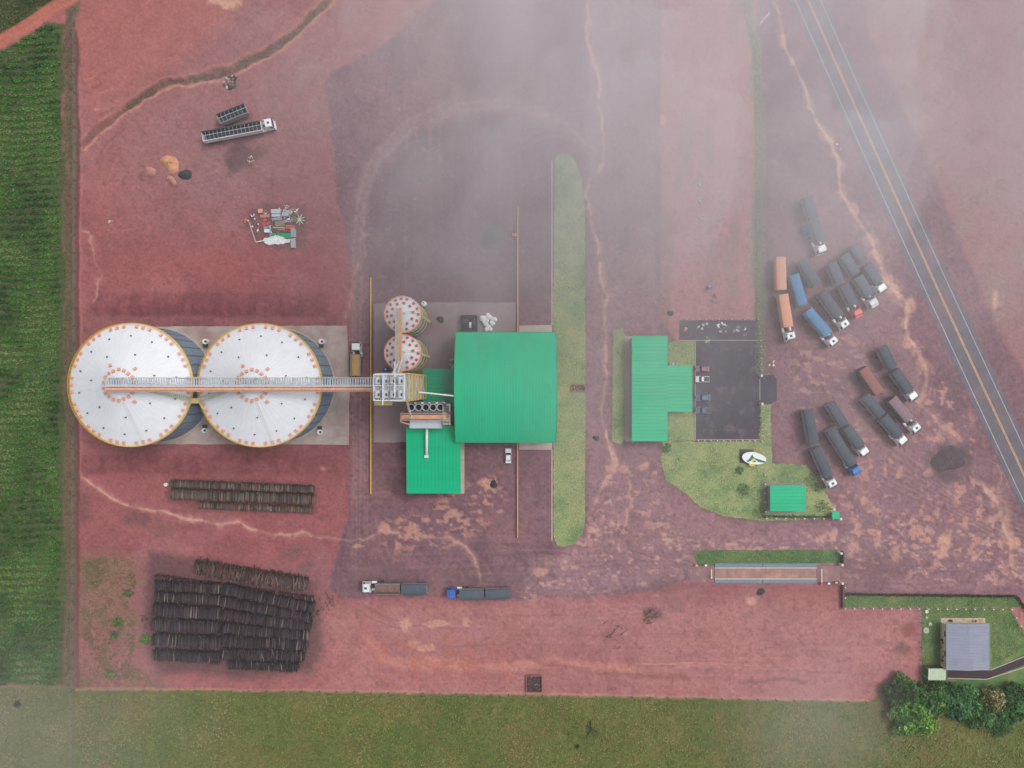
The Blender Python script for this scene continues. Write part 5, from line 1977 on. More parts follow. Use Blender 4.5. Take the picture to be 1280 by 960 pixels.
for i, (ya, yb, w, xe) in enumerate(rowsR):
    log_stack('dark log rick, %s from the top in the right column of the block' % nth[i], 277 + (8 if i == 6 else 0), ya, xe, yb, w, 2.5 - 0.12 * i, DB, 40 + i, G2, messy=0.05 + (0.2 if i > 4 else 0))

# loose ends lying about the ricks
def branch_litter(name, label, cat, px, py, rad, n, L, m, seed, rz=0.15, group=None):
    r = random.Random(seed)
    X, Y = W(px, py)
    t = thing(name, label, cat, (X, Y, 0), group)
    for i in range(n):
        b = MB()
        a = r.uniform(0, math.pi * 2)
        d = rad * math.sqrt(r.random())
        q = r.uniform(0, math.pi)
        x, y = X + d * math.cos(a), Y + d * math.sin(a)
        l = L * r.uniform(0.4, 1.1) / 2
        pts = [Vector((x + l * f * math.cos(q) + r.uniform(-.15, .15), y + l * f * math.sin(q) + r.uniform(-.15, .15), 0.1 + r.uniform(0, rz))) for f in (-1, -0.3, 0.4, 1)]
        for k, (p, s) in enumerate(zip(pts, pts[1:])):
            b.cyl(p, s, 0.09 - 0.022 * k, 0.07 - 0.022 * k, 5)
        if r.random() < 0.7:
            b.cyl(pts[1], pts[1] + Vector((r.uniform(-.8, .8), r.uniform(-.8, .8), 0.2)), 0.05, 0.02, 4)
        b.build('branch', m, t)
    return t


branch_litter('brush_pile', 'grey dead branches dumped on the lower red yard', 'brush pile', 814, 768.5, 2.6, 16, 2.8, M_dead, 3, 0.5)
branch_litter('brush_pile', 'thin scattered twigs left of the grey dead branches', 'brush pile', 768, 793, 4.2, 9, 2.6, M_dead, 4, 0.2)
branch_litter('brush_pile', 'brown branch scraps above the car park strip', 'brush pile', 891, 376, 1.7, 5, 2.0, M_dead, 8, 0.2)
branch_litter('brush_pile', 'brown offcuts spilled right of the dark log block', 'brush pile', 392, 765, 1.8, 14, 1.8, M_dead, 5, 0.4)
branch_litter('brush_pile', 'offcuts along the pale track right of the loose log heap', 'brush pile', 409, 752, 2.4, 14, 1.6, M_dead, 6, 0.3)
branch_litter('brush_pile', 'bark scraps left of the dark log block', 'brush pile', 186, 775, 2.2, 18, 1.5, M_dead, 7, 0.3)


# ------------------------------------------------------------------ heaps
def heap(name, label, cat, px, py, rx, ry, h, m, seed, rz=0.0):
    X, Y = W(px, py)
    r = np.random.default_rng(seed)
    n, k = 28, 9
    V, F = [], []
    ph = r.uniform(0, 6.28, 4)
    for j in range(k):
        q = j / (k - 1)
        for i in range(n):
            a = 2 * math.pi * i / n
            f = 1 + 0.16 * math.sin(2 * a + ph[0]) + 0.09 * math.sin(3 * a + ph[1]) + 0.05 * math.sin(7 * a + ph[2])
            R = (1 - q) * f
            x, y = rx * R * math.cos(a), ry * R * math.sin(a)
            z = h * (1 - (1 - q) ** 1.7) * (1 + 0.12 * math.sin(3 * a + ph[3])) + (0 if j == 0 else r.uniform(-.05, .05) * h)
            V.append((X + x * math.cos(rz) - y * math.sin(rz), Y + x * math.sin(rz) + y * math.cos(rz), z - 0.05))
    for j in range(k - 1):
        for i in range(n):
            F.append((j * n + i, j * n + (i + 1) % n, (j + 1) * n + (i + 1) % n, (j + 1) * n + i))
    b = MB()
    b.add(V, F)
    return tag(b.build(name, m, None, smooth=True), label, cat)


heap('sand_heap', 'large orange sand heap on the upper left red yard', 'heap', 213, 205, 2.5, 2.5, 1.3, M_soilheap, 1)
heap('sand_heap', 'pinkish earth heap left of the orange sand', 'heap', 187, 214, 1.45, 1.5, 0.9, mat('pink_earth', C(190, 138, 126), 0.95, var=0.15, bump=0.6, bscale=3), 2)
heap('sand_heap', 'small tan heap just below the orange sand', 'heap', 214.5, 225, 1.5, 1.0, 0.7, mat('tan_earth', C(188, 142, 116), 0.95, var=0.15, bump=0.6, bscale=3), 3, -0.9)
heap('gravel_heap', 'dark green black gravel heap right of the orange sand', 'heap', 231.8, 218.5, 1.9, 1.5, 1.0, mat('dark_gravel', C(62, 70, 70), 0.95, var=0.25, scale=3, bump=0.7, bscale=6), 4, -0.5)
heap('ash_heap', 'black ash heap beside a pale patch below the arched warehouse', 'heap', 617, 605.5, 1.2, 1.0, 0.7, M_ash, 5, 0.6)
heap('earth_heap', 'low brown mound with a dark hollow on the misty gravel', 'heap', 606, 213, 1.1, 1.0, 0.5, mat('grey_earth', C(120, 98, 104), 0.95, var=0.2, bump=0.6), 6)
heap('earth_heap', 'dark damp mound in the concrete yard right of the slim silos', 'heap', 550.5, 399.5, 1.4, 1.0, 0.5, M_ash, 7)
heap('earth_heap', 'round dark mound on the lane beside the grass strip', 'heap', 745, 547.5, 0.9, 0.8, 0.5, M_ash, 8)
heap('ash_heap', 'grey ash mound under the fence corner below the weighbridge', 'heap', 951, 739.5, 1.3, 0.9, 0.4, M_ash, 9)
heap('ash_heap', 'thin spread of grey ash on the upper gravel yard', 'heap', 612, 298, 2.6, 2.7, 0.35, mat('grey_ash', C(98, 92, 100), 0.95, var=0.2, scale=0.8, bump=0.5), 10)
heap('earth_heap', 'dark burnt mound in the lorry lot near the highway', 'heap', 1186, 574, 4.5, 4.0, 0.5, mat('burnt_earth', C(88, 76, 80), 0.95, var=0.25, scale=0.7, bump=0.6), 11)
heap('earth_heap', 'dark soil clod at the left end of the car park strip', 'heap', 838, 391.5, 0.9, 0.9, 0.5, M_ash, 12)


def rubble(label, px, py, rad, n, mats_, seed, size=0.5, name='rubble_pile', cat='rubble', flat=0.35):
    r = random.Random(seed)
    X, Y = W(px, py)
    t = thing(name, label, cat, (X, Y, 0))
    for i in range(n):
        b = MB()
        d = rad * math.sqrt(r.random())
        a = r.uniform(0, 6.28)
        s = size * r.uniform(0.4, 1.3)
        hh = s * r.uniform(flat * 0.6, flat * 1.4)
        b.box(X + d * math.cos(a), Y + d * math.sin(a), hh / 2 + max(0, (1 - d / rad)) * 0.35 * r.random(), s, s * r.uniform(0.4, 1.0), hh, r.uniform(0, 3), taper=r.uniform(0.6, 0.95))
        b.build('piece', r.choice(mats_), t)
    return t


rubble('small rubbish pile of dark bits and orange scraps on the upper left yard', 288, 103.5, 2.0, 34, [M_dkgrey, M_ash, mat('weed_dark', C(70, 88, 74), 0.9), M_soilheap, M_wood, M_galv], 5, 0.8)
rubble('white rubble bits below the hopper truck on a dark stain', 313, 198, 1.1, 8, [M_cabwhite, M_conc2], 6, 0.5)
rubble('pale concrete lumps by the lone fence post at the left yard', 139, 278, 0.8, 5, [M_conc2, M_cream], 7, 0.5)
rubble('white scattered debris on the narrow asphalt strip, right part', 926, 412, 2.2, 18, [M_conc2, M_galv, mat('grey_debris', C(150, 146, 152), 0.9)], 8, 0.7, flat=0.15)
rubble('white scattered debris on the narrow asphalt strip, centre part', 902, 411, 1.6, 11, [M_cabwhite, M_conc2], 9, 0.7, flat=0.15)
rubble('white scattered debris on the narrow asphalt strip, left part', 879, 411, 1.8, 9, [M_conc2, M_galv], 10, 0.6, flat=0.15)
rubble('pale stones on the car park kerb near the strip', 885, 425.5, 1.0, 8, [M_conc2, M_cream], 11, 0.6)
rubble('pale stones right of the car park drive', 964.5, 452, 1.6, 4, [M_cream], 12, 0.7)
rubble('pinkish rubble on the narrow asphalt strip, left end', 857, 412, 0.5, 5, [M_vent, mat('pink_debris', C(190, 140, 140), 0.9)], 13, 0.6)
rubble('white chips at the stream bank near the highway', 1046, 182, 2.0, 10, [M_cabwhite, M_conc2], 14, 0.4)

# white bulk bags and dark machine north of the warehouse
X, Y = W(586.3, 403.5, 1.5)
t = thing('open_container', 'dark open container with white gear inside, above the arched warehouse', 'container', (X, Y, 0.07))
b = MB()
for s in (-1, 1):
    b.box(X + s * 2.25, Y, 0.95, 0.12, 4.4, 1.8)
    b.box(X, Y + s * 2.14, 0.95, 4.38, 0.12, 1.8)
b.build('side', M_dkgrey, t)
b = MB()
b.box(X, Y, 0.12, 4.3, 4.1, 0.1)
b.build('floor', M_black, t)
b = MB()
b.box(X + 0.35, Y - 0.3, 0.8, 0.6, 1.0, 1.2)
b.cyl((X + 0.2, Y - 1.3, 0.6), (X + 0.2, Y - 0.4, 0.6), 0.35, n=12)
b.build('pump', M_cabwhite, t)
b = MB()
b.box(X + 1.3, Y + 0.4, 0.6, 0.5, 1.6, 0.9)
b.box(X - 1.0, Y + 0.6, 0.4, 1.4, 1.2, 0.5)
b.build('gear', M_dkgrey, t)
r = random.Random(3)
bags = [(601.5, 399), (607, 397), (609, 401), (612, 396.5), (616, 399), (619, 399.5), (614, 403), (607.5, 405), (611, 408.5), (616, 404.5), (608.5, 411.5), (613, 411.5), (605, 401.5), (610, 394.5), (603, 397.5)]
for i, (px, py) in enumerate(bags):
    X, Y = W(px, py, 0.8)
    b = MB()
    s = r.uniform(0.55, 0.75)
    b.lathe(0, 0, [(0.0, 0.0), (s * .8, 0.02), (s, 0.25), (s * 1.05, 0.6), (s * .85, 0.9), (s * .3, 1.02), (0, 1.0)], 12)
    o = b.build('bulk_bag', M_cabwhite, None, smooth=True)
    o.location = (X, Y, 0.07)
    o.scale = (1, r.uniform(0.8, 1.1), r.uniform(0.8, 1.1))
    o.rotation_euler = (0, 0, r.uniform(0, 3))
    tag(o, 'one of the white bulk bags heaped above the arched warehouse', 'bag', 'white bulk bags heaped by the warehouse')
for i, (px, py) in enumerate(((563, 450), (566.5, 449), (562.5, 456), (566, 457.5), (565, 460))):
    X, Y = W(px, py, 0.8)
    b = MB()
    b.lathe(0, 0, [(0.34, 0.0), (0.36, 0.03), (0.36, 0.85), (0.34, 0.88), (0.33, 0.83), (0.0, 0.83)], 16)
    o = b.build('steel_drum', M_galv if i % 2 else M_conc2, None)
    o.location = (X, Y, 0.07)
    tag(o, 'one of the pale drums clustered at the left wall of the arched warehouse', 'drum', 'pale drums by the warehouse wall')

# ------------------------------------------------------------------ scrap yard, piece by piece
def z_(x, y):
    return 290 + x / 11.636, 245 + y / 11.636


def scrap_box(name, label, cat, x0, y0, x1, y1, h, m, rz=0.0, z0=0.0, ribs=0, par=0):
    (pa, qa), (pb, qb) = z_(x0, y0), z_(x1, y1)
    X0, Y0 = W(pa, qa, h)
    X1, Y1 = W(pb, qb, h)
    cx, cy, sx, sy = (X0 + X1) / 2, (Y0 + Y1) / 2, X1 - X0, Y0 - Y1
    b = MB()
    if ribs:                                            # corrugated / slatted bundle
        n = ribs
        horizontal = sx >= sy
        for i in range(n):
            f = (i + 0.5) / n - 0.5
            if horizontal:
                b.box(0, f * sy, z0 + h / 2, sx * random.uniform(0.9, 1.02), sy / n * 0.7, h)
            else:
                b.box(f * sx, 0, z0 + h / 2, sx / n * 0.7, sy * random.uniform(0.9, 1.02), h)
    else:
        b.box(0, 0, z0 + h / 2, sx, sy, h, taper=0.97)
    o = b.build(name, m, None, bevel=0.0)
    o.location = (cx, cy, 0)
    o.rotation_euler = (0, 0, rz)
    return tag(o, label, cat)


M_panel = mat('scrap_panel', C(226, 232, 238), 0.5, var=0.14, scale=1.2)
M_slab = mat('scrap_bluegrey', C(176, 188, 204), 0.5, var=0.18, scale=1.2)
M_pink = mat('scrap_pink', C(206, 134, 124), 0.7, var=0.14)
M_orang = mat('scrap_orange', C(232, 122, 96), 0.6, var=0.14)
scrap_box('metal_panel_stack', 'topmost pale bundle of metal panels in the scrap dump', 'panels', 560, 190, 710, 248, 0.8, M_panel, 0.03, ribs=3)
scrap_box('metal_panel_stack', 'second pale bundle of metal panels in the scrap dump', 'panels', 572, 256, 708, 300, 0.6, M_panel, 0.02, ribs=3)
scrap_box('metal_panel_stack', 'third pale slanted bundle of metal panels in the scrap dump', 'panels', 578, 312, 720, 352, 0.5, M_slab, 0.12, ribs=2)
scrap_box('metal_bin', 'blue grey bin right of the pale panel bundles', 'bin', 724, 226, 824, 292, 0.9, M_slab, 0.0)
scrap_box('timber_stack', 'beige timber stack in the middle of the scrap dump', 'timber', 622, 362, 764, 442, 0.8, M_timber, 0.0, ribs=6)
scrap_box('steel_beam', 'thin white beam lying below the beige timber stack', 'beam', 590, 452, 765, 464, 0.2, M_cabwhite)
scrap_box('steel_beam', 'lower thin pale beam beside a brown strip in the scrap dump', 'beam', 605, 480, 770, 490, 0.15, M_conc2)
scrap_box('orange_drum_row', 'orange plastic heap at the right of the timber', 'plastic', 775, 425, 910, 478, 0.5, M_orang, -0.05, ribs=3)
scrap_box('red_crate', 'small bright red crate at the left of the scrap dump', 'crate', 436, 376, 500, 432, 0.5, M_red, 0.2)
scrap_box('pink_board', 'pink slanted board above the red crate', 'board', 405, 268, 540, 312, 0.25, M_pink, 0.05)
scrap_box('pink_box', 'pale pink box at the upper left of the scrap dump', 'box', 375, 186, 440, 245, 0.7, mat('scrap_palepink', C(232, 172, 160), 0.7, var=0.1), 0.1)
scrap_box('white_cabinet', 'white cabinet left of the green sheet', 'cabinet', 466, 480, 540, 530, 0.8, M_cabwhite, -0.05)
scrap_box('metal_grille', 'tall pale grille standing above the white cabinet', 'grille', 540, 425, 560, 530, 0.5, M_slab)
scrap_box('metal_grille', 'pale flat grille left of the timber stack', 'grille', 455, 440, 540, 475, 0.3, M_slab, 0.05, ribs=3)
scrap_box('roof_sheet', 'bright green roofing sheet lying in the scrap dump', 'sheet', 535, 542, 868, 604, 0.12, M_green2, -0.04, ribs=5)
scrap_box('pipe_bundle', 'upper grey pipe bundle right of the green sheet', 'pipes', 852, 470, 925, 600, 0.6, M_slab, 0.02, ribs=4)
scrap_box('pipe_bundle', 'lower grey pipe bundle at the bottom right of the scrap dump', 'pipes', 850, 612, 922, 755, 0.6, M_galv, 0.05, ribs=4)
scrap_box('metal_bin', 'greenish tank end right of the panels near white fan blades', 'bin', 880, 300, 945, 380, 0.7, mat('scrap_olive', C(120, 122, 108), 0.7, var=0.2), 0.1)
scrap_box('pallet', 'weathered pallet under the brown strip in the scrap dump', 'pallet', 595, 500, 800, 530, 0.25, M_wood, -0.03, ribs=4)
scrap_box('pallet', 'dark pallet wedged right of the third panel bundle', 'pallet', 735, 345, 820, 385, 0.4, M_slab, 0.08, ribs=3)
p, q = P3(*z_(252, 385), 0.3), P3(*z_(345, 672), 0.3)
b = MB()
b.bar(p, q, 0.28)
tag(b.build('steel_beam', M_conc2), 'long pale beam slanting down the left side of the scrap dump', 'beam')
p, q = P3(*z_(345, 672), 0.4), P3(*z_(470, 645), 0.4)
b = MB()
b.bar(p, q, 0.2)
tag(b.build('steel_beam', M_cabwhite), 'white beam pointing left from the white tarpaulin', 'beam')
# crumpled white tarpaulin
V, F = [], []
r = random.Random(8)
n, k = 22, 8
for i in range(n + 1):
    for j in range(k + 1):
        f = i / n
        x = 455 + 390 * f
        half = 55 * (0.45 + 0.75 * math.sin(math.pi * min(1, f * 1.15)) ** 0.7)
        y = 645 + 8 * math.sin(f * 9) + (j / k - 0.5) * 2 * half * r.uniform(0.85, 1.1)
        X, Y = W(*z_(x, y), 0.4)
        V.append((X, Y, 0.12 + 0.5 * abs(math.sin(i * 1.1 + j * 0.8)) * r.uniform(0.3, 1)))
for i in range(n):
    for j in range(k):
        F.append((i * (k + 1) + j, (i + 1) * (k + 1) + j, (i + 1) * (k + 1) + j + 1, i * (k + 1) + j + 1))
b = MB()
b.add(V, F)
tag(b.build('tarpaulin', M_cabwhite, None), 'crumpled white tarpaulin along the bottom of the scrap dump', 'tarpaulin')
t = thing('fan_blades', 'splayed pale fan blades at the right end of the scrap dump', 'fan', (*W(*z_(990, 350)), 0))
for i in range(9):
    a = i * 0.7 + 0.2
    c = P3(*z_(985, 345), 0.4)
    e = P3(*z_(985 + 75 * math.cos(a), 345 + 75 * math.sin(a)), 0.35)
    b = MB()
    b.bar(c, e, 0.2)
    b.build('blade', M_cream if i % 2 else M_palegreen, t)
mats_ = [M_panel, M_slab, M_wood, M_pink, M_timber, M_dkgrey, M_cabwhite, mat('scrap_rust', C(150, 92, 80), 0.9, var=0.2)]
for i, (x, y, rad, n, lab) in enumerate(((800, 185, 1.1, 16, 'loose pale scrap along the top edge of the dump, left part'), (905, 200, 1.2, 18, 'loose pale scrap along the top edge of the dump, right corner'), (200, 370, 0.7, 10, 'small orange and white scraps at the far left of the dump'),
                                      (300, 310, 1.0, 14, 'mixed yellow and green scrap left of the pink board'), (330, 470, 1.6, 16, 'dark rusty scrap inside the slanting beam of the dump'), (520, 330, 0.8, 12, 'grey scrap between pink board and panel bundles'), (850, 370, 1.0, 14, 'dark scrap between the bins at the right of the dump'), (480, 235, 0.6, 8, 'tan scraps between pink box and panel bundles'),
                                      (690, 300, 2.4, 46, 'tight grey and white scrap packed between the panel bundles'), (860, 290, 2.0, 34, 'pale scrap packed round the bins at the right of the dump'), (510, 420, 1.5, 22, 'pale scrap packed round the red crate'), (640, 500, 2.2, 26, 'long pale scrap packed under the timber stack'))):
    (px, py) = z_(x, y)
    rubble(lab, px, py, rad, n, mats_ + ([M_soilheap, M_orang] if i in (2, 3) else []), 50 + i, 0.55, name='scrap_pile', cat='scrap')

# ------------------------------------------------------------------ guard rails, fences, gates
def guard_rail(x, y0, y1, label, h=1.0):
    X, Y0 = W(x, y0, h)
    _, Y1 = W(x, y1, h)
    t = thing('guard_rail', label, 'guard rail', (X, (Y0 + Y1) / 2, 0))
    for z in (0.45, h):
        b = MB()
        b.box(X, (Y0 + Y1) / 2, z, 0.12 if z < 0.9 else 0.3, Y0 - Y1, 0.22 if z < 0.9 else 0.12)
        b.build('rail', M_yellow if x < 600 else mat('faded_yellow', C(214, 172, 96), 0.6, var=0.12), t)
    n = int((Y0 - Y1) / 3)
    pb = None
    for i in range(n + 1):
        y = Y1 + (Y0 - Y1) * i / n
        if pb is None:
            b = MB()
            b.box(0, 0, h / 2 - 0.03, 0.14, 0.14, h - 0.06)
            pb = b.build('post', M_paleyel, t, local=True)
            o = pb
        else:
            o = inst(pb.data, 'post', t)
        o.location = (0, y - t.location.y, 0)
    return t


guard_rail(463.5, 347, 617.5, 'long yellow guard rail beside the truck lane at the tower')
guard_rail(647.3, 258, 415.5, 'yellow guard rail running up from the arched warehouse')
guard_rail(647.0, 552, 672, 'yellow guard rail running down from the arched warehouse')


def fence(pts, label, step=11.7, h=1.2, m=M_post, wires=3, dia=0.16, wm=M_wire):
    x0, y0 = W(*pts[0])
    t = thing('fence', label, 'fence', (x0, y0, 0))
    me = None
    for k, (p, q) in enumerate(zip(pts, pts[1:])):
        L = math.hypot(q[0] - p[0], q[1] - p[1])
        n = max(1, int(round(L / step)))
        for i in range(0 if k == 0 else 1, n + 1):
            f = i / n
            X, Y = W(p[0] + (q[0] - p[0]) * f, p[1] + (q[1] - p[1]) * f)
            if me is None:
                b = MB()
                b.box(0, 0, h / 2, dia, dia, h)
                b.box(0, 0, h + 0.03, dia * 1.3, dia * 1.3, 0.06)
                o = b.build('post', m, t, local=True)
                me = o.data
            else:
                o = inst(me, 'post', t)
            o.location = (X - x0, Y - y0, 0)
    b = MB()
    for p, q in zip(pts, pts[1:]):
        for w in range(wires):
            z = h * (w + 1) / (wires + 0.3)
            b.cyl((*W(*p), z), (*W(*q), z), 0.018, n=4)
    b.build('wire', wm, t)
    return t


fence([(93.5, -10), (95, 180), (94, 430), (93, 640), (91.5, 862)], 'grey post boundary fence between crop field and red yard', 22, 1.4, M_wood)
fence([(91.5, 862), (400, 863.5), (700, 869), (1104, 877)], 'long wire boundary fence between red yard and lower pasture', 22, 1.3, M_wood)
fence([(90, 864), (91, 990)], 'wire fence dividing the lower pasture', 22, 1.2, M_wood)
fence([(872, 550.5), (951, 550.5)], 'white post fence along the bottom of the car park', 8.0, 0.9, M_post, 2, 0.22)
fence([(849, 399.5), (947, 399.5), (950, 426)], 'white post fence round the narrow asphalt strip', 8.0, 0.9, M_post, 2, 0.15)
fence([(950.5, 426), (951, 470)], 'white post fence on the right of the car park, upper part', 8, 0.9, M_post, 2, 0.18)
fence([(951.5, 506), (952.5, 552)], 'white post fence on the right of the car park, lower part', 8, 0.9, M_post, 2, 0.18)
fence([(945, 60), (946, 398)], 'pale posts of the misty east fence above the car park', 9, 1.2, M_conc2, 3, 0.14)
fence([(955, 593), (956, 639), (957, 647.3), (1040, 647.8)], 'white post fence around the green gatehouse', 11.7, 0.9, M_post, 2, 0.25)
fence([(1054.5, 733), (1054.8, 759.5), (1262, 760.5), (1290, 812)], 'white post fence between lower red yard and house lawn', 11.7, 1.0, M_post, 2, 0.24)
fence([(1150.5, 762), (1150, 856)], 'thin post fence between red yard and house', 16, 1.1, M_wood, 3, 0.14)
for i, (x, y, lab) in enumerate(((1052, 692, 'cream gate pillar at the corner of the weighbridge grass strip'), (1053.3, 706.5, 'cream gate pillar beside the weighbridge exit, upper'), (1053.5, 729.5, 'cream gate pillar beside the weighbridge exit, lower'),
                                 (952.3, 469.5, 'cream gate pillar at the car park drive, upper'), (953, 504.8, 'cream gate pillar at the car park drive, lower'), (1043, 637, 'cream gate pillar above the tiny green booth'), (1051.5, 649, 'cream gate pillar below the tiny green booth'))):
    X, Y = W(x, y, 2)
    t = thing('gate_pillar', lab, 'pillar', (X, Y, 0), 'cream gate pillars')
    b = MB()
    b.box(X, Y, 0.95, 0.45, 0.45, 1.9)
    b.build('shaft', M_cream, t)
    b = MB()
    b.box(X, Y, 1.97, 0.68, 0.68, 0.14, taper=0.75)
    b.build('cap', M_cream, t)
b = MB()
(x0, y0), (x1, y1) = W(1050.8, 688), W(1052, 705)
b.box((x0 + x1) / 2, (y0 + y1) / 2, 0.8, 0.25, y0 - y1, 1.6)
tag(b.build('gate_wall', M_dkgrey), 'short dark wall closing the right end of the weighbridge grass strip', 'wall')
b = MB()
(x0, y0), (x1, y1) = W(1052.5, 731), W(1052, 759)
b.box((x0 + x1) / 2, (y0 + y1) / 2, 0.6, 0.5, y0 - y1, 1.2)
tag(b.build('gate_wall', mat('dark_lattice', C(110, 84, 84), 0.9, var=0.4, scale=4)), 'low dark wall right of the red yard below the weighbridge exit', 'wall')

# ------------------------------------------------------------------ weighbridge
X0, Y0 = W(893, 703.5)
X1, Y1 = W(1020, 728.5)
wb = thing('weighbridge', 'long truck weighbridge with blue grey sides and white edge lines', 'weighbridge', ((X0 + X1) / 2, (Y0 + Y1) / 2, 0))
ym0, ym1 = W(0, 709.5)[1], W(0, 723)[1]
nd = 8
for i in range(nd):
    b = MB()
    b.rect(X0 + (X1 - X0) * i / nd + 0.02, ym1 + 0.1, X0 + (X1 - X0) * (i + 1) / nd - 0.02, ym0 - 0.1, 0.0, 0.34)
    b.build('deck_plate', mat('muddy_deck', C(166, 128, 122), 0.9, var=0.18, scale=0.5, dirt=(C(200, 156, 136), 0.12, 0.4)), wb)
for ya, yb in ((ym0 - 0.06, ym0 + 0.10), (ym1 - 0.10, ym1 + 0.06)):
    b = MB()
    b.rect(X0 - 0.02, ya, X1 + 0.02, yb, 0, 0.52)
    b.build('edge_rail', M_cream, wb)
for ya, yb in ((ym0 + 0.11, W(0, 703.8)[1]), (W(0, 728.3)[1], ym1 - 0.11)):
    for i in range(2):
        b = MB()
        xm = X0 + (X1 - X0) * 0.47
        b.rect(*( (X0, ya, xm - 0.06) if i == 0 else (xm + 0.06, ya, X1)), yb, 0, 0.42)
        b.build('side_beam', M_bluegrey, wb)
for px0, px1, nm in ((866, 892.5, 0), (1020.5, 1050, 1)):
    xa, xb = W(px0, 0)[0], W(px1, 0)[0]
    b = MB()
    zl, zr = (0.02, 0.3) if nm == 0 else (0.3, 0.02)
    yt, yb_ = W(0, 707)[1], W(0, 727)[1]
    b.add([(xa, yb_, -0.1), (xb, yb_, -0.1), (xb, yt, -0.1), (xa, yt, -0.1), (xa, yb_, zl), (xb, yb_, zr), (xb, yt, zr), (xa, yt, zl)], [(3, 2, 1, 0), (4, 5, 6, 7), (0, 1, 5, 4), (1, 2, 6, 5), (2, 3, 7, 6), (3, 0, 4, 7)])
    b.build('ramp', mat('muddy_ramp', C(150, 116, 118), 0.9, var=0.16, scale=0.5, dirt=(C(176, 136, 128), 0.1, 0.5)), wb)
for x, ya, yb, lab in ((889.5, 711, 721, 'short white barrier arm at the left end of the weighbridge'), (1027.3, 711, 729, 'white barrier arm at the right end of the weighbridge')):
    (xa, y0_), (_, y1_) = W(x, ya, 1), W(x, yb, 1)
    t = thing('barrier', lab, 'barrier', (xa, y1_, 0.1))
    b = MB()
    b.box(xa, (y0_ + y1_) / 2, 1.0, 0.16, y0_ - y1_, 0.1)
    b.build('arm', M_cabwhite, t)
    b = MB()
    b.box(xa, y1_ - 0.2, 0.6, 0.4, 0.5, 1.0)
    b.build('pedestal', M_vent_red if x > 1000 else M_cream, t)
for x, y, m, lab in ((882, 706.3, M_cabwhite, 'white signal box at the left end of the weighbridge'), (870.5, 706.6, M_yellow, 'yellow bollard at the left end of the weighbridge'), (1035.5, 729, M_cabwhite, 'white signal box at the right end of the weighbridge'), (1045, 728, M_yellow, 'yellow bollard at the right end of the weighbridge')):
    X, Y = W(x, y, 1)
    t = thing('signal_post', lab, 'post', (X, Y, 0))
    b = MB()
    b.cyl((X, Y, 0), (X, Y, 1.2), 0.07, n=8)
    b.build('stem', M_dkgrey, t)
    b = MB()
    b.box(X, Y, 1.3, 0.6, 0.45, 0.3)
    b.build('head', m, t)

# dark cut in the grass strip
X, Y = W(723, 485)
t = thing('drain_inlet', 'dark brick lined drain inlet cut into the long grass strip', 'drain', (X, Y, 0))
b = MB()
b.rect(X - 1.75, Y + 0.75, X + 1.95, Y + 1.15, 0, 0.5)
b.rect(X - 1.75, Y - 1.15, X + 1.95, Y - 0.75, 0, 0.5)
b.rect(X - 2.1, Y - 1.15, X - 1.76, Y + 1.15, 0, 0.5)
b.build('kerb_wall', mat('inlet_brick', C(160, 108, 92), 0.9, var=0.2), t)
b = MB()
b.rect(X - 1.74, Y - 0.74, X + 1.9, Y + 0.74, 0.02, 0.06)
b.build('pit_floor', mat('inlet_mud', C(74, 56, 58), 0.9, var=0.2), t)
b = MB()
b.box(X + 0.0, Y + 0.55, 0.2, 0.7, 0.35, 0.3)
b.box(X + 0.2, Y - 0.5, 0.2, 0.8, 0.35, 0.3)
b.build('stone', M_brown, t)
# square pit at the lower fence
X, Y = W(668, 854)
t = thing('fenced_pit', 'square fenced pit with dark rubble beside the lower boundary fence', 'pit', (X, Y, 0))
for (xa, ya, xb, yb) in ((-2.4, -2.3, -2.2, 2.4), (2.0, -2.3, 2.2, 2.4), (-2.2, 2.2, 2.0, 2.4), (-2.2, -2.4, 2.0, -2.2)):
    b = MB()
    b.rect(X + xa, Y + ya, X + xb, Y + yb, 0, 0.7)
    b.build('rim', mat('pit_rim', C(150, 112, 104), 0.9, var=0.2), t)
b = MB()
b.rect(X - 2.19, Y - 2.19, X + 1.99, Y + 2.19, 0.0, 0.05)
b.build('pit_floor', mat('pit_floor', C(82, 68, 72), 0.95, var=0.4, scale=1.5, bump=0.6), t)
r = random.Random(2)
for i in range(26):
    b = MB()
    b.box(X + r.uniform(-1.9, 1.7), Y + r.uniform(-1.9, 1.9), 0.12, r.uniform(0.2, 0.7), r.uniform(0.2, 0.5), 0.25, r.uniform(0, 3), taper=0.7)
    b.build('rubble', r.choice([M_dkgrey, M_brown, mat('pit_stone', C(130, 116, 120), 0.9)]), t)

# ------------------------------------------------------------------ emblem sign on the lawn
X, Y = W(935, 570.5, 0.3)
t = thing('emblem_sign', 'white oval sign with a green peaked emblem on a dark plinth in the lawn', 'sign', (X, Y, 0.03))
b = MB()
b.box(X - 0.3, Y + 0.05, 0.2, 3.7, 3.8, 0.4)
b.build('plinth', M_dkgrey, t)


def zs(x, y):
    return 900 + x / 8.0, 540 + y / 8.0


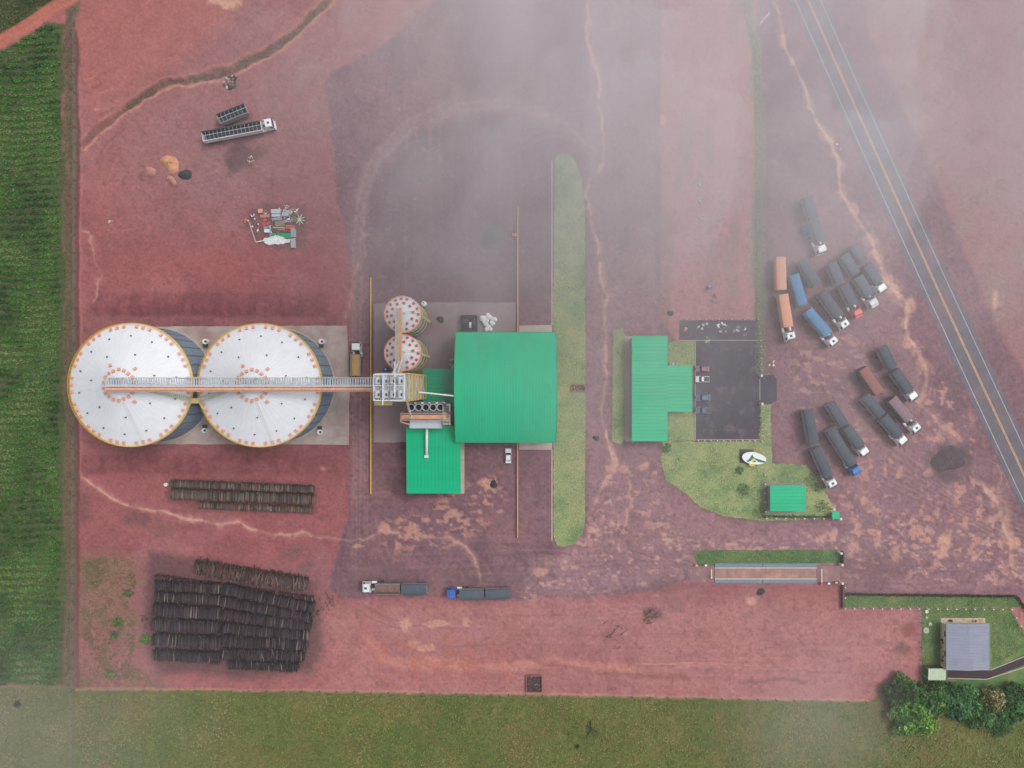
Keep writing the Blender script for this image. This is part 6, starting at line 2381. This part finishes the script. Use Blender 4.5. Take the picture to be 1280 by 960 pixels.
out = []
for i in range(40):
    a = 2 * math.pi * i / 40
    ex, ey = 122 * math.cos(a), 58 * math.sin(a)
    if ex < 0:
        ey *= 1.08
    th = math.radians(9)
    out.append(W(*zs(343 + ex * math.cos(th) - ey * math.sin(th), 264 + ex * math.sin(th) + ey * math.cos(th)), 1.3))
b = MB()
b.prism(out, 1.05, 1.3)
pan = b.build('panel', M_cabwhite, t)
b = MB()
for dx in (-1.2, 0.4):
    b.box(X + dx, Y, 0.7, 0.3, 0.3, 0.75)
b.box(X + 2.4, Y - 0.3, 0.55, 0.3, 0.3, 1.0)
b.build('support', M_dkgrey, t)
for nm, poly, z, m in (('emblem_peak', [(262, 290), (290, 272), (322, 224), (336, 248), (352, 262), (384, 270), (462, 298), (440, 308), (388, 302), (356, 280), (336, 262), (326, 268), (310, 288), (286, 300)], 1.325, M_emgreen),
                       ('emblem_grain', [(318, 296), (326, 268), (336, 264), (346, 280), (362, 288), (350, 296), (340, 306), (328, 308)], 1.335, M_emyel),
                       ('emblem_base', [(288, 326), (300, 318), (352, 326), (350, 340), (305, 341)], 1.32, M_emyel),
                       ('emblem_seed', [(340, 290), (352, 286), (360, 296), (350, 304), (338, 300)], 1.345, M_dkgrey)):
    b = MB()
    b.prism([W(*zs(*p), 1.3) for p in poly], 1.29, z)
    b.build(nm, m, pan)

# ------------------------------------------------------------------ house at the lower right
hz = 3.4
xa, ya, xb, yb = px_rect(1183, 779.5, 1237.3, 837.5, hz)
t = thing('house', 'house with flat pale blue grey roof and tiled terrace, lower right', 'house', ((xa + xb) / 2, (ya + yb) / 2, 0))
b = MB()
n = 16
for s in range(n):
    u0, u1 = ya + (yb - ya) * s / n, ya + (yb - ya) * (s + 1) / n
    prof = [(u0, 0), (u1 - .12, 0), (u1 - .09, .06), (u1 - .03, .06), (u1, 0)]
    V = [(xa, u, hz + d) for u, d in prof] + [((xa + xb) / 2, u, hz + 0.55 + d) for u, d in prof] + [(xb, u, hz - 0.1 + d) for u, d in prof]
    b.add(V, [(j + k, j + k + 1, j + k + 6, j + k + 5) for j in range(4) for k in (0, 5)])
rf = b.build('roof', M_houseroof, t)
b = MB()
for p, q in (((xa, ya), (xb, ya)), ((xb, ya), (xb, yb)), ((xb, yb), (xa, yb)), ((xa, yb), (xa, ya))):
    b.bar((*p, hz - 0.12), (*q, hz - 0.12), 0.18)
b.build('fascia', mat('fascia_grey', C(150, 152, 160), 0.6), rf)
for nm, (a0, a1, a2, a3) in {'n': (xa + .6, yb - .9, xb - .6, yb - .7), 's': (xa + .6, ya + .7, xb - .6, ya + .9), 'w': (xa + .9, ya + .91, xa + 1.1, yb - .91), 'e': (xb - .9, ya + .91, xb - .7, yb - .91)}.items():
    b = MB()
    b.rect(a0, a1, a2, a3, 0.15, hz - 0.2)
    b.build('wall', M_cream, t)
for yy in (ya + 3, ya + 8.5):
    b = MB()
    b.rect(xa + 0.86, yy, xa + 0.9, yy + 1.4, 1.1, 2.3)
    b.build('window', M_glass, t)
b = MB()
b.rect(xa + 3, ya + .66, xa + 4, ya + .7, 0.15, 2.3)
b.build('door', M_brown, t)
x0, y0 = W(1175.5, 836)
x1, y1 = W(1231, 772.5)
b = MB()
b.rect(x0, y0, x1, y1, 0, 0.15)
b.build('terrace', M_terra, t)
r = random.Random(12)
for i in range(11):
    px, py = (r.uniform(1177, 1182), r.uniform(782, 830)) if i < 8 else (r.uniform(1186, 1226), 776)
    X, Y = W(px, py, 0.6)
    t2 = thing('flower_pot', 'potted plant standing on the tiled house terrace', 'plant pot', (X, Y, 0.15), 'pots on the house terrace')
    b = MB()
    b.lathe(X, Y, [(0.18, 0.15), (0.26, 0.5), (0.24, 0.5), (0.2, 0.45), (0, 0.45)], 12)
    b.build('pot', M_brown if i % 3 else M_cabwhite, t2)
    b = MB()
    for k in range(14):
        a = k * 2.4
        b.add([(X, Y, 0.45), (X + 0.3 * math.cos(a), Y + 0.3 * math.sin(a), 0.7 + 0.02 * k), (X + 0.3 * math.cos(a + .5), Y + 0.3 * math.sin(a + .5), 0.75)], [(0, 1, 2)])
    b.build('leaves', mat('pot_leaves', C(70, 80, 50), 0.8, var=0.3), t2)
# carport
xa, ya, xb, yb = px_rect(1160.3, 835.5, 1182.3, 850.3, 2.6)
t = thing('carport', 'small pale green roofed carport at the end of the drive', 'carport', ((xa + xb) / 2, (ya + yb) / 2, 0.03))
b = MB()
n = 8
for s in range(n):
    u0, u1 = xa + (xb - xa) * s / n, xa + (xb - xa) * (s + 1) / n
    b.add([(u0, ya, 2.55), (u1 - .06, ya, 2.55), (u1 - .03, ya, 2.6), (u0, yb, 2.7), (u1 - .06, yb, 2.7), (u1 - .03, yb, 2.75)], [(0, 1, 4, 3), (1, 2, 5, 4)])
b.build('roof', M_palegreen, t)
for sx in (xa + .3, xb - .3):
    for sy in (ya + .3, yb - .3):
        b = MB()
        b.box(sx, sy, 1.3, 0.16, 0.16, 2.5)
        b.build('post', M_galv, t)
b = MB()
b.rect(xa + 0.2, yb - 0.2, xb - 0.2, yb - 0.05, 0.02, 2.4)
b.build('back_wall', M_dkgrey, t)
for i, (x, y, rr_, m, lab) in enumerate(((1157.8, 764.3, 0.5, M_cream, 'cream round well cap nearest the white post fence'), (1157.7, 771.5, 0.36, M_terra, 'small tan round cap second from the white post fence'), (1162.2, 779.8, 0.5, mat('cap_tan', C(206, 196, 170), 0.8), 'tan round cap just left of the house terrace'), (1157.2, 787.8, 0.85, mat('cap_grey', C(186, 186, 172), 0.8), 'large pale round tank lid on the house lawn'))):
    X, Y = W(x, y)
    t = thing('septic_tank', lab, 'tank', (X, Y, 0.03))
    b = MB()
    b.lathe(X, Y, [(rr_, 0.0), (rr_, 0.25), (rr_ * .9, 0.3), (0, 0.32)], 20)
    b.build('cover', m, t)
    b = MB()
    b.box(X, Y, 0.34, rr_ * .4, 0.08, 0.06)
    b.build('handle', M_dkgrey, t)
for i, (x, y, lab) in enumerate(((876, 251, 'concrete well ring on misty red soil, middle of three'), (877, 272.3, 'concrete well ring on misty red soil, lowest of three'), (876, 231, 'concrete well ring on misty red soil, topmost of three'))):
    X, Y = W(x, y)
    b = MB()
    b.lathe(X, Y, [(0.62, -0.02), (0.62, 0.5), (0.5, 0.5), (0.5, 0.06), (0, 0.06)], 20)
    tag(b.build('well_ring', M_conc2), lab, 'well ring', 'concrete well rings')
# blue tank in the lorry lot
X, Y = W(1008, 287.3, 1.2)
t = thing('water_tank', 'bright blue plastic water tank beside the topmost truck', 'tank', (X, Y, 0))
b = MB()
b.lathe(X, Y, [(1.0, 0), (1.1, 0.1), (1.15, 1.1), (1.0, 1.3), (0.45, 1.5), (0, 1.52)], 20)
b.build('shell', M_blue, t, smooth=True)
b = MB()
b.cyl((X, Y, 1.5), (X, Y, 1.6), 0.35, n=14)
b.build('lid', M_cabblue, t)
# utility pole by the misty fence
X, Y = W(941, 45)
t = thing('utility_pole', 'utility pole with two cross arms in the misty fence line', 'pole', (X, Y, 0))
b = MB()
b.cyl((X, Y, 0), (X, Y, 9.5), 0.17, 0.11, 10)
b.build('pole', M_conc2, t)
for z, d in ((8.6, 0.0), (9.2, 0.25)):
    b = MB()
    b.bar((X - 1.3, Y - 1.5 + d, z), (X + 1.3, Y + 1.5 + d, z), 0.16)
    b.build('cross_arm', M_cream, t)
for f in (-0.9, -0.3, 0.3, 0.9):
    b = MB()
    b.cyl((X + 1.3 * f, Y + 1.5 * f, 8.68), (X + 1.3 * f, Y + 1.5 * f, 8.95), 0.07, n=8)
    b.build('insulator', M_cabwhite, t)


# ------------------------------------------------------------------ vegetation
M_leaf = leafmat('leaf', rough=0.55)


def leaf_arrays(P, size, cols, r, flat=0.55):
    """one bent leaf-clump quad at each point, random tilt; returns verts, faces, colours"""
    n = len(P)
    a = r.uniform(0, 2 * np.pi, n)
    tilt = r.normal(0, flat, n)
    roll = r.normal(0, flat, n)
    s = size * r.uniform(0.6, 1.35, n)
    ux, uy = np.cos(a), np.sin(a)
    u = np.stack([ux * np.cos(tilt), uy * np.cos(tilt), np.sin(tilt)], -1)
    v = np.stack([-uy * np.cos(roll), ux * np.cos(roll), np.sin(roll)], -1)
    u = u * (s * 0.5)[:, None]
    v = v * (s * 0.34)[:, None]
    V = np.empty((n, 4, 3))
    V[:, 0] = P - u
    V[:, 1] = P - v
    V[:, 2] = P + u
    V[:, 3] = P + v
    V = V.reshape(-1, 3)
    F = np.arange(4 * n, dtype=np.int32)
    return V, F, np.repeat(cols, 4, axis=0)


def tree(label, px, py, rad, h, base, alt, seed, n=5200, cat='tree', group='trees at the lower right corner', name='broadleaf_tree', leaf=0.68):
    r = np.random.default_rng(seed)
    X, Y = W(px, py, h * 0.75)
    t = thing(name, label, cat, (X, Y, 0), group)
    b = MB()
    b.cyl((X, Y, -0.1), (X + 0.1, Y, h * 0.45), 0.06 * h, 0.035 * h, 8)
    cl = []
    for i in range(44):
        a = i * 2.39996 + r.uniform(-0.4, 0.4)
        d = rad * np.sqrt((i + 0.3) / 44) * r.uniform(0.85, 1.08)
        z = h * (0.92 - 0.5 * (d / rad) ** 2) * r.uniform(0.82, 1.05)
        cl.append((X + d * np.cos(a), Y + d * np.sin(a), z, rad * r.uniform(0.17, 0.33)))
    for i, c in enumerate(cl[:11]):
        z0 = h * r.uniform(0.25, 0.45)
        mid = Vector((X + (c[0] - X) * 0.5, Y + (c[1] - Y) * 0.5, (z0 + c[2]) / 2 + 0.3))
        b.cyl((X, Y, z0), mid, 0.02 * h, 0.013 * h, 6)
        b.cyl(mid, (c[0], c[1], c[2]), 0.013 * h, 0.004 * h, 5)
    b.build('trunk', M_trunk, t)
    P, Cc = [], []
    base, alt = np.array(base), np.array(alt)
    for (x, y, z, R) in cl:
        m = n // len(cl)
        d = r.normal(0, 1, (m, 3))
        d /= np.linalg.norm(d, axis=1)[:, None]
        q = R * r.uniform(0.35, 1.05, m) ** 0.6
        p = np.array([x, y, z]) + d * q[:, None] * np.array([1, 1, 0.7])
        P.append(p)
        f = np.clip(r.normal(r.uniform(-0.1, 0.9), 0.3, m), 0, 1)[:, None]
        Cc.append((base * (1 - f) + alt * f) * r.uniform(0.7, 1.3, (m, 1)) * r.uniform(0.5, 1.55))
    P, Cc = np.concatenate(P), np.concatenate(Cc)
    P[:, 2] = np.maximum(P[:, 2], 0.3)
    V, F, cc = leaf_arrays(P, leaf, Cc, r, 0.62)
    V -= np.array([X, Y, 0])
    np_mesh('crown', V, F, 4, M_leaf, t, cc)
    return t


G_d, G_m, G_b, G_y = C(46, 80, 42), C(84, 124, 60), C(96, 150, 58), C(150, 176, 84)
tree('dark green leafy tree at the red yard corner, left end of the tree group', 1131, 868, 4.4, 4.4, G_d, G_m, 1)
tree('bright lime green bushy tree, lowest left of the tree group', 1141, 891, 6.2, 4.0, C(66, 120, 46), C(146, 184, 80), 2, n=7000)
tree('mid green tree just right of the lime green tree', 1172, 876, 4.6, 4.4, C(54, 92, 48), C(92, 134, 70), 3)
tree('blue green dark tree below the house drive, centre of the tree group', 1203, 880, 5.0, 4.4, C(54, 96, 60), C(84, 130, 80), 4)
tree('mid green low tree left of the cream blossomed tree', 1228, 890, 4.6, 3.8, C(62, 106, 56), C(98, 140, 76), 5)
tree('cream blossomed tall tree among the dark trees', 1246, 878, 3.4, 5.2, C(66, 90, 50), C(196, 178, 132), 6, n=3400, leaf=0.45)
tree('dark tree at the right picture edge below the drive', 1270, 882, 5.0, 4.4, C(52, 94, 52), C(86, 128, 72), 7)
tree('low dark shrub under the carport at the tree group', 1160, 862, 2.4, 2.6, G_d, C(66, 92, 54), 8, n=1200, cat='shrub', name='shrub', leaf=0.4)
tree('bright low shrub trailing below the lime green tree', 1162, 907, 3.2, 2.2, C(96, 134, 58), C(150, 168, 84), 9, n=1600, cat='shrub', name='shrub', leaf=0.4)
tree('low shrub at the bottom right of the tree group', 1254, 905, 4.0, 2.6, C(58, 100, 60), C(86, 128, 74), 10, n=1800, cat='shrub', name='shrub', leaf=0.4)
GS = 'single shrubs'
tree('lone small dark shrub in the lower left pasture', 21, 881, 0.9, 1.2, C(40, 50, 32), C(60, 72, 44), 11, n=260, cat='shrub', name='shrub', group=GS, leaf=0.3)
tree('small dark shrub below the bare tree in the pasture', 722, 934, 0.6, 0.8, C(46, 60, 36), C(60, 72, 44), 12, n=160, cat='shrub', name='shrub', group=GS, leaf=0.25)
tree('bright green weed clump left of the dark log block', 181, 800, 1.5, 0.8, C(84, 130, 50), C(110, 150, 70), 13, n=420, cat='weed', name='weed_clump', group=GS, leaf=0.35)
tree('green weed clump in the rough lower left corner, upper', 147, 778, 1.4, 0.7, C(80, 118, 54), C(100, 130, 66), 14, n=360, cat='weed', name='weed_clump', group=GS, leaf=0.35)
tree('green weed clump in the rough lower left corner, lower', 143, 794, 1.2, 0.7, C(74, 112, 66), C(98, 124, 74), 15, n=300, cat='weed', name='weed_clump', group=GS, leaf=0.35)
tree('green weed clump near the lower left fence corner', 136, 843, 1.3, 0.6, C(90, 124, 56), C(116, 136, 70), 16, n=300, cat='weed', name='weed_clump', group=GS, leaf=0.35)
tree('green weed clump on the rough ground near the log block corner', 160, 742, 1.2, 0.6, C(90, 116, 66), C(116, 126, 80), 17, n=260, cat='weed', name='weed_clump', group=GS, leaf=0.35)
for i, (px, py, rr_, lab) in enumerate(((1024, 609, 1.2, 'round lawn shrub right of the gatehouse, upper'), (1016, 600, 1.6, 'round lawn shrub right of the gatehouse near the dark trailer'), (1028, 633, 1.5, 'round lawn shrub right of the gatehouse, lower'), (952, 640, 1.6, 'lawn shrub left below the gatehouse'), (930, 612, 1.4, 'lawn shrub left of the gatehouse'), (925, 588, 0.9, 'small lawn shrub below the emblem sign'), (834, 560, 1.1, 'small shrub at the lawn corner below the office'))):
    tree(lab, px, py, rr_ * 1.25, 0.8, C(86, 118, 72), C(120, 144, 92), 30 + i, n=260, cat='shrub', name='shrub', group='shrubs on the gatehouse lawn', leaf=0.3)

# bare tree in the pasture
X, Y = W(738, 906)
t = thing('bare_tree', 'leafless dead tree lying dark in the lower pasture', 'tree', (X, Y, 0))
b = MB()
b.cyl((X, Y + 1.2, 0.0), (X, Y - 0.2, 0.9), 0.2, 0.14, 7)
for dx, dy, z in ((-1.4, -3.6, 1.2), (0.9, -3.2, 1.4), (2.9, -2.6, 1.0), (-1.6, 0.4, 0.8), (1.9, -1.6, 1.5)):
    m_ = Vector((X + dx * 0.5, Y - 0.2 + dy * 0.5, 1.1))
    b.cyl((X, Y - 0.2, 0.9), m_, 0.12, 0.09, 6)
    b.cyl(m_, (X + dx, Y - 0.2 + dy, z), 0.09, 0.03, 6)
    b.cyl(m_, m_ + Vector((dx * 0.1 + 0.8, dy * 0.3, 0.2)), 0.06, 0.02, 5)
b.build('trunk', mat('charred_wood', C(52, 52, 44), 0.95, var=0.2), t)

# clipped dark hedge along the house lawn
def hedge(label, pts, wdt, h, c0, c1, seed, dens=34):
    r = np.random.default_rng(seed)
    x0, y0 = W(*pts[0])
    t = thing('hedge', label, 'hedge', (x0, y0, 0))
    P = []
    for p, q in zip(pts, pts[1:]):
        (xa, ya), (xb, yb) = W(*p), W(*q)
        L = math.hypot(xb - xa, yb - ya)
        n = int(L * dens)
        f = r.random(n)
        nx, ny = -(yb - ya) / L, (xb - xa) / L
        o = r.normal(0, wdt / 2.6, n)
        P.append(np.stack([xa + (xb - xa) * f + nx * o, ya + (yb - ya) * f + ny * o, r.uniform(0.05, h, n) * (0.7 + 0.5 * vnoise(f * L * 10, f * 0, 30, seed))], -1))
    P = np.concatenate(P)
    f = r.random((len(P), 1))
    cols = (np.array(c0) * (1 - f) + np.array(c1) * f) * r.uniform(0.7, 1.25, (len(P), 1))
    V, F, cc = leaf_arrays(P, 0.34, cols, r)
    V -= np.array([x0, y0, 0])
    o = np_mesh('foliage', V, F, 4, M_leaf, t, cc)
    return t


hedge('low dark hedge along the top of the house verge', [(1055, 742.5), (1160, 743.5), (1270, 745), (1284, 766)], 0.45, 0.9, C(52, 56, 50), C(72, 70, 62), 1, dens=60)
hedge('green hedge below the gatehouse', [(953, 645), (1040, 646)], 0.5, 0.7, C(56, 92, 56), C(86, 118, 72), 2)


def scatter(name, label, cat, polys, n, size, c_list, seed, zmax=0.12, z0=0.0, rows=None, flat=0.35, holes=None):
    r = np.random.default_rng(seed)
    P, Cc = [], []
    areas = []
    for p in polys:
        areas.append(abs(sum(p[i][0] * p[(i + 1) % len(p)][1] - p[(i + 1) % len(p)][0] * p[i][1] for i in range(len(p)))) / 2)
    tot = sum(areas)
    for p, ar in zip(polys, areas):
        k = int(n * ar / tot * 1.0)
        xs_, ys_ = [q[0] for q in p], [q[1] for q in p]
        bb = (max(xs_) - min(xs_)) * (max(ys_) - min(ys_))
        kk = int(k * bb / ar)
        x, y = r.uniform(min(xs_), max(xs_), kk), r.uniform(min(ys_), max(ys_), kk)
        if rows:
            pitch, spread = rows
            ph = np.round(y / pitch) * pitch
            y = ph + r.normal(0, spread, kk) + 1.2 * np.sin(x * 0.07) - 0.01 * x
        ok = inside(x, y, p)
        if rows:
            ok &= x < 77.5 - 7 * (vnoise(x * 0, y, 6.5, 77) ** 1.5) - 2 * vnoise(x * 0, y, 60, 78)
        x, y = x[ok], y[ok]
        g = fbm(x, y, 40, seed + 3, 4)
        g2 = fbm(x, y, 9, seed + 5, 2)
        keep = r.random(len(x)) < np.clip(0.35 + 1.4 * (g2 - 0.25) + 0.5 * (g - 0.5), 0.12, 1)
        x, y, g, g2 = x[keep], y[keep], g[keep], g2[keep]
        z = z0 + r.uniform(0.01, zmax, len(x)) * (0.5 + g2)
        X, Y = (x - 640) * K, (480 - y) * K
        P.append(np.stack([X, Y, z], -1))
        f = np.clip((g - 0.3) / 0.4 + r.normal(0, 0.22, len(x)), 0, 0.999) * (len(c_list) - 1)
        i0 = np.floor(f).astype(int)
        fr = (f - i0)[:, None]
        ca = np.array(c_list)
        Cc.append((ca[i0] * (1 - fr) + ca[np.minimum(i0 + 1, len(c_list) - 1)] * fr) * r.uniform(0.75, 1.25, (len(x), 1)))
    P, Cc = np.concatenate(P), np.concatenate(Cc)
    V, F, cc = leaf_arrays(P, size, Cc, r, flat)
    o = np_mesh(name, V, F, 4, M_leaf, None, cc)
    return tag(o, label, cat, kind='stuff')


scatter('crop', 'green crop plants in rows on the left field', 'crop', [[(-70, 100), (0, 66), (55, 32), (77, 34), (79, 300), (81, 856), (-70, 856)]], 120000, 0.5,
        [C(42, 80, 36), C(58, 106, 44), C(76, 130, 52), C(106, 132, 72)], 3, zmax=0.5, rows=(9.2, 1.6), flat=0.5)
scatter('crop', 'dark crop plants beyond the dirt track, upper left corner', 'crop', [[(-70, 92), (-12, 48), (40, 18), (70, -4), (90, -40), (-70, -40)]], 12000, 0.5, [C(56, 72, 42), C(72, 90, 52), C(94, 104, 66)], 4, zmax=0.5)
scatter('pasture_grass', 'short green and brown grass of the lower pasture', 'grass', [[(94, 868), (400, 867), (700, 872), (1100, 879), (1120, 905), (1290, 905), (1320, 1000), (94, 1000)]], 60000, 0.5,
        [C(98, 118, 58), C(110, 124, 62), C(122, 124, 68), C(134, 128, 78)], 5, zmax=0.2)
scatter('pasture_grass', 'paler grass of the fenced lower left pasture', 'grass', [[(-60, 862), (82, 864), (84, 1000), (-60, 1000)]], 11000, 0.45, [C(100, 110, 70), C(118, 120, 84), C(134, 126, 96)], 6, zmax=0.2)
scatter('lawn_grass', 'short lawn grass on the verges and office lawns', 'grass', [LAWNS['strip'], LAWNS['office_w'], LAWNS['office_n'], LAWNS['office_s'], LAWNS['main']], 26000, 0.36,
        [C(108, 144, 94), C(146, 166, 114), C(168, 174, 120), C(184, 178, 130)], 7, zmax=0.1, z0=0.03)
scatter('lawn_grass', 'lush lawn grass round the house and the weighbridge strip', 'grass', [LAWNS['verge'], [(1153, 762), (1174, 762), (1174, 834), (1158, 834), (1153, 850)], [(1240, 762), (1262, 762), (1285, 806), (1240, 834)], [(1176, 762), (1240, 762), (1240, 771), (1176, 771)], LAWNS['scale']], 12000, 0.34,
        [C(76, 114, 64), C(98, 130, 76), C(130, 144, 92)], 8, zmax=0.1, z0=0.03)
scatter('rough_weeds', 'dry brown and green weeds on the rough lower left corner', 'weeds', [[(100, 706), (130, 695), (168, 702), (172, 760), (166, 830), (200, 858), (100, 858)]], 5200, 0.4, [C(96, 96, 62), C(140, 118, 92), C(150, 112, 96)], 9, zmax=0.2)
scatter('verge_weeds', 'dull weeds on the strip along the left boundary fence', 'weeds', [[(79, 30), (92, 10), (92, 860), (82, 860)]], 9000, 0.36, [C(88, 96, 60), C(108, 108, 78), C(112, 94, 80)], 10, zmax=0.15)
scatter('verge_weeds', 'pale green weeds along the misty east fence', 'weeds', [[(924, -20), (934, -20), (950, 60), (957, 150), (957, 468), (944, 468), (945, 150), (940, 60)]], 6000, 0.34, [C(102, 124, 84), C(130, 140, 108), C(146, 146, 116)], 11, zmax=0.15)
scatter('ditch_weeds', 'brown weeds growing in the upper left ditch', 'weeds', [[(404, -2), (370, 30), (298, 76), (205, 96), (176, 112), (150, 132), (156, 144), (182, 124), (210, 112), (302, 92), (376, 46), (412, 8)]], 3200, 0.36, [C(104, 92, 72), C(120, 104, 84), C(96, 100, 70)], 12, zmax=0.15, z0=-0.35)

# ------------------------------------------------------------------ haze and drifting mist
def volmat(name, dens, col, aniso=0.0):
    m = bpy.data.materials.new(name)
    m.use_nodes = True
    t = m.node_tree
    for n in list(t.nodes):
        if n.type == 'BSDF_PRINCIPLED':
            t.nodes.remove(n)
    v = t.nodes.new('ShaderNodeVolumePrincipled')
    v.inputs['Density'].default_value = dens
    v.inputs['Color'].default_value = (*col, 1)
    v.inputs['Anisotropy'].default_value = aniso
    t.links.new(v.outputs[0], t.nodes['Material Output'].inputs['Volume'])
    return m


b = MB()
b.box(0, 0, 97.0, 3600, 3600, 200.0)
hz_ = b.build('haze', volmat('haze_air', 0.00015, (0.94, 0.95, 0.97), 0.4))
tag(hz_, kind='stuff')

# low cloud drifting under the camera: a bank of even density whose thickness varies
def mist_bank():
    zb = 62.0
    n = 220
    xs = np.linspace(-230, 1510, n)
    ys = np.linspace(-230, 1190, n)
    X, Y = np.meshgrid(xs, ys)
    X, Y = X.astype(np.float32), Y.astype(np.float32)
    wv = fbm(X, Y, 300, 301, 4)
    wv2 = fbm(X, Y, 120, 311, 4)

    def g(cx, cy, sx, sy, a=0.0):
        dx, dy = X - cx, Y - cy
        c, s = math.cos(a), math.sin(a)
        u, v = dx * c + dy * s, -dx * s + dy * c
        return np.exp(-0.5 * ((u / sx) ** 2 + (v / sy) ** 2))
    T = 0.80 * (1 - smooth(60, 430, Y + 90 * (wv - 0.5) - 0.10 * (X - 640))) * smooth(300, 620, X - 0.25 * Y + 120 * (wv2 - 0.5))
    T = T + 0.16 * smooth(820, 1000, X + 80 * (wv - .5)) * (1 - smooth(300, 620, Y + 100 * (wv2 - .5)))
    T = T + 0.25 * g(680, 20, 170, 80) + 0.30 * g(800, 330, 90, 170) + 0.5 * g(560, 260, 110, 80) + 0.05 * g(830, 500, 110, 120) + 0.16 * g(1180, 560, 120, 110) + 0.07 * g(640, 480, 80, 60)
    T = T + 0.22 * g(1045, 940, 70, 60) + 0.03 * g(1120, 850, 70, 60) + 0.17 * g(20, 960, 120, 90) + 0.14 * g(360, 90, 120, 90) + 0.05 * g(800, 790, 300, 60)
    wv3 = fbm(X + 60 * wv, Y + 0.6 * X, 75, 321, 4)
    T = T * (0.62 + 0.76 * wv3) * (1 - 0.4 * smooth(1050, 1230, X)) * (0.55 + 0.9 * wv2)
    T = np.clip(T, 0, 1.5) + 0.004
    edge = np.minimum(np.minimum(X + 230, 1510 - X), np.minimum(Y + 230, 1190 - Y))
    T = T * smooth(0, 120, edge) + 0.002
    f = K * (H - zb - 12) / H
    V = np.concatenate([np.stack([(X - 640) * f, (480 - Y) * f, zb - 8 * T], -1).reshape(-1, 3), np.stack([(X - 640) * f, (480 - Y) * f, zb + 24 * T], -1).reshape(-1, 3)])
    i = (np.arange(n - 1)[:, None] * n + np.arange(n - 1)[None, :]).ravel()
    F = [np.stack([i, i + 1, i + n + 1, i + n], -1), np.stack([i, i + n, i + n + 1, i + 1], -1) + n * n]
    e = np.arange(n - 1)
    for s, st in ((e, 1), (e + n * (n - 1), 1), (e * n, n), (e * n + n - 1, n)):
        F.append(np.stack([s, s + st, s + st + n * n, s + n * n], -1))
    o = np_mesh('haze', V, np.concatenate(F).ravel().astype(np.int32), 4, volmat('mist_air', MIST, (0.925, 0.93, 0.965), 0.0), None, smooth=True)
    bm = bmesh.new()
    bm.from_mesh(o.data)
    bmesh.ops.recalc_face_normals(bm, faces=bm.faces)
    bm.to_mesh(o.data)
    bm.free()
    return tag(o, 'pale low mist drifting over the upper and right part of the yard', 'mist', kind='stuff')


MIST = 0.025
mist_bank()
